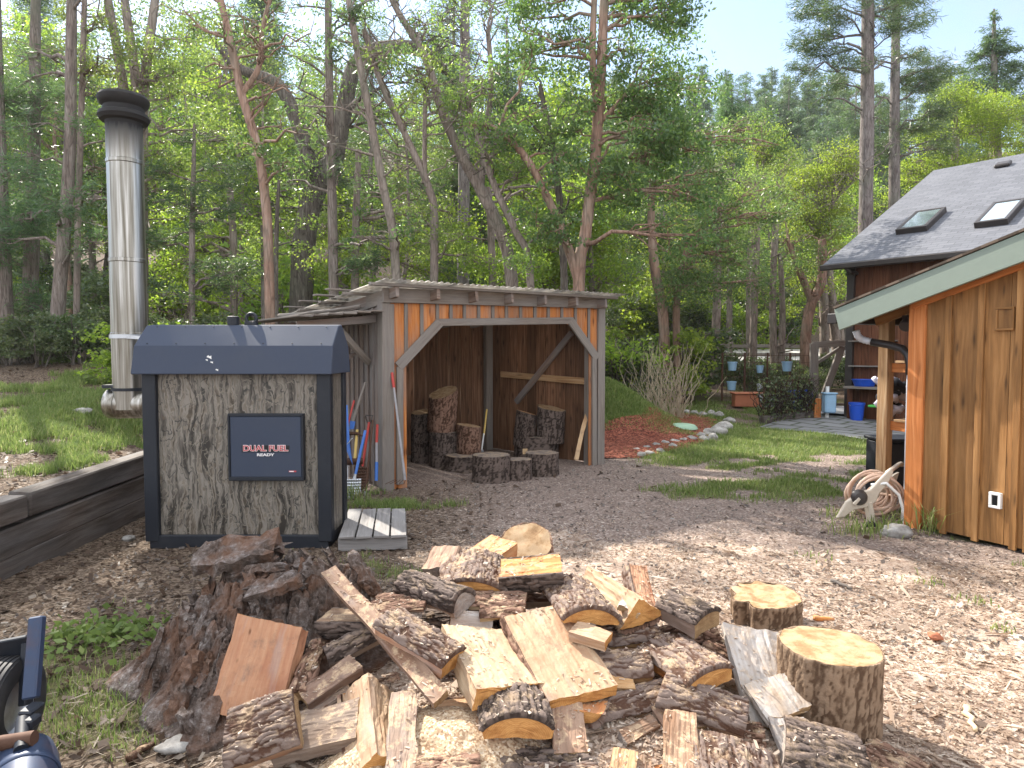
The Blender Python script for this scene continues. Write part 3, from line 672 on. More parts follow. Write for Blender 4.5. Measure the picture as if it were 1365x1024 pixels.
# front boards above and beside the opening
arch = [(533, 640), (533, 490), (584, 433), (762, 430), (790, 474), (790, 622)]
def arch_y(px):
    if px < 533: return 650
    if px < 584: return 490+(px-533)/(584-533)*(433-490)
    if px < 762: return 433+(px-584)/(762-584)*(430-433)
    if px < 790: return 430+(px-762)/28*44
    return 625
edges = [520, 541, 562, 583, 601, 619, 638, 657, 675, 694, 713, 731, 749, 767, 785, 800]
mb = MB()
for a, b in zip(edges[:-1], edges[1:]):
    pa, pb = fs(a+.6, 405), fs(b-.6, 405); pa.z = pb.z = 0; m_ = (pa+pb)/2
    zlo = fs((a+b)/2, arch_y((a+b)/2)+(3 if 590 < a < 755 else -6)).z
    za, zb2 = fs(a, arch_y(a)-1).z, fs(b, arch_y(b)-1).z
    if arch_y((a+b)/2) > 600: za = zb2 = 0
    x = (pb-pa).normalized(); w = (pb-pa).length
    mb.prism([(0, za), (w, zb2), (w, zt), (0, zt)], pa-nf*.012, x, UP, nf, .02)
bo = mb.build('front_boards', M['shed_orange'], shed)
mb = MB()
for a in edges[1:-1]:
    pa = fs(a, 405, .022); pa.z = zt; lo = pa.copy(); lo.z = fs(a, arch_y(a)-1).z if arch_y(a) < 600 else 0
    mb = MB(); mb.beam(lo, pa, .042, .018, up=nf); mb.build('front_batten', M['shed_gray'], shed)
for px in (513,):
    a, b = fs(px+4, 655, .02), fs(px+4, 405, .02); a.z = -.02; mb = MB(); mb.beam(a, b, .15, .03, up=nf, jit=.003); mb.build('corner_post', M['shed_gray'], shed, bevel=.004)
a = F0+nl*.035+(BL-F0).normalized()*.07; mb = MB(); mb.beam(a, a+UP*zt, .14, .03, up=nl, jit=.003); mb.build('corner_post', M['shed_gray'], shed, bevel=.004)
a, b = fs(800, 618, .02), fs(800, 405, .02); a.z = -.02; b.x = a.x; b.y = a.y; mb = MB(); mb.beam(a, b, .13, .05, up=nf, jit=.003); mb.build('corner_post', M['shed_gray'], shed, bevel=.004)
a, b = fs(784, 618, -.1), fs(784, 405, -.1); a.z = -.02; b.x = a.x; b.y = a.y; mb = MB(); mb.beam(a, b, .09, .09, up=nf, jit=.003); mb.build('corner_post', M['shed_gray'], shed, bevel=.004)
HB = fbar(510, 393.5, 808, 403.5, .165, .045, 'header_beam', M['shed_gray'], .05)
fbar(533, 646, 533, 489, .085, .03, 'opening_trim', M['shed_gray'], .035)
fbar(531, 489, 586, 430, .12, .03, 'opening_trim', M['shed_gray'], .038)
fbar(583, 430, 764, 427.5, .09, .03, 'opening_trim', M['shed_gray'], .035)
fbar(760, 427, 796, 478, .11, .03, 'opening_trim', M['shed_gray'], .038)
fbar(792, 474, 792, 622, .075, .03, 'opening_trim', M['shed_gray'], .033)
# interior framing
p = BR_+(F0-F1).normalized()*.08-Vector((0, .12, 0)); mb = MB(); mb.beam(p, p+UP*zb, .12, .1, up=nf, jit=.003); mb.build('inner_post', M['shed_gray'], shed, bevel=.004)
rw = (F1-BR_).normalized(); rn = Vector((-rw.y, rw.x, 0));
if rn.x > 0: rn = -rn
rp = BR_+rn*.05
def rwp(px, py): return on_plane(px, py, rp, rn)
mb = MB(); mb.beam(rwp(668, 499), rwp(788, 509), .04, .09, up=UP, jit=.003); mb.build('rail', M['post'], shed, bevel=.003)
mb = MB(); mb.beam(rwp(690, 536)+rn*.035, rwp(764, 444)+rn*.035, .04, .09, up=UP, jit=.003); mb.build('brace', M['shed_board'], shed, bevel=.003)
# roof: rafters, purlins, corrugated sheet
dback = ((BL-F0)+(BR_-F1)).normalized()*1.0
back = lambda s, d, z: F0+e1*s+dback*d+UP*z
slope = -.10
def rz(d): return zt+.03+slope*d
for s in np.linspace(.02, SW-.1, 7):
    mb = MB(); a, b = back(s, -.22, rz(-.22)-.02), back(s, 2.5, rz(2.5)-.02); mb.beam(a, b, .045, .12, jit=.003); mb.build('rafter', M['shed_board'], shed, bevel=.003)
for d in (-.2, .45, 1.1, 1.75, 2.4):
    mb = MB(); mb.beam(back(-.30, d, rz(d)+.055), back(SW+.1, d, rz(d)+.055), .09, .03, jit=.004); mb.build('purlin', M['shed_gray'], shed, bevel=.003)
ns, ndp = 190, 14; ss = np.linspace(-.22, SW+.16, ns); dd = np.linspace(-.34, 2.62, ndp)
SSg, DDg = np.meshgrid(ss, dd)
X = F0.x+e1.x*SSg+dback.x*DDg; Y = F0.y+e1.y*SSg+dback.y*DDg; Z = zt+.03+slope*DDg+.088+.014*np.cos(SSg*2*np.pi/.085)+.012*(fbm(SSg*1.3, DDg*1.3, 8)-.5)
sheet = grid_mesh('corrugated_sheet', X, Y, Z, M['corrugated']); put(sheet, shed)
mb = MB(); mb.beam(F0+nl*.03+UP*(zt-.02), BL+nl*.03+UP*(zb+.02), .04, .16, jit=.003); mb.build('side_fascia', M['shed_gray'], shed, bevel=.004)
# small lean-to roof over the tools on the left wall
lt = lambda f, o, z: F0.lerp(BL, f)+nl*o+UP*z
for f in (.12, .55, .97):
    mb = MB(); mb.beam(lt(f, .0, 2.0), lt(f, .95, 1.9), .05, .09, jit=.003); mb.build('lean_to_rafter', M['shed_board'], shed, bevel=.003)
mb = MB(); a, b = at(453, 440, 7.85), at(492, 484, 8.2); mb.beam(a, b, .05, .07, jit=.002); mb.build('lean_to_brace', M['shed_gray'], shed, bevel=.003)
mb = MB(); a, b = at(446, 488, 7.95), at(474, 470, 8.25); mb.beam(a, b, .03, .05, jit=.002); mb.build('lean_to_brace', M['shed_board'], shed, bevel=.003)
mb = MB()
for k in range(6): mb.beam(lt(-.02, .04+.165*k+.08, 2.075-.017*k), lt(1.04, .04+.165*k+.08, 2.075-.017*k+random.uniform(0, .02)), .16, .02, jit=.004)
mb.build('lean_to_roof', M['shed_gray'], shed, bevel=.002)

# weathered poles lying on the lean-to roof
for i, (a, b, r, lab) in enumerate((((362, 427, 9.3), (480, 408, 8.0), .022, 'pale bent pole lying across the small side roof of the shed, nearest the eave'),
                                ((372, 421, 9.6), (470, 416, 8.5), .03, 'thick grey pole lying on the small side roof behind the pale one'),
                                ((398, 424, 9.3), (500, 432, 8.2), .026, 'dark stick lying flat on the small side roof beside the shed wall'))):
    p, q = at(*a), at(*b); mb = MB(); mid = p.lerp(q, .5)+UP*.02
    mb.tube([p, p.lerp(q, .25)+UP*random.uniform(-.01, .02), mid, p.lerp(q, .75)+UP*random.uniform(-.01, .02), q], [r, r*1.05, r, r*.9, r*.8], 8, wob=.08)
    tag(mb.build('pole', M['shed_gray'], smooth=True), lab, 'pole')
# timber laid on top of the roof edge
for i, (d, s0, s1) in enumerate(((.55, -.45, .25), (.95, -.42, .1), (1.4, -.42, .2), (1.9, -.42, .15))):
    mb = MB(); mb.beam(back(s0, d, rz(d)+.115), back(s1, d+.12, rz(d)+.12), .1, .02, jit=.004)
    tag(mb.build('loose_board', M['shed_gray'], bevel=.002), ['short grey board on the shed roof edge nearest the front corner', 'second short grey board back on the left edge of the shed roof', 'third short grey board back on the left edge of the shed roof', 'short grey board at the back of the left shed roof edge'][i], 'board', 'loose boards on the shed roof')

# ================================================================ TOOLS LEANING AT THE SHED
def tool(name, label, cat, parts, group='garden tools leaning at the shed'):
    """parts: (part name, pixel points with depth, radii or (w, t) head, material)"""
    root = None
    for pn, pts, rad, mat in parts:
        P = [at(*p) for p in pts]
        if root is None:
            root = empty(name, (P[-1].x, P[-1].y, P[-1].z), label, cat, group); bpy.context.view_layer.update()
        mb = MB()
        if isinstance(rad, str):
            pass
        else: mb.tube(P, rad, 10)
        mb.build(pn, M[mat], root, auto=40)
    return root
def blade(root, c, w, h, mat, tilt=.25, pn='blade', up=None):
    """shovel blade: a dished plate with a rounded tip, hanging down from c"""
    mb = MB(); n = 9; m_ = 8; V = []
    for j in range(m_+1):
        f = j/m_; ww = w*(1 if f < .6 else math.sqrt(max(.0, 1-((f-.6)/.4)**2*.92)))
        for i in range(n+1):
            g = i/n*2-1; V.append(Vector((g*ww/2, -.35*w*.25*(1-g*g)*(1 if f > .1 else 1.4)-tilt*h*f*.4, -h*f)))
    for j in range(m_):
        for i in range(n):
            a = j*(n+1)+i; q = [V[a], V[a+n+1], V[a+n+2], V[a+1]]; mb.face([c+v for v in q]); 
    o = mb.build(pn, M[mat], root, smooth=True); s = o.modifiers.new('Solid', 'SOLIDIFY'); s.thickness = .003
    return o
t = tool('shovel', 'blue handled shovel with a broad pale steel blade on the ground by the furnace', 'shovel', [('shaft', [(487, 574, 7.62), (474, 632, 7.45)], .016, 'blue_handle'), ('socket', [(474, 632, 7.45), (471, 646, 7.42)], [.017, .02], 'steel')])
blade(t, at(467, 638, 7.40), .24, .24, 'steel', .6)
t = tool('rake_handle', 'red topped long grey handle leaning by the front left shed post', 'garden tool', [('shaft', [(525, 516, 7.85), (540, 640, 7.55)], [.013, .016], 'gray_handle'), ('grip', [(522.5, 497, 7.9), (525, 517, 7.85)], .017, 'red_handle')])
mb = MB(); c = at(541, 642, 7.54)
for k in range(9): mb.tube([c+Vector((.03*(k-4), -.02+.006*abs(k-4), .02)), c+Vector((.05*(k-4), -.14, -.0))], .004, 5)
mb.build('tine', M['rust'], t)
t = tool('digging_bar', 'thin rusty iron bar leaning among the red tools', 'iron bar', [('shaft', [(497, 560, 7.75), (487, 655, 7.5)], .012, 'rust'), ('tip', [(487, 655, 7.5), (486, 663, 7.48)], [.014, .006], 'steel')])
t = tool('spade', 'spade with a black D shaped grip and dark red shaft', 'spade', [('shaft', [(492, 563, 7.85), (483, 622, 7.7)], .015, 'red_handle'), ('grip', [(487, 554, 7.85), (497, 554, 7.85), (494, 564, 7.85), (490, 564, 7.85), (487, 554, 7.85)], .008, 'dark_pipe')])
blade(t, at(482, 622, 7.7), .17, .26, 'rust')
t = tool('post_digger', 'red shafted digging tool reaching up against the grey corner post', 'digger', [('shaft', [(503, 566, 7.85), (502, 590, 7.8)], .016, 'red_handle'), ('lower_shaft', [(502, 590, 7.8), (502, 620, 7.72)], .015, 'gray_handle'), ('foot', [(502, 616, 7.72), (501.5, 641, 7.67)], .019, 'blue_handle')])
t = tool('fork', 'red handled fork standing upright close to the furnace corner', 'fork', [('shaft', [(454.5, 512, 7.75), (455, 545, 7.7)], [.018, .02], 'red_handle'), ('lower_shaft', [(455, 545, 7.7), (457, 625, 7.5)], .012, 'gray_handle')])
mb = MB(); c = at(457, 625, 7.5)
for k in range(4): mb.tube([c+Vector((.035*(k-1.5), 0, .03)), c+Vector((.045*(k-1.5), -.05, -.2))], .005, 5)
mb.beam(c+Vector((-.07, 0, .03)), c+Vector((.07, 0, .03)), .012, .012); mb.build('tine', M['steel'], t)
t = tool('hoe', 'thin hoe with a slanting pinkish red handle over the blue plastic', 'hoe', [('shaft', [(472, 534, 7.8), (463, 568, 7.7), (452, 612, 7.55)], .012, 'red_handle')])
mb = MB(); mb.box(at(451, 614, 7.54), (.14, .012, .07)); mb.build('blade', M['rust'], t, bevel=.003)
t = tool('pick', 'pick with a bare pale wooden handle slanting to the right', 'pick', [('shaft', [(487, 510, 8.0), (474, 550, 7.85), (466, 575, 7.8)], [.014, .017, .017], 'shed_gray')])
mb = MB(); c = at(465, 578, 7.8); mb.tube([c+Vector((-.2, 0, -.05)), c+Vector((-.1, 0, .0)), c, c+Vector((.1, 0, 0)), c+Vector((.2, 0, -.05))], [.006, .016, .022, .016, .006], 8); mb.build('head', M['rust'], t, smooth=True)
t = tool('sledge_hammer', 'short yellow fibreglass hammer handle standing beside the blue shovel', 'hammer', [('shaft', [(476, 573, 7.85), (473, 612, 7.7)], .017, 'yellow_handle')])
mb = MB(); c = at(473, 615, 7.7); mb.lathe([(.001, -.09), (.035, -.09), (.04, -.08), (.04, .08), (.035, .09), (.001, .09)], c, (1, .2, 0), 10); mb.build('head', M['rust'], t, auto=40)
# blue plastic snow scoop hanging on the wall
sc = empty('snow_scoop', at(460, 590, 7.9), 'bent blue plastic scoop hanging between the tools and the furnace', 'scoop', 'garden tools leaning at the shed')
mb = MB(); pts = [at(449, 544, 7.72), at(463, 540, 7.72), at(466, 592, 7.68), at(470, 620, 7.64), at(458, 592, 7.64), at(457, 560, 7.68)]
mb.face(pts); o = mb.build('scoop_blade', M['blue_handle'], sc); so = o.modifiers.new('Solid', 'SOLIDIFY'); so.thickness = .02
mb = MB(); mb.tube([at(447, 579, 7.7), at(453, 588, 7.66), at(463, 592, 7.64), at(470, 584, 7.66)], .006, 6); mb.build('bail', M['steel'], sc)
mb = MB(); mb.face([at(467, 561, 7.72), at(474, 562, 7.72), at(472, 572, 7.72), at(466, 572, 7.72)]); o = mb.build('side_flap', M['blue_handle'], sc); so = o.modifiers.new('Solid', 'SOLIDIFY'); so.thickness = .015
# inside the shed
t = tool('maul', 'yellow handled splitting maul standing on a stump inside the shed', 'maul', [('shaft', [(649, 546, 10.2), (645, 580, 10.0)], .014, 'yellow_handle'), ('lower_shaft', [(645, 578, 10.0), (642, 600, 9.9)], .012, 'white_paint')], 'long tools inside the shed')
mb = MB(); mb.box(at(641.5, 602, 9.9), (.07, .05, .06)); mb.build('head', M['steel'], t, bevel=.01)
# ================================================================ LOGS, STUMPS, FIREWOOD
def worley(x, y, seed=0):
    xi = np.floor(x); yi = np.floor(y); F1 = np.full(x.shape, 9.0); F2 = F1.copy(); ID = np.zeros(x.shape)
    for dx in (-1, 0, 1):
        for dy in (-1, 0, 1):
            cx, cy = xi+dx, yi+dy
            a = np.sin(cx*127.1+cy*311.7+seed*17.3)*43758.5453; a -= np.floor(a)
            b = np.sin(cx*269.5+cy*183.3+seed*31.1)*24634.6345; b -= np.floor(b)
            d = np.hypot(cx+.1+.8*a-x, cy+.1+.8*b-y); r = np.sin(cx*71.3+cy*19.7+seed)*9631.17; r -= np.floor(r)
            near = d < F1; F2 = np.where(near, F1, np.minimum(F2, d)); ID = np.where(near, r, ID); F1 = np.where(near, d, F1)
    return F1, F2, ID
def bark_height(u, v, seed, cell=(.075, .03)):
    rg_ = np.abs(2*fbm(u*7+.8*fbm(u*20, v*20, seed+2), v*34+1.6*(fbm(u*12, v*16, seed+3)-.5), seed+6, 4)-1)
    w = fbm(u*9, v*9, seed)-.5; w2 = fbm(u*9+5, v*9+3, seed+4)-.5
    f1, f2, cid = worley(u/(cell[0]*1.25)+w*2.2, v/cell[1]+w2*2.6, seed)
    h = (.35+.65*S(.02, .30, f2-f1))*S(.0, .2, rg_)*(.6+.4*cid)
    g1, g2, gid = worley(u/cell[0]*2.3+w, v/cell[1]*2.3, seed+9)
    return np.clip(h*.75+.2*S(.02, .35, g2-g1)*gid+.22*(fbm(u*45, v*90, seed)-.5), 0, 1.1)
def grid_faces(ny, nx, closed=False):
    i = np.arange(ny-1)[:, None]; j = np.arange(nx if closed else nx-1)[None, :]; j2 = (j+1) % nx
    a = (i*nx+j); b = (i*nx+j2); return np.stack([a, b, b+nx, a+nx], -1).reshape(-1, 4)
def raw_mesh(name, V, faces, mats, midx=None, uv=None, plate=None, smooth=None, parent=None, mat4=None):
    """faces: list of index lists; uv: per vertex"""
    me = bpy.data.meshes.new(name); me.from_pydata([tuple(p) for p in V], [], [list(map(int, f)) for f in faces])
    for m in mats: me.materials.append(m)
    if midx is not None: me.polygons.foreach_set('material_index', np.asarray(midx, np.int32))
    if uv is not None:
        l = me.uv_layers.new(name='UVMap'); vi = np.empty(len(me.loops), np.int32); me.loops.foreach_get('vertex_index', vi)
        l.data.foreach_set('uv', np.asarray(uv, np.float32)[vi].ravel())
    if plate is not None:
        a = me.attributes.new('plate', 'FLOAT', 'POINT'); a.data.foreach_set('value', np.asarray(plate, np.float32))
    if smooth is not None: me.polygons.foreach_set('use_smooth', np.asarray(smooth, bool))
    me.update(); o = bpy.data.objects.new(name, me); col.objects.link(o)
    if mat4 is not None: o.matrix_world = mat4
    if parent is not None: o.parent = parent; o.matrix_local = Matrix()
    return o

SEED = [100]
def section(kind, W, T, crown, n=26):
    """points (y, z) counter-clockwise seen from +x, and flags: is the edge after the point bark?"""
    P = []; B = []
    def line(a, b, k, bark=False):
        for i in range(k):
            f = i/k; P.append((a[0]+(b[0]-a[0])*f, a[1]+(b[1]-a[1])*f)); B.append(bark)
    def arc(a, b, sag, k, bark=True):
        a, b = np.array(a), np.array(b); d = b-a; nrm = np.array([d[1], -d[0]])/np.hypot(*d)
        for i in range(k):
            f = i/k; q = a+d*f+nrm*sag*(1-(2*f-1)**2)**.8; P.append(tuple(q)); B.append(bark)
    h = W/2
    if kind == 'flat':      # wood on every side
        line((h, 0), (-h, 0), 26); line((-h, 0), (-h*.97, -T), 8); line((-h*.97, -T), (h*.96, -T), 10); line((h*.96, -T), (h, 0), 8)
    elif kind == 'edge':    # flat top, bark on the far side edges (y = -h)
        line((h, 0), (-h, 0), 26); arc((-h, 0), (-h*.9, -T), T*.22, 6); line((-h*.9, -T), (h*.96, -T), 10); line((h*.96, -T), (h, 0), 5)
    elif kind == 'bark':    # bark on top
        arc((h, -crown), (-h, -crown), crown, n); line((-h, -crown), (-h*.94, -T), 4); line((-h*.94, -T), (h*.94, -T), 10); line((h*.94, -T), (h, -crown), 4)
    elif kind == 'half':    # split face on top, bark below
        line((h, 0), (-h, 0), 26); arc((-h, 0), (h, 0), T, n+6)
    elif kind == 'wedge':   # ridge on top, bark below
        line((h, -T), (0, 0), 15); line((0, 0), (-h, -T), 15); arc((-h, -T), (h, -T), crown, 16)
    return np.array(P), np.array(B)
def split_log(name, A, B, C, kind, T, crown=.05, faces='split_pale', ends='end_tan', bark='bark', label=None, group='split firewood in the heap', bt=.016, pith=None, rough=1.0):
    A, B, C = Vector(A), Vector(B), Vector(C)
    X = B-A; L = X.length; X.normalize(); Y = C-A; Y = Y-X*Y.dot(X); W = Y.length; Y.normalize(); Z = X.cross(Y)
    c = (A+B)/2+Y*W/2
    if Z.dot(Vector((0, 0, EYE))-c) < 0: Z = -Z; X = -X
    if kind == 'bark': c = c+Z*crown*.75
    M4 = Matrix((X, Y, Z)).transposed().to_4x4(); M4.translation = c
    SEED[0] += 1; sd = SEED[0]
    P, Bk = section(kind, W, T, crown); n = len(P); nx = max(10, int(L/.022)); xs_ = np.linspace(-L/2, L/2, nx)
    cen = P.mean(0)
    nrm = np.roll(P, -1, 0)-np.roll(P, 1, 0); nrm = np.stack([nrm[:, 1], -nrm[:, 0]], -1); nrm /= np.maximum(np.hypot(nrm[:, 0], nrm[:, 1])[:, None], 1e-6)
    if ((P-cen)*nrm).sum() < 0: nrm = -nrm
    per = np.r_[0, np.cumsum(np.hypot(*(np.diff(P, axis=0).T)))]
    U, K = np.meshgrid(xs_, np.arange(n), indexing='ij'); PV = per[K]
    disp = rough*((fbm(U*5+sd, PV*40, sd)-.5)*.010+(fbm(U*9+sd, PV*9, sd+2)-.5)*.016+(fbm(U*14, PV*140, sd+5, 3)-.5)*.006-(.005 if kind == 'wedge' else .0022)*np.floor(3.2*fbm(U*2.6+sd, PV*14, sd+8, 3)))
    taper = 1+(fbm(xs_*3+sd*.37, xs_*0, sd)-.5)*.14
    YY = P[K, 0]*taper[:, None]+nrm[K, 0]*disp; ZZ = P[K, 1]*taper[:, None]+nrm[K, 1]*disp
    bow = (fbm(xs_*2.2, xs_*0+sd, sd)-.5)*.02; YY = YY+bow[:, None]
    XX = U.copy(); tilt = np.random.default_rng(sd).uniform(-.12, .12, 4)
    for e, s_ in ((0, 0), (nx-1, 2)):
        XX[e] += tilt[s_]*P[:, 0]+tilt[s_+1]*P[:, 1]*.8+(fbm(P[:, 0]*30, P[:, 1]*30, sd+7)-.5)*.012
    V = np.stack([XX, YY, ZZ], -1).reshape(-1, 3); F = [list(f) for f in grid_faces(nx, n, True)]; mi = [0]*len(F); sm = [False]*len(F)
    uv = np.zeros((len(V), 2)); extra = []; euv = []
    pz = (np.array([0, -T-.02]) if kind == 'bark' else np.array([0, .01]) if kind == 'half' else np.array([0, .0])) if pith is None else np.array(pith)
    for e, rev in ((0, False), (nx-1, True)):   # caps own their vertices so they can own their uv
        b = len(V)+len(extra); ring = V[e*n:(e+1)*n]; m0 = ring.mean(0)
        for k_, sc in enumerate((1.0, .66, .33)):
            for k in range(n):
                q = m0+(ring[k]-m0)*sc; q = q.copy()
                if sc < 1: q[0] += (noise.noise((q[1]*35+sd, q[2]*35, e))*.004)
                extra.append(q); euv.append(q[1:]-pz)
        extra.append(m0); euv.append(m0[1:]-pz); ci = b+3*n
        for r_ in range(2):
            for k in range(n):
                k2 = (k+1) % n; f = [b+r_*n+k, b+(r_+1)*n+k, b+(r_+1)*n+k2, b+r_*n+k2]; F.append(f if rev else f[::-1]); mi.append(1); sm.append(False)
        for k in range(n):
            f = [b+2*n+k, ci, b+2*n+(k+1) % n]; F.append(f if rev else f[::-1]); mi.append(1); sm.append(False)
    V = np.vstack([V, np.array(extra)]); uv = np.vstack([uv, np.array(euv)])
    o = raw_mesh(name, V, F, [M[faces], M[ends]], mi, uv, smooth=sm, mat4=M4)
    tag(o, label, 'firewood', group)
    if Bk.any():
        ks = [k for k in range(n) if Bk[k]]; ks.append((ks[-1]+1) % n); nb = len(ks); fine = 3
        # resample the bark arc more densely
        idx = np.linspace(0, nb-1, (nb-1)*fine+1); nbx = max(20, int(L/.0075)); xb = np.linspace(-L/2, L/2, nbx)
        tb = np.interp(xb, xs_, taper); bw = np.interp(xb, xs_, bow)
        py_ = np.interp(idx, np.arange(nb), P[ks, 0]); pz_ = np.interp(idx, np.arange(nb), P[ks, 1]); ny_ = np.interp(idx, np.arange(nb), nrm[ks, 0]); nz_ = np.interp(idx, np.arange(nb), nrm[ks, 1])
        s_ = np.r_[0, np.cumsum(np.hypot(np.diff(py_), np.diff(pz_)))]
        UB, SB = np.meshgrid(xb, s_, indexing='ij'); J = np.meshgrid(xb, np.arange(len(idx)), indexing='ij')[1]
        h = bark_height(UB+sd*1.7, SB+sd*.9, sd, (.085, .032)); edge = np.minimum(S(0, .02, SB), S(0, .02, s_[-1]-SB))
        th = bt*(.35+.85*h)*(.5+.5*edge)+.003
        e0 = np.interp(xb, [-L/2, L/2], [0, 1])
        XB = UB.copy()
        for kk, s0 in ((0, 0), (nbx-1, 2)):
            XB[kk] += tilt[s0]*py_+tilt[s0+1]*pz_*.8+(-.004 if kk == 0 else .004)
        outer = np.stack([XB, py_[J]*tb[:, None]+ny_[J]*th+bw[:, None], pz_[J]*tb[:, None]+nz_[J]*th], -1)
        inner = np.stack([XB, py_[J]*tb[:, None]-ny_[J]*.006+bw[:, None], pz_[J]*tb[:, None]-nz_[J]*.006], -1)
        m_ = len(idx); V2 = np.vstack([outer.reshape(-1, 3), inner.reshape(-1, 3)]); off = nbx*m_
        F2 = [list(f) for f in grid_faces(nbx, m_)]
        rim = []
        for j in range(m_-1): rim += [[j+1, j, off+j, off+j+1], [(nbx-1)*m_+j, (nbx-1)*m_+j+1, off+(nbx-1)*m_+j+1, off+(nbx-1)*m_+j]]
        for i in range(nbx-1): rim += [[i*m_, (i+1)*m_, off+(i+1)*m_, off+i*m_], [(i+1)*m_+m_-1, i*m_+m_-1, off+i*m_+m_-1, off+(i+1)*m_+m_-1]]
        pl = np.r_[h.ravel(), np.full(off, .25)]
        raw_mesh('bark', V2, F2+rim, [M[bark]], None, None, pl, [True]*len(F2)+[False]*len(rim), parent=o)
    return o

def round_log(name, base, axis, rad, length, label, cat='log round', bark='bark', ends='end_tan', group=None, ell=1.0, seg=90, flare=0.0, cell=(.1, .03), bt=.014, topcut=(0, 0), rough=.06, notch=None, roll=0.0, smooth_top=.006):
    """a section of trunk: wood core (the cut faces) with a bark child; base point, axis direction"""
    SEED[0] += 1; sd = SEED[0]; Zx = Vector(axis).normalized(); Xx = Zx.orthogonal().normalized() if abs(Zx.z) < .95 else (Vector((1, 0, 0))-Zx*Zx.x).normalized(); Yx = Zx.cross(Xx)
    M4 = Matrix((Xx, Yx, Zx)).transposed().to_4x4(); M4.translation = Vector(base)
    th = np.linspace(0, 2*np.pi, seg, endpoint=False)+roll; nl = max(14, int(length/.012)); zz = np.linspace(0, length, nl)
    rr = rad*(1+rough*2*(fbm(np.cos(th)*1.6+sd, np.sin(th)*1.6, sd)-.5)+rough*(fbm(np.cos(th)*5+sd, np.sin(th)*5, sd+3)-.5))
    if notch:
        for (a0, w, dp) in notch: rr = rr*(1-dp*np.exp(-(((th-a0+np.pi) % (2*np.pi)-np.pi)/w)**2))
    ZZ, TT = np.meshgrid(zz, th, indexing='ij'); fl = 1+flare*np.exp(-ZZ/max(length*.3, .05))*(1+.5*np.sin(TT*4+sd))
    RR = rr[None, :]*fl
    topz = lambda x, y: topcut[0]*x+topcut[1]*y
    h = bark_height(ZZ+sd*2.3, TT*rad+sd, sd, cell)
    # bark shell
    Rb = RR+bt*(h*.9+.1); x, y = Rb*np.cos(TT), Rb*np.sin(TT)*ell; z = ZZ+topz(x, y)*(ZZ/length); z[-1] += .004*(fbm(th*9, th*0, sd)-.3)
    V = np.stack([x, y, z], -1).reshape(-1, 3)
    xi, yi = (rr*fl[-1]-.004)*np.cos(th), (rr*fl[-1]-.004)*np.sin(th)*ell; Vi = np.stack([xi, yi, length+topz(xi, yi)-.001], -1)
    xj, yj = (rr*fl[0]-.004)*np.cos(th), (rr*fl[0]-.004)*np.sin(th)*ell; Vj = np.stack([xj, yj, xj*0+.001], -1)
    V = np.vstack([V, Vi, Vj]); F = [list(f) for f in grid_faces(nl, seg, True)]; o1 = nl*seg; o2 = o1+seg; sm = [True]*len(F)
    for k in range(seg):
        k2 = (k+1) % seg; F.append([(nl-1)*seg+k, (nl-1)*seg+k2, o1+k2, o1+k]); F.append([k2, k, o2+k, o2+k2]); sm += [False, False]
    # core caps
    rings = [1.0, .85, .7, .55, .4, .25, .1]; CV = []; CU = []; CF = []
    for e in (0, 1):
        b = len(CV)
        for f in rings:
            for k in range(seg):
                rk = (rr[k]*(fl[-1, k] if e else fl[0, k])+.001)*f; xq, yq = rk*math.cos(th[k]), rk*math.sin(th[k])*ell
                zq = (length+topz(xq, yq)+(noise.noise((xq*14+sd, yq*14, 1))*smooth_top) if e else -.0)
                CV.append((xq, yq, zq)); CU.append((xq+rad*.08, yq-rad*.05))
        CV.append((0, 0, length if e else 0)); CU.append((rad*.08, -rad*.05)); cidx = len(CV)-1
        for r_ in range(len(rings)-1):
            for k in range(seg):
                k2 = (k+1) % seg; f = [b+r_*seg+k, b+r_*seg+k2, b+(r_+1)*seg+k2, b+(r_+1)*seg+k]; CF.append(f if e else f[::-1])
        for k in range(seg):
            f = [b+(len(rings)-1)*seg+k, b+(len(rings)-1)*seg+(k+1) % seg, cidx]; CF.append(f if e else f[::-1])
    n1_ = len(rings)*seg+1
    for k in range(seg): k2 = (k+1) % seg; CF.append([seg+k, seg+k2, n1_+seg+k2, n1_+seg+k])
    o = raw_mesh(name, np.array(CV), CF, [M[ends]], None, np.array(CU), mat4=M4); tag(o, label, cat, group)
    raw_mesh('bark', V, F, [M[bark]], None, None, np.r_[h.ravel(), np.full(2*seg, .3)], sm, parent=o)
    return o

def Zs(px, py):
    z = float(np.interp(py, [690, 710, 740, 780, 830, 900, 1010, 1060], [4.05, 3.82, 3.52, 3.2, 2.92, 2.67, 2.35, 2.22]))
    return z+max(0, px-880)/250*.45
def fw(kind, a, b, c, T, label, crown=.05, faces='split_pale', ends='end_tan', bark='bark', push=0.0, **k):
    P = [at(q[0], q[1], (q[2] if len(q) > 2 else Zs(q[0], q[1]))+push) for q in (a, b, c)]
    return split_log('firewood', *P, kind, T, crown, faces, ends, bark, label, **k)

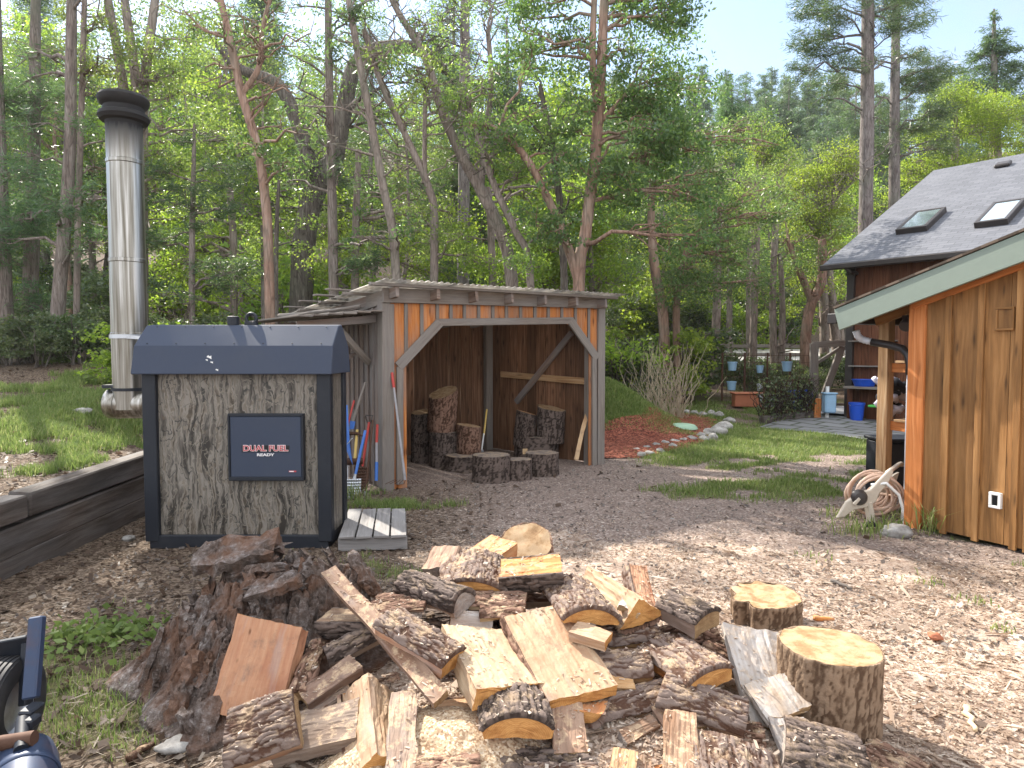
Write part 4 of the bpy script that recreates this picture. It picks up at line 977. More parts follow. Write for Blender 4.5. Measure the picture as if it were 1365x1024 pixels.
fw('flat', (276, 952, 2.74), (314, 823, 2.94), (379, 935, 2.72), .09, 'wide orange brown sawn slab leaning against the rotten stump', faces='split_orange', ends='end_orange')
fw('bark', (306, 946, 2.52), (392, 918, 2.56), (312, 1018, 2.36), .085, 'thick slab with deeply furrowed grey purple bark up, lowest at the left of the heap', .02, 'split_pale', 'end_tan', 'bark', bt=.022)
fw('flat', (356, 1012, 2.42), (470, 985, 2.42), (385, 950, 2.62), .06, 'flat slab strewn with sawdust behind the furrowed bark slab', faces='split_gray')
fw('wedge', (455, 900, 2.68), (460, 1006, 2.28), (530, 905, 2.68), .10, 'pale ridged quarter log pointing at the viewer with an orange cut end', .02, 'split_pale', 'end_orange', 'bark_red')
fw('flat', (514, 1050, 2.2), (520, 922, 2.58), (557, 1050, 2.2), .05, 'upright narrow pale split with a broken top beside the sawdust heap', faces='split_gray')
fw('flat', (427, 764, 3.18), (577, 936, 2.5), (450, 757, 3.2), .035, 'long thin grey board sloping across the left of the heap', faces='split_gray', ends='end_tan', rough=.3)
fw('bark', (500, 834, 2.80), (588, 890, 2.60), (522, 806, 2.94), .085, 'purple barked slab lying on the long thin board', .02, 'split_orange', 'end_orange', 'bark', bt=.02)
fw('flat', (633, 914, 2.50), (590, 834, 2.88), (730, 902, 2.68), .10, 'large pale sawn block with blue stain, left one of the middle pair', ends='end_orange')
fw('edge', (734, 937, 2.54), (672, 822, 2.98), (818, 905, 2.66), .05, 'large pale thin slab with a bark edged front, right of the two at the middle', ends='end_orange', bark='bark_red')
fw('bark', (640, 972, 2.36), (634, 908, 2.72), (742, 972, 2.36), .09, 'dark barked half log under the pale blocks with a bright orange front end', .055, 'split_orange', 'end_orange', 'bark_dark')
fw('half', (760, 946, 2.57), (772, 918, 2.75), (808, 946, 2.57), .05, 'small orange half moon end peeping out below the pale thin slab', faces='split_orange', ends='end_orange')
fw('flat', (785, 1004, 2.4), (776, 935, 2.6), (737, 1000, 2.4), .05, 'dull grey split standing below the pale thin slab', faces='split_gray')
fw('bark', (748, 821, 2.92), (720, 778, 3.32), (834, 833, 2.92), .075, 'humped barked half log with an orange face above the middle blocks', .06, 'split_orange', 'end_orange', 'bark')
fw('flat', (757, 842, 2.84), (806, 856, 2.76), (771, 827, 2.92), .05, 'short sawn stick end jutting right from under the humped half log', ends='end_orange')
fw('half', (667, 770, 3.2), (750, 762, 3.2), (668, 745, 3.42), .12, 'half log with its split orange face up and black bark below, near the top', faces='split_orange', ends='end_orange', bark='bark_dark')
fw('bark', (586, 784, 3.22), (592, 744, 3.55), (677, 789, 3.22), .085, 'purple barked half log with a curved orange face, left at the top of the heap', .06, 'split_orange', 'end_orange', 'bark')
fw('flat', (606, 742, 3.62), (652, 713, 3.85), (648, 753, 3.5), .10, 'splintery orange chunk leaning on the sawdust covered round', faces='split_orange', ends='end_orange')
fw('flat', (562, 758, 3.5), (574, 729, 3.62), (602, 750, 3.45), .08, 'small brown weathered chunk at the upper left of the heap', faces='split_gray', ends='end_gray')
fw('bark', (528, 786, 3.25), (604, 812, 3.02), (542, 761, 3.4), .09, 'dark barked limb lying left of the purple barked half log', .06, 'split_gray', 'end_gray', 'bark_dark')
fw('half', (423, 828, 3.02), (500, 830, 2.98), (440, 811, 3.16), .09, 'dark barked half log with a pale top under the long board', faces='split_gray', ends='end_tan', bark='bark_dark')
fw('bark', (490, 818, 3.12), (566, 812, 3.08), (500, 795, 3.3), .03, 'loose curled sheet of bark between the board and the dark limb', .012, 'split_gray', 'end_gray', 'bark_red')
fw('bark', (386, 925, 2.72), (414, 860, 3.0), (410, 932, 2.7), .05, 'slim barked stick standing beside the orange brown slab', .025, 'split_gray', 'end_tan', 'bark_red')
fw('flat', (410, 938, 2.66), (482, 889, 2.82), (404, 912, 2.74), .05, 'pale plank leaning up to the right behind the ridged quarter log', faces='split_gray')
fw('flat', (415, 955, 2.62), (470, 918, 2.74), (411, 938, 2.70), .04, 'second plank just below the leaning pale plank', faces='split_gray', push=.03)
fw('bark', (440, 882, 2.86), (510, 846, 2.98), (436, 862, 2.95), .06, 'thin dark limb with a white round end under the long board', .03, 'split_gray', 'split_white', 'bark_dark')
fw('wedge', (598, 824, 3.02), (655, 828, 3.0), (606, 800, 3.14), .05, 'small three sided wedge with a clean white face behind the pale block', .01, 'split_white', 'end_orange', 'bark_red')
fw('bark', (622, 808, 3.12), (698, 812, 3.08), (632, 788, 3.26), .035, 'thin slab of reddish bark below the black barked half log', .012, 'split_pale', 'end_tan', 'bark_red')
fw('bark', (640, 824, 3.03), (700, 822, 3.03), (646, 810, 3.14), .03, 'thin bark sliver tucked behind the two pale middle blocks', .01, 'split_pale', 'end_tan', 'bark_red')
fw('wedge', (756, 764, 3.42), (822, 808, 3.0), (808, 742, 3.52), .13, 'big clean wedge with a sharp ridge at the upper right of the heap', .02, 'split_pale', 'end_orange', 'bark_red')
fw('edge', (852, 810, 3.12), (840, 752, 3.38), (876, 803, 3.16), .09, 'orange split standing on end right of the big wedge', faces='split_orange', ends='end_orange', bark='bark')
fw('flat', (826, 806, 3.08), (834, 790, 3.18), (858, 810, 3.1), .03, 'small bluish white offcut at the foot of the standing orange split', faces='split_white')
fw('bark', (874, 806, 3.12), (928, 832, 2.94), (900, 786, 3.24), .10, 'weathered brown block with a grey side right of the orange split', .03, 'split_gray', 'end_tan', 'bark_dark')
fw('bark', (916, 912, 2.66), (851, 868, 2.96), (972, 886, 2.78), .075, 'wide barked slab littered with chips, its orange corner towards the viewer', .03, 'split_orange', 'end_orange', 'bark')
fw('bark', (878, 940, 2.62), (992, 980, 2.52), (898, 902, 2.78), .09, 'heavy furrowed grey bark log below the chip littered slab', .05, 'split_gray', 'end_tan', 'bark')
fw('flat', (888, 978, 2.5), (850, 912, 2.72), (940, 962, 2.56), .04, 'grey plank sloping down beneath the furrowed log', faces='split_gray', push=.03)
fw('flat', (884, 1040, 2.27), (886, 944, 2.58), (934, 1040, 2.27), .05, 'pale dusty plank standing in the front row of the heap', faces='split_gray')
fw('bark', (918, 1044, 2.27), (912, 978, 2.5), (1046, 1040, 2.34), .09, 'broad pale slab with rough bark on its right half in the front row', .03, 'split_pale', 'end_tan', 'bark')
fw('flat', (1000, 965, 2.66), (963, 829, 3.06), (1090, 944, 2.80), .04, 'long white sawn plank leaning beside the chopping block', faces='split_white', ends='end_tan')
fw('flat', (1024, 960, 2.62), (990, 912, 2.76), (1080, 940, 2.70), .03, 'pinkish pale offcut lying on the foot of the white plank', faces='split_white', ends='end_tan')
fw('flat', (1044, 1002, 2.5), (1025, 956, 2.62), (1088, 984, 2.56), .03, 'pale square offcut below the pinkish one', faces='split_white', ends='end_tan')
fw('bark', (1050, 1030, 2.36), (1160, 1062, 2.28), (1072, 962, 2.62), .1, 'dark deeply cracked bark log at the front right of the heap', .05, 'split_gray', 'end_gray', 'bark_dark')
fw('bark', (1098, 1005, 2.58), (1060, 905, 2.92), (1130, 995, 2.62), .05, 'narrow bark strip covered in rusty sawdust between plank and chopping block', .025, 'split_orange', 'end_tan', 'bark_red')
fw('bark', (1135, 1022, 2.5), (1215, 1062, 2.36), (1160, 985, 2.72), .07, 'low reddish barked split on the chips in front of the chopping block', .03, 'split_orange', 'end_orange', 'bark_red')
# pieces that show between and under the others
fw('bark', (700, 960, 2.55), (800, 930, 2.65), (700, 930, 2.68), .09, 'shadowed barked piece under the right of the two pale blocks', .04, 'split_gray', 'end_gray', 'bark_dark', push=.12)
fw('bark', (790, 905, 2.72), (872, 900, 2.74), (795, 870, 2.86), .07, 'flat barked piece between the pale thin slab and the chip littered slab', .025, 'split_pale', 'end_tan', 'bark', push=.02)
fw('flat', (790, 918, 2.68), (848, 918, 2.7), (800, 900, 2.74), .04, 'short pale split end beneath the flat barked piece', faces='split_pale')
fw('flat', (838, 990, 2.46), (880, 965, 2.56), (845, 960, 2.56), .05, 'small dark angular chunk left of the dusty front plank', faces='split_gray', ends='end_gray')
fw('flat', (812, 1040, 2.3), (818, 995, 2.44), (850, 1040, 2.3), .03, 'pale pointed shard at the bottom edge of the heap', faces='split_pale')
fw('bark', (640, 1050, 2.3), (790, 1050, 2.32), (650, 1000, 2.46), .10, 'dark wet looking bark log lowest in the middle front', .05, 'split_gray', 'end_gray', 'bark_dark')
fw('flat', (840, 1050, 2.25), (842, 985, 2.46), (885, 1050, 2.26), .04, 'leaning brown plank left of the dusty front plank', faces='split_gray', push=.04)
fw('bark', (470, 960, 2.66), (540, 930, 2.74), (470, 925, 2.78), .08, 'shaded barked piece behind the ridged quarter log', .04, 'split_gray', 'end_gray', 'bark_red', push=.14)
fw('bark', (560, 905, 2.8), (640, 960, 2.6), (590, 880, 2.9), .07, 'dim barked split below the end of the long board', .03, 'split_gray', 'end_tan', 'bark_red', push=.14)
fw('bark', (560, 850, 3.05), (660, 850, 3.05), (565, 815, 3.25), .08, 'dark limb hidden behind the purple barked slab', .04, 'split_gray', 'end_gray', 'bark_dark', push=.1)
fw('bark', (700, 800, 3.3), (790, 800, 3.3), (705, 775, 3.5), .08, 'shadowy barked split behind the humped half log', .04, 'split_gray', 'end_gray', 'bark', push=.1)
fw('bark', (810, 860, 2.98), (880, 850, 3.02), (815, 825, 3.16), .07, 'bark slab under chips between the stick end and the weathered block', .03, 'split_pale', 'end_tan', 'bark', push=.04)
fw('bark', (930, 870, 3.0), (985, 900, 2.9), (950, 845, 3.15), .06, 'barked piece half hidden left of the white plank', .025, 'split_pale', 'end_tan', 'bark_red', push=.06)
fw('flat', (995, 1020, 2.46), (1048, 1010, 2.5), (985, 985, 2.6), .04, 'pale thin board under the white plank foot', faces='split_pale', push=.04)
fw('flat', (590, 968, 2.52), (628, 955, 2.58), (585, 945, 2.62), .05, 'small pale block sunk in the sawdust heap', faces='split_gray')
fw('bark', (395, 1050, 2.35), (480, 1050, 2.3), (400, 1005, 2.48), .07, 'dark split at the bottom left beneath the sawdust strewn slab', .03, 'split_gray', 'end_gray', 'bark_dark', push=.06)

fw('bark', (800, 960, 2.5), (905, 935, 2.62), (805, 925, 2.66), .08, 'barked split lying behind the dusty plank in the front row', .035, 'split_gray', 'end_tan', 'bark', push=.08)
fw('edge', (690, 1040, 2.28), (700, 985, 2.48), (770, 1030, 2.3), .05, 'brown split face showing low between bark log and grey split', faces='split_gray', ends='end_tan', bark='bark_red', push=.05)
fw('bark', (930, 985, 2.52), (1020, 1000, 2.5), (940, 955, 2.64), .07, 'bark topped split tucked over the broad front slab', .03, 'split_pale', 'end_orange', 'bark_red', push=.05)
fw('wedge', (860, 1015, 2.36), (905, 985, 2.5), (880, 1040, 2.34), .07, 'small three sided split beside the dusty front plank', .01, 'split_orange', 'end_orange', 'bark_red')
fw('flat', (745, 985, 2.5), (800, 975, 2.54), (742, 960, 2.58), .04, 'thin dull offcut lying on the bark log in the middle front', faces='split_gray')
fw('bark', (640, 880, 2.95), (640, 830, 3.2), (720, 880, 2.95), .1, 'thick barked half log buried under the two pale blocks', .05, 'split_gray', 'end_tan', 'bark_dark', push=.15)
fw('bark', (880, 870, 3.0), (960, 850, 3.05), (885, 838, 3.15), .08, 'barked split beneath the chip littered slab and the weathered block', .035, 'split_gray', 'end_tan', 'bark_red', push=.08)
fw('edge', (1000, 1045, 2.4), (1055, 1035, 2.44), (995, 1005, 2.52), .05, 'tan split face at the bottom edge beside the cracked bark log', faces='split_orange', ends='end_orange', bark='bark', push=.06)
fw('bark', (700, 1060, 2.2), (800, 1062, 2.2), (705, 1020, 2.34), .08, 'furrowed bark slab cut by the bottom edge in the middle front', .03, 'split_gray', 'end_tan', 'bark')
fw('bark', (555, 1050, 2.2), (640, 1045, 2.22), (560, 1012, 2.34), .08, 'barked split half sunk in the sawdust at the bottom edge of the heap', .035, 'split_orange', 'end_orange', 'bark_red')
fw('half', (578, 955, 2.56), (636, 945, 2.6), (582, 935, 2.66), .06, 'small half log lying face up on the sawdust below the long board', faces='split_pale', ends='end_orange', bark='bark')
# rounds
c = at(706, 742, 3.95); round_log('log_round', c+Vector((0, .12, -.1)), Vector((-.1, -.55, .75)), .155, .22, 'sawdust covered log round showing its bright cut face at the top of the heap', bark='bark_red', ends='end_tan', seg=80, rough=.08)
b = on_z(1101, 962, 0.02); round_log('chopping_block', b, (.02, 0, 1), .2, .335, 'pale topped chopping block, a sawn log standing right of the heap', 'chopping block', 'bark_block', 'end_tan', seg=150, rough=.05, ell=1.0, cell=(.2, .017), bt=.012, flare=.03)
b = on_z(1030, 838, 0.0)+Vector((-.02, .12, 0)); round_log('log_round', b, (-.02, -.03, 1), .215, .16, 'low cracked log round with a splintered left edge behind the chopping block', bark='bark_block', ends='end_tan', seg=120, rough=.14, notch=((math.pi*.95, .5, .3), (2.2, .12, .35), (3.9, .2, .25)), smooth_top=.014)

# stumps in and before the shed
def stump(px, ytop, ybase, wpx, Y, label, z0=None, lean=(0, 0), bark='bark_dark', ends='end_tan', flare=.05, topcut=(0, 0), rough=.1, ell=1.0, notch=None):
    top = at(px, ytop, Y); bs = at(px, ybase, Y); z0_ = H(bs.x, bs.y)-.01 if z0 is None else z0
    r = wpx*Y/910/2*.93
    return round_log('log_section', Vector((top.x-lean[0], top.y-lean[1], z0_)), Vector((lean[0], lean[1], top.z-z0_)), r, (Vector((lean[0], lean[1], top.z-z0_))).length, label, 'log section', bark, ends, 'log sections stored in the shed', ell, 72, flare, (.12, .035), .016, topcut, rough, notch)
gy = lambda ybase: on_z(682, ybase, 0).y
s = stump(655, 606, 645, 52, gy(640), 'mossy grey log section at the left front of the shed mouth', flare=.08, ends='end_gray')
s = stump(692, 612, 644, 34, gy(638), 'narrow log section with a pale grey side in the middle of the shed mouth', ends='end_gray', notch=((5.2, .3, .25),))
s = stump(722, 603, 638, 45, gy(632), 'wide log section with a frosty grey top at the right front of the shed mouth', ends='end_gray', flare=.06)
s = stump(622, 606, 640, 58, 9.35, 'flared root log section behind the mossy grey one', ends='end_gray', flare=.25)
s = stump(625, 567, 607, 33, 9.5, 'reddish brown log section stacked on the flared root section', z0=at(625, 606, 9.35).z, bark='bark_red', topcut=(-.15, 0), flare=.02)
s = stump(592, 575, 628, 42, 9.6, 'dark upright log section at the foot of the tall slanting one', ends='end_gray')
s = stump(591, 523, 576, 38, 9.6, 'tall log section with a slanting pale cut, topmost at the left', z0=at(591, 575, 9.6).z, bark='bark_red', topcut=(.3, .35), lean=(.03, 0))
s = stump(562, 549, 622, 28, 9.9, 'slender dark log section with a pale top against the left back wall', topcut=(.1, .2))
s = stump(715, 580, 612, 60, 10.2, 'dark log section under the tilted ones at the right', ends='end_gray')
lo = at(697, 592, 10.1); hi = at(702, 550, 9.95); round_log('log_section', lo, hi-lo, .145, (hi-lo).length, 'tilted log section with a pale oval cut at the right of the shed', 'log section', 'bark_dark', 'end_orange', 'log sections stored in the shed', 1, 72, 0, (.12, .035), .016, (-.2, -.35), .1)
lo = at(733, 590, 10.1); hi = at(735, 544, 10.1); round_log('log_section', lo, hi-lo, .2, (hi-lo).length, 'big black barked log section beside the tilted one', 'log section', 'bark_dark', 'end_tan', 'log sections stored in the shed', 1, 72, 0, (.12, .035), .016, (-.14, .1), .12)
fw('flat', (765, 612, 9.45), (781, 545, 9.75), (771, 612, 9.45), .03, 'thin pale stick leaning at the right shed post', faces='split_pale', group=None)
fw('flat', (697, 606, 9.0), (703, 606, 9.0), (697, 598, 9.02), .05, 'small pale block standing on the wide frosty log section', faces='split_pale', group=None)

# rotten stump left of the heap
def rotten_stump():
    cx, cy = -1.22, 3.33; n = 150; g = np.linspace(-.72, .72, n); X, Y = np.meshgrid(g, g)
    wx = X+.06*(fbm(X*5, Y*5, 3)-.5); wy = Y+.06*(fbm(X*5+9, Y*5, 4)-.5)
    th = np.arctan2(wy, wx); r = np.hypot(wx/1.0, wy/.95)*(1+.10*np.sin(th*5+1)+.06*np.sin(th*9))
    main = .42*S(.70, .1, r)**.9; top = .47*S(.32, .2, np.hypot(wx+.05, wy-.12))
    lob2 = .41*S(.28, .14, np.hypot(wx-.30, wy-.08))
    h = np.maximum.reduce([main, top+.03*wx, lob2])*(1-.85*np.exp(-((X-.36)/.26)**2-((Y+.44)/.22)**2))
    f1, f2, cid = worley(wx*9+th*.6, wy*9, 5); g1, g2, gid = worley(wx*24+3, wy*24, 6)
    msk = S(.03, .25, h)
    h = h+msk*((cid-.5)*.08+(gid-.5)*.035-.05*S(.12, .0, f2-f1)-.025*S(.15, 0, g2-g1))+(fbm(X*30, Y*30, 7)-.5)*.05*msk
    ground_ = Hn(X+cx, Y+cy); Z = ground_+h-.03*(h < .02)
    m, t, out = newmat('rotten grey and red wood')
    ob = nd(t, 'TexCoord').outputs['Object']; n1 = noise_tex(t, ob, 7, 7, .7); n2 = noise_tex(t, ob, 40, 5, .7); n3 = noise_tex(t, mapped(t, ob, (30, 30, 6)), 1.0, 5, .6)
    c = ramp(t, mth(t, 'ADD', mth(t, 'MULTIPLY', n1, .45), mth(t, 'MULTIPLY', n2, .55)), [(.35, (.024, .018, .015)), (.44, (.075, .052, .04)), (.51, (.13, .1, .086)), (.58, (.22, .19, .175)), (.66, (.42, .39, .37))])
    c = mixc(t, ramp(t, n3, [(.5, (0, 0, 0)), (.7, (.5, .5, .5))]), c, (.085, .066, .056)); M['rot'] = m
    c = mixc(t, ramp(t, noise_tex(t, ob, 4.5, 4), [(.45, (0, 0, 0)), (.58, (.75, .75, .75))]), c, (.15, .075, .043))
    finish(t, out, c, .85, mth(t, 'ADD', n2, n3), 1.0, .02, spec=.3)
    o = grid_mesh('rotten_stump', X, Y, Z-0.0, m); o.location = (cx, cy, 0)
    tag(o, 'large crumbling grey and red brown rotten stump at the left of the firewood heap', 'stump')
    o.data.polygons.foreach_set('use_smooth', np.zeros(len(o.data.polygons), bool))
    # loose splinters of the rotten wood standing on it
    return o
rst = rotten_stump()
def shard(p, d, nrm, L, w, t_, seed):
    d = d.normalized(); y = nrm.cross(d).normalized(); z = d.cross(y); V = []; F = []; nx, ny = 9, 5; rows = []
    for i in range(nx):
        f = i/(nx-1)-.5
        for k in range(2*ny):
            a = (k if k < ny else 2*ny-1-k)/(ny-1)-.5; top = 1 if k < ny else -1
            q = Vector((f*L, a*w*(1-.5*abs(f)), top*t_*.5)); n_ = Vector((noise.noise(Vector((i*.7+seed, k*.9, 1))), noise.noise(Vector((i*.7+seed, k*.9, 7))), noise.noise(Vector((i*.8+seed, k*1.1, 13)))))
            if i in (0, nx-1): q.x += n_.x*L*.35
            q += Vector((0, n_.y*w*.28, n_.z*t_*.6)); V.append(p+d*q.x+y*q.y+z*q.z)
    for i in range(nx-1):
        for k in range(2*ny): k2 = (k+1) % (2*ny); F.append([i*2*ny+k, i*2*ny+k2, (i+1)*2*ny+k2, (i+1)*2*ny+k])
    F.append(list(range(2*ny))[::-1]); F.append([(nx-1)*2*ny+k for k in range(2*ny)])
    o = raw_mesh('decayed_slab', V, F, [M['rot']]); put(o, rst); return o
rr_ = random.Random(5); bpy.context.view_layer.update(); dg_ = bpy.context.evaluated_depsgraph_get()
for i in range(78):
    a = rr_.uniform(0, 6.28); q = .68*rr_.random()**.6; x, y = -1.22+q*math.cos(a), 3.33+q*math.sin(a)*.95
    if x > -1.0 and y < 3.1: continue
    hit, loc, nrm = rst.ray_cast(Vector((x+1.22, y-3.33, 2)), Vector((0, 0, -1)))[:3]
    if not hit or loc.z < .06: continue
    out_ = Vector((math.cos(a), math.sin(a), 0)); d = (Vector((rr_.gauss(0, .25), rr_.gauss(0, .25), 1))-out_*rr_.uniform(.1, .8)) if q > .25 else Vector((rr_.gauss(0, 1), rr_.gauss(0, 1), rr_.gauss(0, .35)))
    shard(loc+rst.location+out_*.012, d, (out_+Vector((0, 0, .5))), rr_.uniform(.10, .3), rr_.uniform(.04, .12), rr_.uniform(.02, .05), i*3.3)
for i, (a, b, w, t_) in enumerate((((262, 748, 3.4), (368, 728, 3.45), .2, .07), ((398, 752, 3.42), (432, 778, 3.3), .1, .05), ((330, 792, 3.15), (400, 770, 3.22), .1, .05))):
    p, q = at(*a), at(*b); shard((p+q)/2, q-p, Vector((.1, -.45, 1)), (q-p).length, w, t_, 40+i*5.1)

# sawdust heap at the front
def sawdust():
    m, t, out = newmat('coarse sawdust'); ob = nd(t, 'TexCoord').outputs['Object']
    v = nd(t, 'TexVoronoi', {'Vector': ob, 'Scale': 130.0}); vc = nd(t, 'SeparateXYZ', {0: v.outputs[1]}).outputs[0]; n = noise_tex(t, ob, 14, 5, .65)
    c = ramp(t, vc, [(0, (.2, .12, .07)), (.3, (.38, .26, .16)), (.7, (.55, .42, .28)), (1, (.68, .58, .44))]); c = mixc(t, mth(t, 'MULTIPLY', n, .4), c, (.3, .21, .14))
    finish(t, out, c, .95, mth(t, 'ADD', mth(t, 'MULTIPLY', vc, .5), n), .9, .012, spec=.15)
    n_ = 150; gx = np.linspace(-.62, .42, n_); gy_ = np.linspace(-.55, .4, n_); X, Y = np.meshgrid(gx, gy_)
    cx, cy = at(598, 985, 2.42).x, 2.36
    d = np.hypot((X+.0)/.40, (Y-.05)/.34); h = .15*np.exp(-d**2*1.6)+.05*(fbm(X*6, Y*6, 51)-.5)*np.exp(-d*1.2)+.012*(fbm(X*45, Y*45, 52)-.5)
    d2 = np.hypot((X+.30)/.25, (Y-.0)/.3); h = np.maximum(h, .12*np.exp(-d2**2*1.8)+.012*(fbm(X*45, Y*45, 52)-.5))
    Z = Hn(X+cx, Y+cy)*1.0-.04+h
    o = grid_mesh('sawdust', X, Y, Z, m); o.location = (cx, cy, 0); tag(o, 'pale heap of coarse sawdust at the front of the firewood', 'sawdust', None, 'stuff'); M['sawdust'] = m
sawdust()
# ================================================================ BARN AT THE RIGHT
C0 = Vector((3.635, 6.2, 0)); ba = Vector((-.451, .892, 0)).normalized(); bn = Vector((.892, .451, 0)).normalized()
barn = empty('barn', C0, 'orange brown board and batten barn with a sage green bargeboard at the right edge', 'barn')
fp0 = C0-bn*.20
tl, bl, tr, br = (on_plane(*q, fp0, bn) for q in ((1117, 412), (1117, 441), (1365, 311), (1365, 347)))
s_of = lambda p: (p-fp0).dot(-ba)       # along the wall, growing towards the viewer
k_top = (tr.z-tl.z)/(s_of(tr)-s_of(tl)); s_l = s_of(tl); fh = tl.z-bl.z
ztop = lambda s: tl.z+k_top*(s-s_l)
SRIDGE = 2.3; SEND = 4.9
bp = lambda s, d, z: C0-ba*s+bn*d+UP*z
zr_ = lambda s: ztop(s) if s < SRIDGE else ztop(2*SRIDGE-s)
# walls: vertical boards with battens
mb = MB(); wdt = .235; s = .10
while s < SEND-.1:
    w = wdt*random.uniform(.93, 1.07); mid = s+w/2; z1 = zr_(mid)-.06
    mb.box(bp(mid, .0, (z1)/2+.02)+bn*random.uniform(0, .004), (w-.004, .024, z1-.04), Matrix((-ba, bn, UP)).transposed(), jit=.0015); s += w
mb.build('gable_wall', M['barn'], barn)
mb = MB(); mb.box(bp(.0, 2.0, 1.0)+ba*-.015, (.02, 4.0, 1.96), Matrix((-ba, bn, UP)).transposed()); mb.box(bp(SEND-.03, 2.0, 1.0), (.02, 4.0, 1.9), Matrix((-ba, bn, UP)).transposed()); mb.box(bp(SEND/2, 4.0, 1.2), (SEND, .02, 2.4), Matrix((-ba, bn, UP)).transposed())
mb.build('rear_wall', M['barn'], barn)
a, b = bp(.055, -.022, 0), bp(.055, -.022, zr_(.055)-.05); mb = MB(); mb.beam(a, b, .15, .03, up=-bn); mb.build('corner_board', M['barn_orange'], barn, bevel=.003)
a, b = bp(-.012, .09, 0), bp(-.012, .09, zr_(0)-.1); mb = MB(); mb.beam(a, b, .15, .03, up=ba); mb.build('corner_board', M['barn_orange'], barn, bevel=.003)
for px, py in ((1258, 640), (1301, 640), (1352, 640)):
    p = on_plane(px, py, C0-bn*.03, bn); s = s_of(p); a, b = bp(s, -.024, .02), bp(s, -.024, zr_(s)-.06); mb = MB(); mb.beam(a, b, .052, .024, up=-bn, jit=.001); mb.build('batten', M['barn'], barn, bevel=.002)
for s in (.98, 1.35, 1.75, 2.1, 2.6, 3.1, 3.6, 4.1):
    if s > .9: a, b = bp(s, -.024, .02), bp(s, -.024, zr_(s)-.06); mb = MB(); mb.beam(a, b, .052, .024, up=-bn, jit=.001); mb.build('batten', M['barn'], barn, bevel=.002)
# rake board on the wall, green bargeboard, roof
for name, mat, d, h, off in (('rake_trim', 'barn_orange', -.036, .17, .14), ('bargeboard', 'green_paint', -.2, fh, fh/2)):
    for (sa, sb) in ((s_l if name == 'bargeboard' else 0, SRIDGE), (SRIDGE, 2*SRIDGE-s_l if name == 'bargeboard' else SEND)):
        a, b = bp(sa, d, zr_(sa)-off), bp(sb, d, zr_(sb)-off); mb = MB(); mb.beam(a, b, .035, h, up=UP); mb.build(name, M[mat], barn, bevel=.003)
for (sa, sb) in ((s_l-.03, SRIDGE), (2*SRIDGE-s_l+.03, SRIDGE)):
    mb = MB(); n_ = 1
    A_, B_, C_, D_ = bp(sa, -.228, zr_(max(sa, s_l))+.012-(k_top*.03)), bp(sb, -.228, zr_(SRIDGE)+.012), bp(sb, 4.2, zr_(SRIDGE)+.012), bp(sa, 4.2, zr_(max(sa, s_l))+.012-(k_top*.03))
    if sa > sb: A_.z = D_.z = zr_(2*SRIDGE-s_l)+.012-k_top*.03
    L_ = (B_-A_).length
    mb.face([A_, B_, C_, D_], [(0, 0), (0, L_), (4.4, L_), (4.4, 0)])
    o = mb.build('roof', M['shingle_brown'], barn); so = o.modifiers.new('Solid', 'SOLIDIFY'); so.thickness = .02; so.offset = -1 if (B_-A_).cross(C_-A_).z < 0 else 1
    mb = MB(); dz = Vector((0, 0, -.035))+bn*.07; mb.face([A_+dz, B_+dz, C_+dz, D_+dz]); o = mb.build('roof_deck', M['barn'], barn); so = o.modifiers.new('Solid', 'SOLIDIFY'); so.thickness = .02
# eave: gutter end, soffit rafters, downspout
mb = MB(); g0, g1 = bp(s_l-.07, -.2, ztop(s_l)-.09), bp(s_l-.07, 4.0, ztop(s_l)-.09); mb.beam(g0, g1, .11, .1); mb.build('gutter', M['dark_pipe'], barn, bevel=.008)
for d in (.3, 1.0, 1.7, 2.4):
    mb = MB(); mb.beam(bp(s_l+.05, d, ztop(s_l)-.1), bp(.1, d, ztop(.1)-.1), .05, .12); mb.build('rafter_tail', M['barn'], barn, bevel=.003)
mb = MB(); P = [at(1141, 441, 6.80), at(1144, 449, 6.80), at(1150, 453, 6.79), at(1163, 456, 6.72)]; Q = []
for i in range(len(P)-1):
    for k in range(6): Q.append(P[i].lerp(P[i+1], k/6))
mb.tube(Q, [.036 if i % 2 else .03 for i in range(len(Q))], 12); mb.build('flexible_elbow', M['gray_paint'], barn, smooth=True)
mb = MB(); mb.tube([at(1162, 456, 6.72), at(1185, 460, 6.6), at(1203, 465, 6.47), at(1210.5, 473, 6.4), at(1213, 486, 6.37), at(1212.5, 500, 6.36)], .036, 14); mb.build('drain_pipe', M['dark_pipe'], barn, smooth=True)
mb = MB(); a, b = at(1212.5, 499, 6.36), at(1209.5, 716, 6.36); a.x = b.x = (a.x+b.x)/2; b.z = .03; mb.tube([a, a.lerp(b, .5), b], .034, 14); mb.build('downspout', M['gray_paint'], barn, auto=40)
mb = MB(); mb.lathe([(.05, 0), (.05, .16), (.038, .18)], (b.x, b.y, .0), n=14); mb.build('drain_socket', M['white_paint'], barn, auto=40)
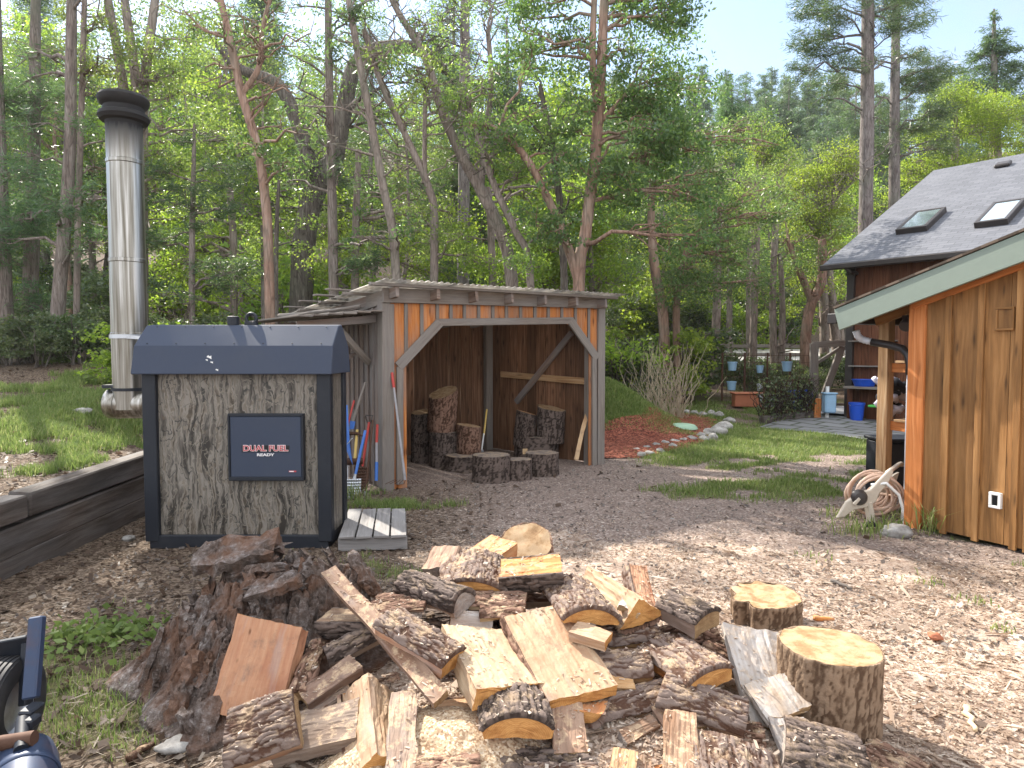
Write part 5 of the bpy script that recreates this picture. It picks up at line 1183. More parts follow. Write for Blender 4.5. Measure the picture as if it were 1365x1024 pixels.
# post and shelf between post and wall
pp = at(1177, 640, 6.85); zt_ = at(1177, 425, 6.85).z
mb = MB(); mb.beam((pp.x, pp.y, 0), (pp.x, pp.y, zt_), .105, .105, up=bn, jit=.003); mb.build('porch_post', M['post'], barn, bevel=.006)
for py in (490, 566):
    z = at(1190, py, 6.9).z; mb = MB(); mb.beam(Vector((pp.x+.05, pp.y+.02, z)), bp(-.03, .32, z), .05, .09); mb.build('shelf_bearer', M['barn_orange'], barn, bevel=.003)
    mb = MB(); mb.beam(bp(-.22, .35, z+.06), bp(-.22, 2.4, z+.06), .36, .025, jit=.002); mb.build('shelf_board', M['post'], barn, bevel=.002)
for d in (1.3, 2.4):
    q = bp(-.4, d, 0); mb = MB(); mb.beam(q, q+UP*zt_, .1, .1, up=bn); mb.build('porch_post', M['post'], barn, bevel=.004)
# wall fittings
def wall_px(px, py, d=.03): return on_plane(px, py, C0-bn*d, bn)
RB = Matrix((-ba, bn, UP)).transposed()
p = wall_px(1327, 667); q0, q1 = wall_px(1319, 667), wall_px(1335, 667); w = (q1-q0).length; h = wall_px(1327, 657).z-wall_px(1327, 678).z
mb = MB()
for sx, sz, ox, oz in ((w, .022, 0, h/2-.011), (w, .022, 0, -h/2+.011), (.022, h-.044, -w/2+.011, 0), (.022, h-.044, w/2-.011, 0)): mb.box(p-ba*ox+UP*oz, (sx, .035, sz), RB)
ob_ = mb.build('outlet_box', M['white_paint'], barn, bevel=.003); mb = MB(); mb.box(p+bn*.004, (w-.044, .02, h-.044), RB); put(mb.build('outlet_face', M['black_print'], None), ob_)
p = wall_px(1339, 425); w = (wall_px(1352, 425)-wall_px(1327, 425)).length; mb = MB()
for sx, sz, ox, oz in ((w, .018, 0, .085), (w, .018, 0, -.085), (.018, .152, -w/2+.009, 0), (.018, .152, w/2-.009, 0)): mb.box(p-ba*ox+UP*oz, (sx, .016, sz), RB)
mb.box(p+bn*.008, (w-.036, .008, .15), RB); mb.build('patch_panel', M['barn'], barn, bevel=.002)
# flood light under the eave
q = at(1207, 436, 6.33); mb = MB(); mb.lathe([(.001, .0), (.055, .0), (.06, .02), (.035, .1), (.03, .13), (.001, .135)], q, (.5, .5, .6), 16); mb.box(q+Vector((.04, .05, .09)), (.06, .06, .04)); mb.build('flood_lamp', M['dark_pipe'], barn, auto=40)

# things on the porch shelf
sh = empty('fleece_bundle', at(1188, 540, 7.6), 'bundle of black and lilac striped fleece hanging behind the porch post', 'fleece')
rp_ = random.Random(3)
for k in range(9):
    q = at(1176+rp_.uniform(-4, 30), 505+k*5, 7.55+rp_.uniform(-.08, .08)); mb = MB(); n_ = [q+Vector((-.13+.05*i, rp_.uniform(-.03, .03), rp_.uniform(-.05, .05))) for i in range(6)]
    mb.tube(n_, [.03, .05, .055, .05, .045, .02], 10, wob=.15); mb.build('fold', M['plush_dark' if k % 2 else 'plush_light'], sh, smooth=True)
bx = empty('dark_box', at(1203, 595, 7.5), 'black storage crate standing behind the porch post under the shelf', 'crate'); q = bx.location.copy(); q.z = 0
mb = MB(); mb.box(q+Vector((0, .1, .32)), (.5, .4, .6), jit=.004); mb.build('crate_body', M['black_metal'], bx, bevel=.02); mb = MB(); mb.box(q+Vector((0, .1, .64)), (.54, .44, .04)); mb.build('lid', M['black_metal'], bx, bevel=.012)

# ================================================================ HOSE REEL, ROCK
hr = empty('hose_reel', on_z(1165, 700, 0), 'beige plastic hose reel cart with a wound faded hose leaning by the barn corner', 'hose reel')
HY = 6.25
def bar(name, pts, w, t, mat='beige_plastic'):
    P = [at(*q) for q in pts]; mb = MB()
    for a, b in zip(P[:-1], P[1:]): mb.beam(a, b, t, w, up=(0, -1, .3))
    return mb.build(name, M[mat], hr, bevel=.01)
mb = MB()
poly = [(1113, 690), (1126, 668), (1141, 657), (1158, 652), (1171, 638), (1186, 623), (1189, 628), (1181, 645), (1170, 657), (1166, 668), (1152, 676), (1136, 679), (1124, 688)]
P = [at(x, y, HY) for x, y in poly]; mb.face(P); o = mb.build('side_frame', M['beige_plastic'], hr); so = o.modifiers.new('Solid', 'SOLIDIFY'); so.thickness = .035; b_ = o.modifiers.new('Bevel', 'BEVEL'); b_.width = .008
mb = MB(); P = [at(x, y, HY+.45) for x, y in [(1135, 684), (1142, 664), (1158, 655), (1171, 650), (1190, 632), (1196, 629), (1190, 648), (1178, 663), (1164, 676), (1148, 682)]]; mb.face(P); o = mb.build('side_frame', M['beige_plastic'], hr); so = o.modifiers.new('Solid', 'SOLIDIFY'); so.thickness = .035
bar('leg', [(1157, 668, HY), (1163, 706, HY)], .085, .05); bar('leg', [(1176, 668, HY+.45), (1180, 694, HY+.45)], .085, .05)
bar('handle', [(1183, 630, HY), (1200, 618, HY+.35), (1203, 620, HY+.45)], .05, .035)
mb = MB(); c = at(1161, 707, HY-.03); mb.lathe([(.001, -.03), (.035, -.03), (.04, -.028), (.075, -.03), (.082, -.018), (.082, .018), (.075, .03), (.001, .03)], c, (.2, 1, 0), 24); mb.build('wheel', M['rubber'], hr, auto=40)
mb = MB(); mb.lathe([(.001, -.042), (.03, -.04), (.034, -.03), (.001, -.03)], c, (.2, 1, 0), 16); mb.build('wheel_hub', M['gray_paint'], hr, auto=40)
cr = at(1145, 663, HY-.03); mb = MB(); mb.lathe([(.001, -.05), (.05, -.045), (.07, -.02), (.075, 0), (.001, 0)], cr, (.1, 1, 0), 20); hub = mb.build('crank_hub', M['dark_pipe'], hr, auto=40)
mb = MB(); mb.beam(at(1146, 664, HY-.07), at(1138, 673, HY-.07), .03, .02, up=(0, 1, 0)); mb.build('crank_slot', M['beige_plastic'], hub, bevel=.005)
HC = at(1163, 655, HY+.22); mb = MB(); rs = random.Random(8); pts = []
for k in range(9*26):
    a = k/26*2*math.pi; r = .15+.012*math.sin(k*.37)+.018*(k//78); y = (k/26 % 3-1.5)*.10
    w_ = noise.noise(Vector((k*.045, 1.3, 0)))*.05; pts.append(HC+Vector((math.cos(a)*(r+w_)*1.15, y+w_*1.2+rs.uniform(-.004, .004), math.sin(a)*(r+w_)-.02*abs(math.cos(a)))))
mb.tube(pts, .013, 8); mb.build('wound_hose', M['hose'], hr, smooth=True)
mb = MB(); pts = [HC+Vector((-.12, -.2, .1)), HC+Vector((-.02, -.27, .13)), HC+Vector((.1, -.27, .02)), HC+Vector((.17, -.25, -.17)), HC+Vector((.2, -.2, -.3))]
Q = []
for i in range(len(pts)-1):
    for k in range(5): Q.append(pts[i].lerp(pts[i+1], k/5))
mb.tube(Q, .014, 8); mb.build('loose_hose', M['white_paint'], hr, smooth=True)
mb = MB(); pts = [HC+Vector((.16*math.cos(a)+.13, -.12+.02*a, .12*math.sin(a)-.06)) for a in np.linspace(0, 9, 60)]; mb.tube(pts, .014, 8); mb.build('loose_hose', M['hose'], hr, smooth=True)

def rock(name, c, size, label, seed, group=None, cat='rock', mat='stone'):
    bm = bmesh.new(); bmesh.ops.create_icosphere(bm, subdivisions=3, radius=1)
    for v in bm.verts:
        d = v.co.copy(); n_ = noise.noise(d*1.3+Vector((seed*3.1, 0, 0)))*.35+noise.noise(d*3.1+Vector((0, seed*1.7, 0)))*.15+noise.noise(d*7+Vector((0, 0, seed)))*.06
        v.co = d*(1+n_); v.co.x *= size[0]; v.co.y *= size[1]; v.co.z *= size[2]
    me = bpy.data.meshes.new(name); bm.to_mesh(me); bm.free(); me.materials.append(M[mat]); me.polygons.foreach_set('use_smooth', [True]*len(me.polygons))
    o = bpy.data.objects.new(name, me); col.objects.link(o); o.location = c; o.rotation_euler = (0, 0, seed*1.3); return tag(o, label, cat, group)
p = on_z(1199, 716, 0); rock('rock', p+Vector((0, .05, .03)), (.12, .08, .07), 'smooth pale rock in the grass at the foot of the barn corner', 2)
p = on_z(783, 656, 0)
# ================================================================ HOUSE BEHIND
E0 = at(1097, 353, 16.0); hd = Vector((4, -5, 0)).normalized(); hn = Vector((5, 4, 0)).normalized()
rg = at(1240, 228, 20.0); run = (rg-E0).dot(hn); HSL = (rg.z-E0.z)/run; HL = 10.0
house = empty('house', (E0.x, E0.y, H(E0.x, E0.y)), 'red brown timber house with a grey shingled roof and two skylights behind the barn', 'house')
hp = lambda t, s, up=0.0: E0+hd*t+hn*s+UP*(HSL*s+up)
mb = MB(); sl = math.hypot(run, HSL*run)
mb.face([hp(0, 0), hp(HL, 0), hp(HL, run), hp(0, run)], [(0, 0), (HL, 0), (HL, sl), (0, sl)])
mb.face([hp(HL, run), hp(HL, run)+hn*run-UP*HSL*run, hp(0, run)+hn*run-UP*HSL*run, hp(0, run)], [(0, 0), (0, sl), (HL, sl), (HL, 0)])
hroof = mb.build('roof', M['shingle'], house); so = hroof.modifiers.new('Solid', 'SOLIDIFY'); so.thickness = .1; so.offset = -1
mb = MB(); mb.beam(hp(-.02, -.07, -.05), hp(HL, -.07, -.05), .13, .13); mb.build('gutter', M['dark_pipe'], house, bevel=.02)
mb = MB(); mb.tube([hp(.55, -.05, -.1), hp(.6, .1, -.28), hp(.6, .38, -.42)], .045, 10); mb.build('drain_elbow', M['dark_pipe'], house, smooth=True)
mb = MB(); wt, ws = .5, .45; zb_ = H(8, 16)-.3
mb2 = MB(); n_ = 46
for i in range(n_):
    a = hp(wt+(HL-wt)*i/n_, ws); b = hp(wt+(HL-wt)*(i+1)/n_, ws); m_ = (a+b)/2; z1 = E0.z+HSL*ws-.12
    mb.box(Vector((m_.x, m_.y, (z1+zb_)/2))+hn*random.uniform(0, .006), ((b-a).length-.006, .03, z1-zb_), Matrix((hd, hn, UP)).transposed())
    q = Vector((a.x, a.y, 0))-hn*.026; mb2.beam(q+UP*zb_, q+UP*z1, .05, .022, up=hn)
mb.build('front_wall', M['house'], house); mb2.build('wall_batten', M['house'], house)
g0 = hp(wt, ws); g1 = hp(wt, 2*run-ws); mb = MB()
gb = [(0, zb_), (2*run-2*ws, zb_), (2*run-2*ws, E0.z+HSL*ws-.12), (run-ws, E0.z+HSL*run-.15), (0, E0.z+HSL*ws-.12)]
mb.prism(gb, Vector((g0.x, g0.y, 0))+hd*.03, hn, UP, hd, .03); q = hp(HL-.2, ws); mb.prism(gb, Vector((q.x, q.y, 0)), hn, UP, hd, .03); mb.build('gable_wall', M['house'], house)
mb = MB(); q = Vector((g0.x, g0.y, 0))-hd*.02-hn*.03; mb.beam(q+UP*zb_, q+UP*(E0.z-.05), .16, .16, up=hn); mb.build('corner_board', M['dark_pipe'], house)
hN = hn.cross(hd); hN = (-hn*HSL+UP).normalized()
for quad in (((1198, 304), (1221, 280), (1258, 278), (1233, 304)), ((1302, 295), (1323, 269), (1364, 265), (1344, 294))):
    P = [on_plane(*q, E0+hN*.12, hN) for q in quad]; loc = [((p-E0).dot(hd), (p-E0).dot((hn+UP*HSL).normalized())) for p in P]
    t0 = (loc[0][0]+loc[1][0])/2; t1 = (loc[2][0]+loc[3][0])/2; s0 = (loc[0][1]+loc[3][1])/2; s1 = (loc[1][1]+loc[2][1])/2
    ey = (hn+UP*HSL).normalized(); c = E0+hd*(t0+t1)/2+ey*(s0+s1)/2+hN*.06; rot = Matrix((hd, ey, hN)).transposed(); w, l = abs(t1-t0), abs(s1-s0)
    mb = MB()
    for ox, oy, sx, sy in ((0, l/2-.04, w, .08), (0, -l/2+.04, w, .08), (w/2-.04, 0, .08, l-.16), (-w/2+.04, 0, .08, l-.16)): mb.box(c+hd*ox+ey*oy, (sx, sy, .14), rot)
    sk = mb.build('skylight', M['dark_pipe'], house, bevel=.01); mb = MB(); mb.box(c+hN*.045, (w-.16, l-.16, .02), rot); mb.build('pane', M['glass'], sk)
q = on_plane(1337, 219, E0+hN*.05, hN); mb = MB(); mb.box(q, (.34, .3, .1), Matrix((hd, (hn+UP*HSL).normalized(), hN)).transposed()); mb.build('roof_vent', M['dark_pipe'], house, bevel=.03)
# bench at the house wall
WP = Vector((g0.x, g0.y, 0)); nW = -hn
wpx = lambda px, py, off: on_plane(px, py, WP-hn*off, hn)
be = empty('potting_bench', wpx(1150, 545, .3), 'grey potting bench against the dark house wall', 'bench')
a, b = wpx(1131, 516, .3), wpx(1190, 518, .3); a.z = b.z = (a.z+b.z)/2; zg = H(a.x, a.y)
mb = MB(); mb.beam(a, b, .55, .05); mb.build('bench_top', M['shed_gray'], be, bevel=.005)
for f in (.04, .96):
    q = a.lerp(b, f); mb = MB(); mb.beam((q.x, q.y, zg), q, .09, .09); mb.build('leg', M['house'], be, bevel=.004)
for i, py in enumerate((455, 488)):
    p, q = wpx(1133, py, .12), wpx(1195, py, .12); q.z = p.z; mb = MB(); mb.beam(p, q, .2, .03); tag(mb.build('wall_shelf', M['shed_gray'], bevel=.003), ['upper thin grey shelf on the dark house wall above the bench', 'lower thin grey shelf on the dark house wall above the bench'][i], 'shelf')
tb = empty('wash_tub', wpx(1152, 513, .3), 'low bright blue tub standing on the potting bench', 'tub'); c = tb.location.copy(); c.z = a.z+.03
mb = MB(); mb.lathe([(.001, 0), (.2, 0), (.25, .14), (.27, .145), (.27, .155), (.24, .15), (.19, .02), (.001, .02)], c, n=24); mb.build('tub_shell', M['deep_blue'], tb, auto=40)
def bucket(name, c, r, h, mat, label, group=None, handle=True):
    root = empty(name, c, label, 'bucket', group); mb = MB(); mb.lathe([(.001, 0), (r*.78, 0), (r*.98, h*.86), (r*1.05, h*.88), (r*1.05, h), (r*.97, h), (r*.74, .02), (.001, .02)], c, n=22); mb.build('bucket_shell', M[mat], root, auto=40)
    if handle:
        mb = MB(); mb.tube([Vector(c)+Vector((r*1.03*math.cos(t_), -r*.45*math.sin(t_), h*.9-r*.5*math.sin(t_))) for t_ in np.linspace(0, math.pi, 12)], .006, 6); mb.build('handle', M['steel'], root, smooth=True)
    return root
q = wpx(1142, 546, .45); q.z = H(q.x, q.y)+.02; bucket('bucket', q, .165, .4, 'deep_blue', 'bright blue bucket standing under the potting bench')
q = wpx(1159, 541, .4); mb = MB(); mb.beam(q, q+hd*.5, .2, .05); M['lime'] = paint('lime green plastic', (.12, .62, .12), .5, 0, .1, (.1, .2, .1), 8); tag(mb.build('plastic_tray', M['lime'], bevel=.015), 'lime green plastic tray under the potting bench', 'tray')

# ================================================================ GARDEN CORNER
def gp(px, py): return ground_px(px, py)
# patio of pavers in front of the house, laid on the ground
m, t, out = newmat('mossy concrete pavers'); obj_ = nd(t, 'UVMap').outputs[0]
br_ = nd(t, 'TexBrick', {'Vector': obj_, 'Color1': (.2, .2, .21, 1), 'Color2': (.27, .27, .28, 1), 'Mortar': (.05, .06, .03, 1), 'Scale': 1.0, 'Mortar Size': .035, 'Brick Width': .62, 'Row Height': .46}); nn = noise_tex(t, obj_, 3, 6, .65)
finish(t, out, mixc(t, mth(t, 'MULTIPLY', nn, .5), br_.outputs[0], (.1, .1, .09)), .9, nn, .4, .02); M['paver'] = m
def draped(name, poly_px, mat, lift, n=24, rot=0.0):
    P = [gp(*q) for q in poly_px]; mb = MB(); A, B, C, D = P
    for i in range(n):
        for j in range(n):
            q = []
            for (u, v) in ((i, j), (i+1, j), (i+1, j+1), (i, j+1)):
                u /= n; v /= n; p = A.lerp(B, u).lerp(D.lerp(C, u), v); q.append(Vector((p.x, p.y, H(p.x, p.y)+lift)))
            cr_, sr_ = math.cos(rot), math.sin(rot)
            mb.face(q, [(p.x*cr_+p.y*sr_, -p.x*sr_+p.y*cr_) for p in q])
    return tag(mb.build(name, mat), kind='structure')
draped('patio', [(1012, 571), (1172, 590), (1300, 556), (1086, 549)], M['paver'], .03, rot=-.9)
draped('patio_step', [(1090, 556), (1180, 560), (1260, 551), (1110, 546)], paint('pale concrete', (.4, .41, .43), .9, 0, .4, (.2, .2, .18), 2), .09)
# red mulch bed with border stones
def mulch():
    m, t, out = newmat('red bark mulch'); ob = nd(t, 'TexCoord').outputs['Object']; v = nd(t, 'TexVoronoi', {'Vector': mapped(t, ob, (40, 26, 30)), 'Scale': 1.0}); vc = nd(t, 'SeparateXYZ', {0: v.outputs[1]}).outputs[0]
    c = ramp(t, vc, [(0, (.06, .018, .012)), (.5, (.17, .05, .032)), (1, (.3, .11, .07))]); finish(t, out, c, .95, vc, .9, .03, spec=.15)
    px = [(803, 612), (850, 612), (900, 602), (938, 590), (962, 576), (955, 560), (930, 551), (890, 549), (850, 556), (803, 566)]
    P = [gp(*q) for q in px]; cen = sum(P, Vector())/len(P); mb = MB(); rings = 16
    dense = []
    for i in range(len(P)):
        for k in range(6): dense.append(P[i].lerp(P[(i+1) % len(P)], k/6))
    f = lambda p, g: Vector((p.x, p.y, H(p.x, p.y)+.012+.05*min(1, g*4)+.02*noise.noise(Vector((p.x*6, p.y*6, 0)))))
    for r_ in range(rings):
        for i in range(len(dense)):
            j = (i+1) % len(dense); a0, a1 = 1-r_/rings, 1-(r_+1)/rings
            q = [cen.lerp(dense[i], a0), cen.lerp(dense[j], a0), cen.lerp(dense[j], a1), cen.lerp(dense[i], a1)]; gg = [1-a0, 1-a0, 1-a1, 1-a1]
            if a1 < 1e-6: q = q[:3]; gg = gg[:3]
            mb.face([f(p, g) for p, g in zip(q, gg)])
    return tag(mb.build('mulch_bed', m), kind='structure')
mulch()
stones = [(848, 603, 11), (862, 601, 13), (874, 597, 12), (887, 595, 13), (899, 592, 12), (911, 590, 12), (922, 588, 13), (934, 584, 13), (944, 581, 17), (957, 579, 22), (966, 573, 20), (972, 564, 14), (958, 556, 13), (948, 553, 11), (966, 570, 14), (950, 586, 14), (938, 588, 12), (896, 598, 12), (880, 604, 12), (866, 607, 11), (855, 609, 12), (915, 552, 10), (900, 550, 10), (926, 553, 10), (937, 555, 11)]
for i, (px, py, w) in enumerate(stones):
    g = gp(px, py); r = w*g.y/910/2
    rock('border_stone', g+Vector((0, 0, r*.35)), (r*1.15, r, r*.75), ('bulky white grey stone at the right corner of the mulch bed' if w > 16 else 'pale stone edging the back of the mulch bed' if py < 558 else 'pale stone edging the front of the mulch bed'), i+3, 'stones around the mulch bed' + (' corner' if w > 16 else ' back' if py < 558 else ' front'), 'stone')
p = gp(909, 573); mb = MB(); mb.lathe([(.001, .07), (.15, .065), (.24, .045), (.29, .0), (.3, -.03)], (p.x, p.y, p.z+.05), n=32); tag(mb.build('stepping_disc', M['turf_disk'], auto=40), 'pale green round lid lying in the red mulch', 'lid')
# timber edging and trellis panel with dark vines
a, b = gp(1015, 566), gp(1084, 558); mb = MB(); mb.beam(a+UP*.09, b+UP*.09, .14, .18, jit=.006); tag(mb.build('garden_edging', M['tie'], bevel=.01), 'dark timber edging along the foot of the vine trellis', 'edging')
tr_ = empty('vine_trellis', (a+b)/2, 'low wire trellis overgrown with dark leafless vines', 'trellis'); rv = random.Random(12)
hgt = at(1012, 508, a.y).z-a.z
for k in range(9):
    p = a.lerp(b, (k+.3)/9.2); mb = MB(); mb.tube([p, p+UP*hgt], .018, 6); mb.build('stake', M['rust'], tr_)
mb = MB()
for k in range(6): z = hgt*(k+1)/6.2; mb.tube([a+UP*z, b+UP*z], .006, 5)
for k in range(30): p = a.lerp(b, k/29); mb.tube([p, p+UP*hgt], .004, 4)
mb.build('wire_mesh', M['rust'], tr_)
mb = MB()
for k in range(110):
    p = a.lerp(b, rv.random())+Vector((rv.uniform(-.1, .1), rv.uniform(-.12, .12), rv.uniform(0, .4))); P = [p]
    for j in range(6): p = p+Vector((rv.uniform(-.14, .14), rv.uniform(-.06, .06), rv.uniform(.02, .2))); P.append(p)
    mb.tube(P, [.009]*4+[.006, .005, .004], 4, caps=False)
mb.build('vine_stem', M['bark_dark'], tr_)
VINE = tr_; VA, VB, VH = a, b, hgt
p = b+Vector((.05, -.05, 0)); mb = MB(); mb.beam(p, p+UP*(at(1081, 531, b.y).z-b.z), .15, .15, jit=.003); tag(mb.build('garden_post', M['barn_orange'], bevel=.006), 'short orange cedar post at the right end of the trellis', 'post')
p = p+Vector((.2, -.1, 0)); mb = MB(); mb.tube([p, p+UP*.75], .04, 10); pb = empty('post_box', p, 'powder blue box fixed on a white pipe beside the orange post', 'box'); mb.build('pipe', M['white_paint'], pb, auto=40)
z0, z1 = at(1087, 550, p.y).z, at(1087, 525, p.y).z; mb = MB(); mb.box((p.x, p.y-.1, (z0+z1)/2), (.26, .2, z1-z0), jit=.01); mb.build('box_shell', M['light_blue'], pb, bevel=.03); mb = MB(); mb.box((p.x, p.y-.1, z1+.015), (.3, .24, .04)); mb.build('box_lid', M['light_blue'], pb, bevel=.015)
# wire fence with hung buckets
Yw = 19.0
wf = empty('wire_fence', at(1010, 540, Yw), 'see through wire garden fence on thin dark posts with buckets hung on it', 'fence'); w0, w1 = at(962, 545, Yw), at(1082, 540, Yw); w0.z = H(w0.x, w0.y); w1.z = H(w1.x, w1.y); wh = at(1000, 470, Yw).z-w0.z
for k in range(5): p = w0.lerp(w1, k/4); mb = MB(); mb.tube([p, p+UP*wh], .03, 6); mb.build('fence_post', M['rust'], wf)
mb = MB()
for k in range(7): z = wh*(k+.6)/7; mb.tube([w0+UP*z, w1+UP*z], .006, 4)
for k in range(22): p = w0.lerp(w1, k/21); mb.tube([p, p+UP*wh], .005, 4)
mb.build('wire_mesh', M['rust'], wf)
for i, (px, py, r, h, mat, lab) in enumerate(((976, 494, .13, .24, 'light_blue', 'powder blue bucket hung at the upper left of the wire fence'), (1013, 497, .1, .2, 'light_blue', 'dull blue bucket hung in the middle of the wire fence'), (1049, 495, .14, .27, 'light_blue', 'powder blue bucket hung at the upper right of the wire fence'), (975, 520, .13, .24, 'light_blue', 'powder blue bucket hung lower left on the wire fence'), (1050, 520, .11, .22, 'gray_paint', 'pale grey bucket hung lower right on the wire fence'), (1014, 521, .11, .2, 'gray_paint', 'pale grey bucket hung low in the middle of the wire fence'))):
    bucket('hanging_bucket', at(px, py, Yw-.2), r, h, mat, lab, 'buckets hung on the wire fence')
g = gp(1067, 552); g = at(1067, 547, 17.5); g.z = H(g.x, g.y); bucket('tub_planter', g, .3, .5, 'deep_blue', 'large dark blue tub on the ground at the end of the trellis', None, False)
g = at(1013, 548, 17.8); g.z = H(g.x, g.y); bucket('flower_pot', g, .2, .4, 'gray_paint', 'pale grey pot on the ground left of the trellis', None, False)
g = at(1035, 548, 17.8); g.z = H(g.x, g.y); bucket('flower_pot', g, .18, .38, 'gray_paint', 'smaller pale pot half behind the vine trellis', None, False)
g = at(996, 545, 17.8); g.z = H(g.x, g.y); mb = MB(); mb.box((g.x, g.y, g.z+.2), (.75, .35, .36), jit=.02); mb.box((g.x, g.y, g.z+.38), (.82, .42, .05), jit=.01); tag(mb.build('planter_trough', M['terracotta'], bevel=.02), 'reddish brown planter trough standing before the wire fence', 'planter')
# garden gate frame
Yg = 17.8; gf = empty('garden_gate', at(1100, 545, Yg), 'grey timber gate frame with a slanting brace beside the house', 'gate')
for nm, pa, pb2, w in (('gate_post', (1085, 553), (1085, 458), .2), ('gate_post', (1132, 553), (1132, 455), .16), ('top_rail', (1083, 460), (1134, 457), .16), ('brace', (1092, 548), (1124, 462), .16), ('brace', (1087, 486), (1124, 462), .07), ('bottom_rail', (1086, 540), (1132, 540), .1)):
    p, q = at(pa[0], pa[1], Yg), at(pb2[0], pb2[1], Yg)
    if nm == 'gate_post': p.z = H(p.x, p.y)-.05
    mb = MB(); mb.beam(p+Vector((0, .06 if nm == 'brace' else 0, 0)), q+Vector((0, .06 if nm == 'brace' else 0, 0)), .1, w, up=(1, 0, .01) if nm == 'gate_post' else (0, 0, 1), jit=.004); mb.build(nm, M['shed_gray'], gf, bevel=.005)
# far rail fence and sunlit road beyond
Yf = 31.0; rf = empty('rail_fence', at(1000, 478, Yf), 'weathered post and rail fence before the sunlit road', 'fence')
fa, fb = at(880, 478, Yf), at(1070, 478, Yf); fa.z, fb.z = H(fa.x, fa.y), H(fb.x, fb.y); fhh = 1.25
for k in range(7): p = fa.lerp(fb, k/6); p.z = H(p.x, p.y)-.1; mb = MB(); mb.beam(p, p+UP*(fhh+.25), .13, .13, up=(0, 1, 0), jit=.01); mb.build('fence_post', M['shed_gray'], rf)
for z in (.35, .75, 1.15):
    for k in range(6): p, q = fa.lerp(fb, k/6), fa.lerp(fb, (k+1)/6); mb = MB(); mb.beam(p+Vector((0, -.08, z)), q+Vector((0, -.08, z+random.uniform(-.04, .04))), .05, .15, jit=.01); mb.build('rail', M['shed_gray'], rf)
mb = MB()
m, t, out = newmat('pale gravel road'); n_ = noise_tex(t, nd(t, 'TexCoord').outputs['Object'], 2, 6, .6); finish(t, out, ramp(t, n_, [(.3, (.36, .33, .3)), (.7, (.52, .5, .47))]), .95, n_, .3, .02); M['road'] = m
for i in range(40):
    x0, x1 = 2+i*.8, 2+(i+1)*.8; Q = []
    for x, y in ((x0, 35.5), (x1, 35.5), (x1, 41), (x0, 41)): Q.append(Vector((x, y+.1*(x-10), H(x, y+.1*(x-10))+.12)))
    mb.face(Q)
tag(mb.build('road', M['road']), kind='structure')

# ================================================================ LOG SPLITTER AT THE LOWER LEFT
ls = empty('log_splitter', Vector((-1.95, 2.55, 0)), 'blue steel log splitter with a ribbed tyre and rusty axle at the lower left', 'log splitter')
wc = at(8, 943, 2.6); wr = .19; wc.z = max(wc.z, wr+.0)
ax = Vector((1, .12, 0)).normalized()
prof = [(.10, -.05), (.15, -.062), (.178, -.055)]
for k in range(5): y = -.042+.021*k; prof += [(.19, y-.007), (.19, y+.005), (.182, y+.008), (.182, y+.012)]
prof += [(.178, .055), (.15, .062), (.10, .05)]
mb = MB(); mb.lathe(prof, wc, ax, 40); wh_ = mb.build('wheel', M['rubber'], ls, auto=30); wh_.name = 'tyre'
mb = MB(); mb.lathe([(.001, .03), (.04, .03), (.09, .02), (.105, .045), (.105, -.045), (.001, -.045)], wc, ax, 28); mb.build('rim', M['steel'], ls, auto=30)
mb = MB(); a, b = at(50, 822, 2.62), at(41, 932, 2.5); mb.beam(a, b, .055, .035, up=(0, -1, .2)); mb.build('upright_bar', M['blue_steel'], ls, bevel=.006)
mb = MB(); mb.beam(at(38, 856, 2.66), at(34, 940, 2.6), .03, .05, up=(0, -1, .2)); mb.build('upright_bar', M['black_metal'], ls, bevel=.004)
mb = MB(); mb.beam(at(-60, 882, 2.66), at(43, 862, 2.66), .02, .11, up=(0, -.3, 1)); mb.build('cross_plate', M['black_metal'], ls, bevel=.004)
mb = MB(); mb.tube([at(-60, 1000, 2.3), at(46, 984, 2.32)], .026, 14); mb.build('axle_tube', M['rust'], ls, auto=40)
mb = MB(); mb.box(at(42, 945, 2.45), (.05, .08, .018)); mb.box(at(43, 962, 2.4), (.035, .06, .035)); mb.build('bracket', M['black_metal'], ls, bevel=.006)
p0, p1 = at(40, 985, 2.42), at(25, 1130, 2.0); dr = (p1-p0).normalized()
mb = MB(); mb.lathe([(.001, -.01), (.05, .0), (.085, .04), (.1, .10), (.105, .2), (.105, .6), (.001, .6)], p0-Vector((.01, 0, .03)), dr, 32); mb.lathe([(.106, .16), (.109, .165), (.109, .18), (.106, .185)], p0-Vector((.01, 0, .03)), dr, 32); mb.build('hydraulic_tank', M['blue_steel'], ls, auto=50)
mb = MB(); mb.tube([at(28, 1000, 2.28), at(30, 960, 2.4)], .022, 10); mb.build('strut', M['black_metal'], ls, auto=40)
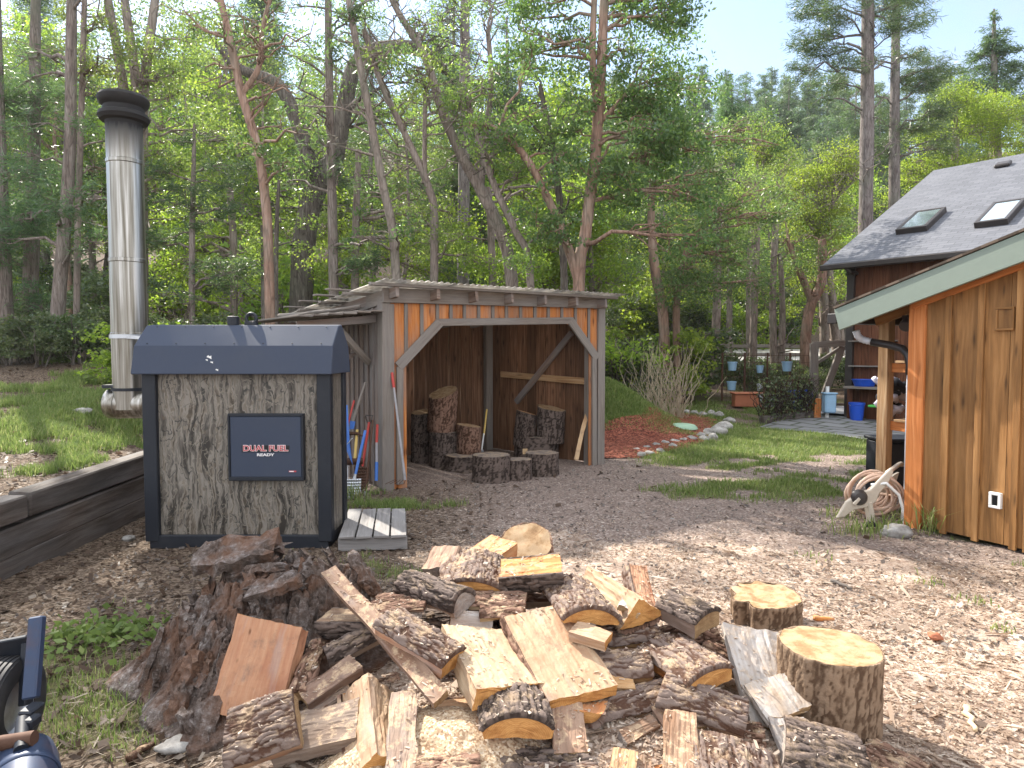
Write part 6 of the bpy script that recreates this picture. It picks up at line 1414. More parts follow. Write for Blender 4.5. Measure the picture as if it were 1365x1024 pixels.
# ================================================================ TREES
def mat_leaf(name, a, b, c_, tr=.45, tcol=(1.15, 1.2, .7)):
    m, t, out = newmat(name)
    r = nd(t, 'Attribute', attribute_name='rnd').outputs['Fac']; oi = nd(t, 'ObjectInfo').outputs['Random']
    c = ramp(t, r, [(0, a), (.55, b), (1, c_)])
    c = nd(t, 'HueSaturation', {'Color': c, 'Hue': mth(t, 'ADD', .485, mth(t, 'MULTIPLY', oi, .03)), 'Value': mth(t, 'ADD', .85, mth(t, 'MULTIPLY', oi, .3))}).outputs[0]
    p = nd(t, 'BsdfPrincipled', {'Base Color': c, 'Roughness': .42, 'Specular IOR Level': .45})
    tc = nd(t, 'VectorMath', {0: c, 1: tcol}, operation='MULTIPLY').outputs[0]
    tc = nd(t, 'VectorMath', {0: tc, 1: (1.4, 1.4, 1.4)}, operation='MULTIPLY').outputs[0]
    tl_ = nd(t, 'BsdfTranslucent', {'Color': tc})
    mx = nd(t, 'MixShader', {0: tr, 1: p.outputs[0], 2: tl_.outputs[0]}); t.links.new(mx.outputs[0], out.inputs[0]); return m
M['leaf_madrone'] = mat_leaf('madrone leaves', (.06, .11, .045), (.11, .175, .065), (.22, .27, .09), .5)
M['leaf_oak'] = mat_leaf('fresh oak leaves', (.09, .14, .045), (.16, .22, .065), (.3, .34, .1), .55)
M['leaf_bright'] = mat_leaf('bright spring leaves', (.11, .17, .035), (.2, .28, .05), (.36, .42, .08), .6)
M['leaf_fir'] = mat_leaf('fir needles', (.05, .09, .045), (.085, .14, .07), (.15, .2, .095), .45)
M['leaf_pine'] = mat_leaf('pine needles', (.045, .075, .035), (.08, .115, .05), (.15, .17, .07), .3)
M['leaf_dark'] = mat_leaf('dark shrub leaves', (.05, .075, .035), (.09, .12, .055), (.17, .19, .09), .4)
M['leaf_far'] = mat_leaf('distant conifer needles', (.05, .09, .05), (.085, .13, .07), (.13, .175, .09), .4)
def mat_trunk(name, a, b, c_, sc=(14, 14, 2.2), bstr=.8):
    m, t, out = newmat(name); ob = nd(t, 'TexCoord').outputs['Object']
    n = noise_tex(t, mapped(t, ob, sc), 1.0, 8, .65); n2 = noise_tex(t, ob, 1.1, 5, .6); v = nd(t, 'TexVoronoi', {'Vector': mapped(t, ob, (sc[0]*1.5, sc[1]*1.5, sc[2]*1.1)), 'Scale': 1.0}, feature='DISTANCE_TO_EDGE').outputs[0]
    c = ramp(t, n, [(.3, a), (.5, b), (.7, c_)]); c = mixc(t, ramp(t, v, [(.0, (.6, .6, .6)), (.09, (0, 0, 0))]), c, tuple(q*.6 for q in a))
    c = mixc(t, ramp(t, n2, [(.5, (0, 0, 0)), (.68, (.5, .5, .5))]), c, (.16, .17, .13))
    finish(t, out, c, .9, mth(t, 'ADD', n, v), bstr, .03, spec=.2); return m
M['tr_fir'] = mat_trunk('fir bark', (.09, .07, .06), (.19, .155, .135), (.3, .265, .24))
M['tr_pine'] = mat_trunk('pine bark', (.075, .06, .055), (.17, .145, .135), (.28, .25, .235))
M['tr_oak'] = mat_trunk('mossy oak bark', (.055, .045, .04), (.13, .11, .095), (.22, .2, .175))
M['tr_madrone'] = mat_trunk('peeling madrone bark', (.14, .09, .07), (.27, .17, .125), (.38, .28, .23), (7, 7, 1.4), .4)
M['tr_gray'] = mat_trunk('grey brown young bark', (.11, .085, .07), (.23, .185, .16), (.34, .29, .255), (8, 8, 2), .4)

def smooth_path(P, n=6):
    out = []
    for i in range(len(P)-1):
        p0, p1, p2, p3 = P[max(i-1, 0)], P[i], P[i+1], P[min(i+2, len(P)-1)]
        for k in range(n):
            t = k/n; out.append(.5*((2*p1)+(p2-p0)*t+(2*p0-5*p1+4*p2-p3)*t*t+(3*p1-p0-3*p2+p3)*t**3))
    out.append(P[-1]); return out
def leaf_quads(C, L, W, rng, upbias=.6, D=None, droop=0.0):
    N = len(C); d = rng.normal(size=(N, 3)) if D is None else D+rng.normal(size=(N, 3))*.35
    d[:, 2] -= droop; d /= np.linalg.norm(d, axis=1)[:, None]+1e-9
    n = rng.normal(size=(N, 3)); n[:, 2] += upbias; s = np.cross(d, n); s /= np.linalg.norm(s, axis=1)[:, None]+1e-9
    l = L*rng.uniform(.6, 1.3, N)[:, None]; w = W*rng.uniform(.7, 1.25, N)[:, None]
    return np.stack([C-d*l*.5, C+s*w*.5-d*l*.05, C+d*l*.5, C-s*w*.5-d*l*.05], 1)
def needle_quads(C, D, L, W, rng):
    return leaf_quads(C, L, W, rng, .2, D, .25)

KIND = {  # leaf material, trunk material, leaf length, width
    'madrone': ('leaf_madrone', 'tr_madrone', .095, .042), 'oak': ('leaf_oak', 'tr_oak', .07, .04), 'bright': ('leaf_bright', 'tr_gray', .085, .05),
    'gray': ('leaf_oak', 'tr_gray', .07, .036), 'brown': ('leaf_madrone', 'tr_gray', .095, .042), 'fir': ('leaf_fir', 'tr_fir', .17, .022), 'pine': ('leaf_pine', 'tr_pine', .2, .016), 'dark': ('leaf_dark', 'tr_oak', .08, .045), 'far': ('leaf_far', 'tr_fir', .5, .09)}
def wiggle(a, b, rng, n=5, amt=.08, arch=.0):
    d = b-a; L = d.length; out = []
    for i in range(n+1):
        f = i/n; e = amt*L*math.sin(math.pi*f)
        out.append(a+d*f+Vector((rng.normal()*e, rng.normal()*e, rng.normal()*e*.6+arch*L*math.sin(math.pi*f))))
    return out
def build_tree(name, label, cat, group, stems, kind, blobs, seed, dens=.22, ls=1.0, twigs=True, bare=0, root_loc=None):
    """stems: lists of (Vector, radius); blobs: (Vector centre, (rx, ry, rz), leaf number)"""
    rng = np.random.default_rng(seed); lm, tm, L, W = KIND[kind]; L *= ls; W *= ls; mb = MB(); allp = []
    for st in stems:
        P = smooth_path([s[0] for s in st], 6); rad = list(np.interp(np.linspace(0, 1, len(P)), np.linspace(0, 1, len(st)), [s[1] for s in st]))
        rad[0] *= 1.35; mb.tube(P, rad, 12, caps=False, wob=.05); allp += list(zip(P, rad))
    Q = []; D = []
    for (c, r3, n) in blobs:
        cand = [(p, r) for p, r in allp if p.z < c.z+.3] or allp
        cand.sort(key=lambda q: (q[0]-c).length+max(0, q[0].z-c.z)*1.5+rng.random()*.4); p0, r0 = cand[0]
        if (p0-c).length > .3:
            rb = min(r0*.55, .012+.018*(p0-c).length); path = wiggle(p0, c, rng, 6, .07, .06)
            mb.tube(path, list(np.linspace(rb, rb*.35, len(path))), 6, caps=False)
        else: path = [p0, c]; rb = .01
        k = max(5, int(n/45)); cl = rng.normal(size=(k, 3)); cl /= np.linalg.norm(cl, axis=1)[:, None]; cl *= (rng.random(k)**.45)[:, None]; cl = np.array(c)+cl*np.array(r3)
        nt = min(k, 22) if twigs else 0
        for j in range(nt):
            s_ = path[int(rng.integers(len(path)//2, len(path)))]; tp = wiggle(s_, Vector(cl[j]), rng, 4, .08, -.05 if kind == 'fir' else .03); mb.tube(tp, list(np.linspace(max(rb*.35, .006), .004, len(tp))), 4, caps=False)
        sz = rng.uniform(.5, 1.5, k); sz /= sz.sum(); cr = np.mean(r3)*.26
        for j in range(k):
            m_ = int(n*sz[j])+1; pts = rng.normal(size=(m_, 3))*np.array([cr, cr, cr*.6])+cl[j]; Q.append(pts)
            if kind in ('fir', 'pine', 'far'):
                o = cl[j]-np.array(c); o[2] = 0; o /= np.linalg.norm(o)+1e-6; D.append(np.tile(o, (m_, 1))+rng.normal(size=(m_, 3))*.6)
    for _ in range(bare*3):
        p0, r0 = allp[int(rng.integers(len(allp)//3, len(allp)))]; e = p0+Vector((rng.normal(), rng.normal(), rng.random()*.9+.1)).normalized()*float(rng.uniform(.5, 1.6)); tp = wiggle(p0, e, rng, 6, .12, .05); mb.tube(tp, list(np.linspace(min(r0*.4, .03), .004, len(tp))), 5, caps=False)
        for j in range(3):
            s_ = tp[2+j]; e2 = s_+Vector((rng.normal(), rng.normal(), rng.random())).normalized()*float(rng.uniform(.2, .6)); mb.tube(wiggle(s_, e2, rng, 3, .1), [.01, .007, .005, .003], 4, caps=False)
    base = Vector(root_loc) if root_loc is not None else stems[0][0][0].copy()
    root = empty(name, base, label, cat, group)
    mb.build('trunk', M[tm], root, smooth=True, origin=base)
    if Q:
        C = np.vstack(Q)-np.array(base)
        V = needle_quads(C, np.vstack(D), L, W, rng) if D else leaf_quads(C, L, W, rng, .5, None, .25)
        o = np_mesh('crown', V, 4, M[lm], {'rnd': np.clip(rng.beta(2, 2.6, len(V)), 0, 1)}); o.parent = root
    return root
def px_tree(name, label, kind, Z, stems, blobs, seed, cat='tree', group='trees at the edge of the wood', dens=1.0, ls=1.0, bare=0, dz=.9):
    """stems: lists of (px, py, radius px[, depth shift]); blobs: (px, py, rx px, ry px, fill[, depth shift])"""
    S_ = []
    for st in stems:
        pts = []
        for i, q in enumerate(st):
            z_ = Z+(q[3] if len(q) > 3 else 0); p = at(q[0], q[1], z_)
            if i == 0 and (len(q) < 5): p.z = min(p.z, H(p.x, p.y)-.1) if True else p.z
            pts.append((p, q[2]*z_/910))
        S_.append(pts)
    rng = np.random.default_rng(seed+500); B = []
    for b in blobs:
        sh = b[5] if len(b) > 5 else float(rng.uniform(-dz, dz)); z_ = Z+sh; c = at(b[0], b[1], z_); rx, rz_ = b[2]*z_/910, b[3]*z_/910
        lm, tm, L, W = KIND[kind]; leafpx = (L*ls)*(W*ls)*.5*(910/z_)**2*.5
        n = int(b[4]*dens*math.pi*b[2]*b[3]/max(leafpx, .5)); n = min(n, 9000)
        B.append((c, (rx, (rx+rz_)*.5, rz_), n))
    return build_tree(name, label, cat, group, S_, kind, B, seed, bare=bare, ls=ls)
rb_ = random.Random(77)
def scatter(x0, x1, y0, y1, n, rx, ry, fill, d=(-.9, .9)):
    return [(rb_.uniform(x0, x1), rb_.uniform(y0, y1), rx*rb_.uniform(.7, 1.3), ry*rb_.uniform(.7, 1.3), fill*rb_.uniform(.6, 1.3), rb_.uniform(*d)) for _ in range(n)]

# ---- trees at the edge of the wood, from the left
px_tree('fir_tree', 'straight brown fir trunk at the far left behind the furnace chimney', 'fir', 14, [[(70, 455, 9), (84, 330, 8), (93, 200, 7), (95, 60, 6.5), (96, -60, 5)]], scatter(5, 150, 90, 330, 12, 42, 22, .35)+scatter(20, 170, -60, 80, 5, 40, 20, .25), 1)
px_tree('slim_tree', 'thin reddish stem rising close beside the straight brown fir trunk', 'gray', 14.6, [[(100, 440, 4), (104, 300, 4), (110, 100, 3.5), (113, -30, 3)]], scatter(70, 190, 0, 120, 5, 32, 24, .35), 2, bare=6)
px_tree('oak_tree', 'three stemmed tree fanning out above the chimney cap', 'gray', 15, [[(183, 440, 9), (180, 250, 8), (165, 120, 6), (142, -10, 5)], [(185, 430, 8), (186, 230, 7), (182, 120, 6), (166, 0, 5)], [(188, 430, 8), (190, 220, 7), (192, 120, 6), (208, -10, 5)]], scatter(100, 300, -40, 130, 12, 38, 28, .36)+scatter(200, 300, 140, 260, 6, 40, 28, .45), 3, bare=8)
px_tree('fir_tree', 'dense dark young fir standing between the chimney and the tall curved madrone', 'fir', 14.2, [[(255, 440, 4), (256, 330, 4), (258, 230, 3), (259, 165, 1.5)]], scatter(205, 318, 215, 400, 14, 40, 18, .6, (-.7, .7))+[(258, 190, 22, 16, .5, 0)], 4)
px_tree('madrone_tree', 'tall curved madrone with a pinkish trunk left of the straight pole tree', 'madrone', 13.2, [[(361, 440, 7), (358, 340, 6.5), (354, 270, 6), (344, 200, 6), (322, 125, 5.5), (308, 60, 5), (292, -10, 4)], [(322, 125, 4, 0, 1), (345, 90, 3.5), (350, 40, 3), (365, -20, 2.5)]], scatter(230, 420, -50, 120, 10, 34, 24, .13)+scatter(270, 420, 130, 220, 6, 30, 22, .3), 5, bare=7)
px_tree('fir_tree', 'pale straight pole of a fir just left of the shed roof', 'fir', 14, [[(445, 400, 7), (444, 330, 6.5), (441, 200, 5.5), (438, 60, 5), (437, -60, 4)]], scatter(390, 490, -40, 110, 7, 34, 14, .42)+scatter(400, 510, 290, 360, 5, 32, 15, .5)+scatter(380, 470, 180, 270, 4, 30, 14, .35), 6, bare=4)
px_tree('oak_tree', 'massive dark gnarled oak arching over behind the shed', 'oak', 17, [[(398, 440, 17), (404, 340, 15), (418, 260, 14), (444, 215, 12), (458, 150, 11), (472, 90, 10), (502, 66, 9), (556, 64, 8), (585, 85, 5), (598, 100, 3)], [(404, 330, 13, 0, 1), (412, 240, 12), (402, 180, 10), (372, 115, 8), (320, 92, 6), (290, 60, 4)], [(444, 215, 9, 0, 1), (425, 225, 8), (404, 250, 6), (386, 230, 4)]], scatter(400, 620, 0, 180, 13, 38, 26, .32)+scatter(400, 520, 180, 300, 4, 34, 24, .25), 7, bare=12)
px_tree('madrone_tree', 'slender leaning madrone trunk directly above the left shed roof corner', 'brown', 13.5, [[(537, 400, 6.5), (526, 335, 6), (511, 250, 5.5), (495, 165, 5), (475, 60, 4.5), (462, -20, 4)]], scatter(440, 560, -40, 120, 8, 34, 26, .17)+scatter(470, 560, 240, 340, 4, 28, 20, .35), 8, bare=5)
px_tree('young_tree', 'young curved tree with a pale trunk between the leaning madrones', 'gray', 13.8, [[(574, 400, 5.5), (579, 310, 5.5), (571, 250, 5), (545, 190, 4.5), (508, 110, 4), (485, 40, 3)], [(566, 245, 3.5, 0, 1), (566, 180, 3), (567, 120, 2.5)]], scatter(480, 620, 60, 200, 6, 32, 24, .25)+scatter(540, 640, 270, 360, 5, 30, 22, .4), 9, bare=7)
px_tree('madrone_tree', 'big madrone leaning up to the left over the middle of the shed', 'brown', 14.3, [[(690, 420, 9), (682, 375, 8.5), (668, 310, 8), (640, 252, 7.5), (614, 205, 6.5), (590, 150, 6), (566, 75, 5), (530, 15, 4), (510, -30, 3)], [(640, 252, 5, 0, 1), (648, 180, 4), (655, 110, 3.5), (650, 40, 3)]], scatter(510, 680, -50, 110, 10, 36, 26, .2)+scatter(600, 700, 110, 230, 6, 34, 24, .35), 10, bare=8)
px_tree('pine_tree', 'tall pale pine trunk standing farther back behind the leaning madrones', 'pine', 20, [[(616, 420, 9), (618, 300, 8), (619, 150, 7), (620, 0, 6), (620, -60, 5)]], scatter(570, 670, -50, 60, 6, 30, 16, .35), 11, bare=6)
px_tree('madrone_tree', 'orange barked madrone with a forked base behind the right end of the shed', 'madrone', 12.8, [[(772, 410, 8), (772, 370, 8), (780, 315, 8), (787, 260, 7.5), (793, 215, 7.5), (797, 160, 7), (802, 80, 6.5), (806, -20, 5.5)], [(772, 380, 6, 0, 1), (757, 330, 6), (735, 275, 5.5), (702, 212, 5), (660, 172, 4), (625, 165, 3)], [(797, 160, 5, 0, 1), (790, 80, 4.5), (792, 0, 4)], [(797, 165, 3.5, 0, 1), (822, 140, 3), (845, 110, 2.5)]], scatter(690, 935, -60, 110, 17, 42, 32, .75)+scatter(810, 930, 110, 330, 17, 38, 32, 1.1)+scatter(680, 800, 70, 210, 9, 38, 28, .5)+scatter(700, 800, 210, 330, 7, 32, 24, .45), 12, bare=4)
px_tree('young_tree', 'dark slim trunk rising inside the fork of the orange madrone', 'oak', 13.6, [[(757, 410, 5), (750, 320, 5), (743, 245, 4.5), (733, 180, 4), (720, 115, 3)]], scatter(670, 780, 80, 210, 7, 34, 26, .4), 13, bare=4)
px_tree('young_tree', 'slim leaning tree between the big leaning madrone and the forked one', 'gray', 13.4, [[(716, 410, 5), (706, 360, 5), (688, 310, 5), (660, 250, 4.5), (640, 190, 4), (622, 130, 3)]], scatter(600, 720, 110, 240, 7, 34, 25, .35)+scatter(640, 740, 280, 370, 5, 30, 22, .45), 14, bare=4)
px_tree('fir_tree', 'dark bushy fir at the left edge of the picture', 'fir', 16, [[(38, 440, 10), (42, 330, 9), (46, 150, 7), (48, -40, 5)]], scatter(-40, 90, 60, 420, 22, 48, 22, .55), 15)
px_tree('fir_tree', 'dark trunk at the very left edge half cut by the picture', 'fir', 15, [[(8, 440, 10), (4, 330, 9), (-2, 150, 7), (-6, -40, 5), (-10, -260, 3)]], scatter(-60, 50, 150, 400, 10, 44, 24, .5)+scatter(-95, 70, -240, -60, 15, 44, 28, .42), 16)
px_tree('young_tree', 'thin dark double stem between the furnace vent ring and the pole fir', 'oak', 14.5, [[(352, 440, 4), (352, 380, 4), (350, 300, 3)], [(367, 440, 3.5), (368, 340, 3), (372, 240, 2)]], scatter(320, 400, 250, 370, 6, 30, 22, .4), 17, bare=4)
px_tree('oak_tree', 'bushy bright leaved tree behind the furnace roof', 'bright', 16.5, [[(310, 440, 5), (312, 340, 5), (305, 240, 4)]], scatter(210, 400, 260, 420, 14, 36, 26, .55, (-.5, 1.5)), 18)
px_tree('oak_tree', 'bright leaved bush tree glowing behind the shed roof', 'bright', 16, [[(470, 400, 6), (474, 320, 5), (478, 200, 4)]], scatter(440, 640, 280, 380, 12, 34, 22, .6, (-.3, 2)), 19)
px_tree('oak_tree', 'bright leaved tree glowing between the trunks behind the shed roof middle', 'bright', 16.5, [[(660, 400, 5), (655, 320, 5), (650, 250, 4)]], scatter(600, 780, 250, 380, 13, 34, 24, .6, (-.3, 2)), 20)
# right of the shed
px_tree('madrone_tree', 'dark green spreading madrone right of the shed with low hanging foliage', 'madrone', 19, [[(888, 470, 7), (884, 420, 7), (873, 360, 6.5), (868, 280, 5), (875, 200, 4)], [(905, 470, 5), (902, 400, 5), (915, 330, 4)]], scatter(830, 1030, 190, 400, 26, 36, 26, .6)+scatter(940, 1040, 150, 260, 7, 28, 22, .5), 21)
px_tree('young_tree', 'straight grey trunk before the left part of the rail fence', 'gray', 23, [[(952, 490, 6), (955, 420, 5.5), (957, 340, 5), (962, 240, 4)]], scatter(930, 1010, 240, 360, 7, 26, 20, .5), 22, bare=5)
px_tree('young_tree', 'pair of thin trunks before the middle of the rail fence', 'gray', 25, [[(1002, 490, 5), (1006, 400, 4.5), (1010, 290, 4)], [(1033, 490, 5), (1030, 400, 4.5), (1034, 300, 4)], [(1041, 490, 5), (1043, 420, 4), (1040, 340, 3)]], scatter(980, 1060, 200, 320, 6, 24, 18, .4), 23, bare=6)
px_tree('madrone_tree', 'orange twisting madrone trunk left of the garden gate', 'madrone', 23.5, [[(1075, 495, 7), (1074, 450, 7), (1080, 410, 6.5), (1095, 375, 6), (1096, 320, 5)], [(1082, 400, 5, 0, 1), (1065, 360, 4), (1050, 320, 3)]], scatter(1040, 1140, 270, 380, 7, 26, 20, .3), 24, bare=5)
px_tree('bright_tree', 'bright yellow green round crowned tree left of the tall pine', 'bright', 27, [[(1100, 490, 6), (1098, 400, 6), (1092, 320, 5)], [(1120, 490, 7), (1112, 430, 6), (1105, 360, 5)]], scatter(1035, 1150, 205, 330, 20, 28, 20, .65)+scatter(1060, 1140, 330, 420, 6, 26, 20, .35), 25, bare=5)
px_tree('bright_tree', 'yellow green tree top behind the dark madrone, left of the bright round one', 'bright', 32, [[(1000, 490, 6), (1000, 380, 5), (1003, 260, 4)]], scatter(955, 1060, 160, 290, 13, 24, 18, .55), 26)
px_tree('pine_tree', 'tall straight ponderosa pine trunk with open branches above the house', 'pine', 24, [[(1154, 500, 9.5), (1154, 300, 9), (1156, 150, 8), (1157, 0, 7.5), (1157, -110, 6)], ], [(1100, 75, 32, 18, .5, 0), (1075, 60, 26, 14, .5, .4), (1120, 20, 36, 18, .5, -.5), (1085, 20, 30, 14, .45, .6), (1110, 110, 26, 14, .4, .3), (1095, 130, 16, 10, .3, 0), (1195, 40, 34, 16, .4, -.6), (1215, 75, 26, 14, .4, .3), (1185, 10, 34, 16, .5, 0), (1120, -30, 40, 20, .5, 0), (1070, 95, 22, 12, .5, .2), (1090, 45, 30, 14, .45, -.4), (1130, 90, 24, 13, .4, -.3), (1215, 30, 30, 15, .45, .3), (1085, 0, 28, 14, .5, .4), (1200, -30, 40, 20, .5, 0)], 27, bare=10, ls=1.35, dens=2.4)
px_tree('pine_tree', 'bushy blue green pine right of the tall straight trunk', 'pine', 28, [[(1192, 500, 8), (1192, 250, 7), (1194, 50, 5), (1196, -60, 3)]], scatter(1150, 1262, 20, 200, 20, 26, 13, .5)+scatter(1160, 1230, -50, 20, 5, 24, 12, .5), 28, ls=1.35, dens=2.0)
px_tree('fir_tree', 'pointed fir top at the upper right corner behind the house', 'fir', 40, [[(1325, 400, 6), (1325, 150, 5), (1325, 12, 1)]], [(1325, 22, 6, 12, .8, 0), (1325, 44, 15, 11, .8, 0), (1325, 60, 22, 10, .8, 0)]+[(1325+s*(16+k*9), 66+k*20+abs(s)*5, 20+k*5, 10, .75, rb_.uniform(-.6, .6)) for k in range(6) for s in (-1, 1, 0)], 29, ls=2.0, dens=2.0)
px_tree('bright_tree', 'bright green broad tree showing above the house roof at the right', 'bright', 30, [[(1270, 400, 6), (1272, 250, 5), (1275, 170, 4)], [(1330, 400, 6), (1330, 220, 5), (1325, 150, 4)]], scatter(1235, 1375, 120, 230, 22, 30, 20, .65)+scatter(1160, 1240, 215, 290, 8, 24, 16, .6), 30)

# ---- deeper trees: a few kinds, each copied
def proto(kind, seed, h, r, hd_, nbl, leaf, spread, bare=0, ls=1.0):
    rng = np.random.default_rng(seed); P = [Vector((0, 0, -.2))]; x = y = 0
    for i in range(1, 7): x += rng.normal()*.04*h*.35*hd_; y += rng.normal()*.04*h*.35*hd_; P.append(Vector((x, y, h*i/6)))
    st = [(p, r*(1-.8*i/6)) for i, p in enumerate(P)]; bl = []
    for k in range(nbl):
        f = rng.uniform(.25 if kind in ('fir', 'far') else .38, 1.0); c = P[0].lerp(P[-1], f); a = rng.uniform(0, 6.28)
        rr = spread*((1.05-f)*1.0 if kind in ('fir', 'far') else (.35+.65*math.sin(math.pi*min(1, (f-.3)/.75))))*rng.uniform(.35, 1)
        bl.append((c+Vector((math.cos(a)*rr, math.sin(a)*rr, 0)), (spread*.42, spread*.42, spread*.20 if kind in ('fir', 'far') else spread*.3), leaf))
    return st, bl
PROT = {'fir': (.17, 13, 1.9, 34, 420, 1.25), 'oak': (.15, 10, 2.6, 22, 420, 1.35), 'bright': (.12, 8, 2.3, 22, 420, 1.35), 'madrone': (.14, 10, 2.4, 24, 420, 1.35), 'gray': (.10, 10, 2.0, 14, 260, 1.3), 'pine': (.2, 16, 2.2, 22, 420, 1.5)}
pool = {}
def deep_tree(kind, px, Z, sc, label, group, seed):
    key = (kind, seed % 2); X = (px-682.5)/910*Z; z = H(X, Z)
    names = {'fir': 'fir_tree', 'oak': 'oak_tree', 'bright': 'young_tree', 'madrone': 'madrone_tree', 'gray': 'young_tree', 'pine': 'pine_tree'}
    if key not in pool:
        r, h, sp, nb, lf, ls = PROT[kind]; st, bl = proto(kind, seed+40, h, r, 1.0 if kind not in ('fir', 'pine') else .25, nb, lf, sp)
        o = build_tree(names[kind], label, 'tree', group, [st], kind, bl, seed+60, ls=ls, bare=5 if kind == 'gray' else 0, root_loc=(0, 0, 0)); pool[key] = o
    else:
        o = copy_tree(pool[key]); o['label'] = label; o['group'] = group
    o.location = (X, Z, z-.1); o.scale = (sc, sc, sc*rb_.uniform(.92, 1.1)); o.rotation_euler = (0, 0, rb_.uniform(0, 6.28)); return o
zonesL = [('left', -30, 200, 'in the deep wood behind the chimney'), ('furn', 200, 400, 'in the deep wood behind the furnace'), ('shed', 400, 640, 'in the deep wood behind the left of the shed'), ('shedr', 640, 830, 'in the deep wood behind the right of the shed'), ('right', 830, 1150, 'in the far wood beyond the rail fence')]
desc = {'fir': 'dark needled fir', 'oak': 'spreading dark trunked oak', 'bright': 'young bright leaved tree', 'madrone': 'broad leaved madrone', 'gray': 'thin sparsely leaved tree', 'pine': 'tall pine'}
sd_ = 0
for nm, x0, x1, where in zonesL:
    for kind, cnt in (('fir', 2), ('oak', 3), ('bright', 4), ('madrone', 3), ('gray', 3)):
        for k in range(cnt):
            sd_ += 1; Z = rb_.uniform(21, 46) if nm != 'right' else rb_.uniform(36, 60); px = x0+(x1-x0)*(k+rb_.uniform(.1, .9))/cnt
            sc = rb_.uniform(.85, 1.2)*(1.0 if Z < 30 else 1.15)
            if nm == 'right': sc *= .9
            deep_tree(kind, px, Z, sc, desc[kind]+' '+where, desc[kind]+'s '+where, sd_)
# wooded hill far behind: conifers, one by one
st, bl = proto('far', 300, 15, .2, .15, 40, 130, 3.2); hp_ = [build_tree('conifer', 'dark conifer standing on the distant wooded hill', 'tree', 'conifers on the distant hill', [st], 'far', bl, 301, root_loc=(0, 0, 0))]
st, bl = proto('far', 310, 15, .2, .15, 34, 120, 2.6); hp_.append(build_tree('conifer', 'dark conifer standing on the distant wooded hill', 'tree', 'conifers on the distant hill', [st], 'far', bl, 311, root_loc=(0, 0, 0)))
used = [False, False]; sky = [(958, 145), (978, 128), (997, 140), (1016, 122), (1034, 138), (1052, 124), (1063, 132), (1078, 139), (940, 150), (1095, 150), (1108, 160), (925, 140)]
k = 0
def hill_tree(px, Z, top_py=None, sc=None):
    global k
    i = k % 2; k += 1
    o = hp_[i] if not used[i] else copy_tree(hp_[i]); used[i] = True
    X = (px-682.5)/910*Z; z = H(X, Z)
    if top_py is not None: sc = max(.5, (at(px, top_py, Z).z-z)/15.3)
    o.location = (X, Z, z-.2); o.scale = (sc*rb_.uniform(.9, 1.1), sc*rb_.uniform(.9, 1.1), sc); o.rotation_euler = (0, 0, rb_.uniform(0, 6.28))
for (px, py) in sky: hill_tree(px, rb_.uniform(88, 110), py)
for _ in range(85): hill_tree(rb_.uniform(820, 1300), rb_.uniform(56, 105), None, rb_.uniform(.6, .95))
for _ in range(26): hill_tree(rb_.uniform(-40, 820), rb_.uniform(55, 90), None, rb_.uniform(.7, 1.1))

# ---- shrubs
def shrub_proto(kind, seed, h, w, n, ls=1.0):
    rng = np.random.default_rng(seed); stems = []; bl = []
    for k_ in range(6):
        a = rng.uniform(0, 6.28); e = Vector((math.cos(a)*w*.6*rng.random(), math.sin(a)*w*.6*rng.random(), h*rng.uniform(.6, 1))); stems.append([(Vector((rng.normal()*.06, rng.normal()*.06, -.1)), .02), (e*.5+Vector((rng.normal()*.1, rng.normal()*.1, .05)), .014), (e, .006)])
    for k_ in range(9): a = rng.uniform(0, 6.28); q = w*rng.random()**.5*.8; bl.append((Vector((math.cos(a)*q, math.sin(a)*q, h*rng.uniform(.3, .85))), (w*.4, w*.4, h*.28), n//9))
    return stems, bl
SPR = {}
def shrub(kind, px, py, Y, h, label, group, ls=1.0):
    X = (px-682.5)/910*Y; key = (kind, int(px) % 2)
    if key not in SPR:
        st, bl = shrub_proto(kind, 900+len(SPR), 1.0, .75, 2600); SPR[key] = build_tree('shrub', label, 'shrub', group, st, kind, bl, 950+len(SPR), ls=.8, root_loc=(0, 0, 0)); o = SPR[key]
    else: o = copy_tree(SPR[key]); o['label'] = label; o['group'] = group
    o.location = (X, Y, H(X, Y)-.05); o.scale = (h*rb_.uniform(.9, 1.3), h*rb_.uniform(.9, 1.3), h); o.rotation_euler = (0, 0, rb_.uniform(0, 6.28)); return o
for i in range(13): shrub('dark', -20+i*16+rb_.uniform(-8, 8), 0, rb_.uniform(12.2, 15.5), rb_.uniform(.7, 1.2), 'dark leafy shrub at the top of the grassy bank left of the chimney', 'shrubs at the top of the bank')
for i in range(9): shrub('dark' if i % 3 else 'bright', 205+i*21+rb_.uniform(-8, 8), 0, rb_.uniform(11.5, 14.5), rb_.uniform(.8, 1.3), 'leafy shrub behind the furnace roof', 'shrubs behind the furnace')
for i in range(10): shrub('bright' if i % 2 else 'dark', 400+i*42+rb_.uniform(-10, 10), 0, rb_.uniform(13.8, 17), rb_.uniform(1.0, 1.5), 'leafy shrub in the undergrowth behind the shed', 'shrubs behind the shed')
for i in range(20): shrub('dark', 845+i*15+rb_.uniform(-9, 9), 0, rb_.uniform(19.5, 26), rb_.uniform(.7, 1.25), 'dark shrub in the thicket between the shed and the garden', 'shrubs between the shed and the garden')
for i in range(30): shrub('dark' if i % 3 else 'bright', 840+i*10.5+rb_.uniform(-6, 6), 0, rb_.uniform(42, 66), rb_.uniform(2.2, 4.2), 'bush on the wooded slope beyond the sunlit road', 'bushes on the slope beyond the road')
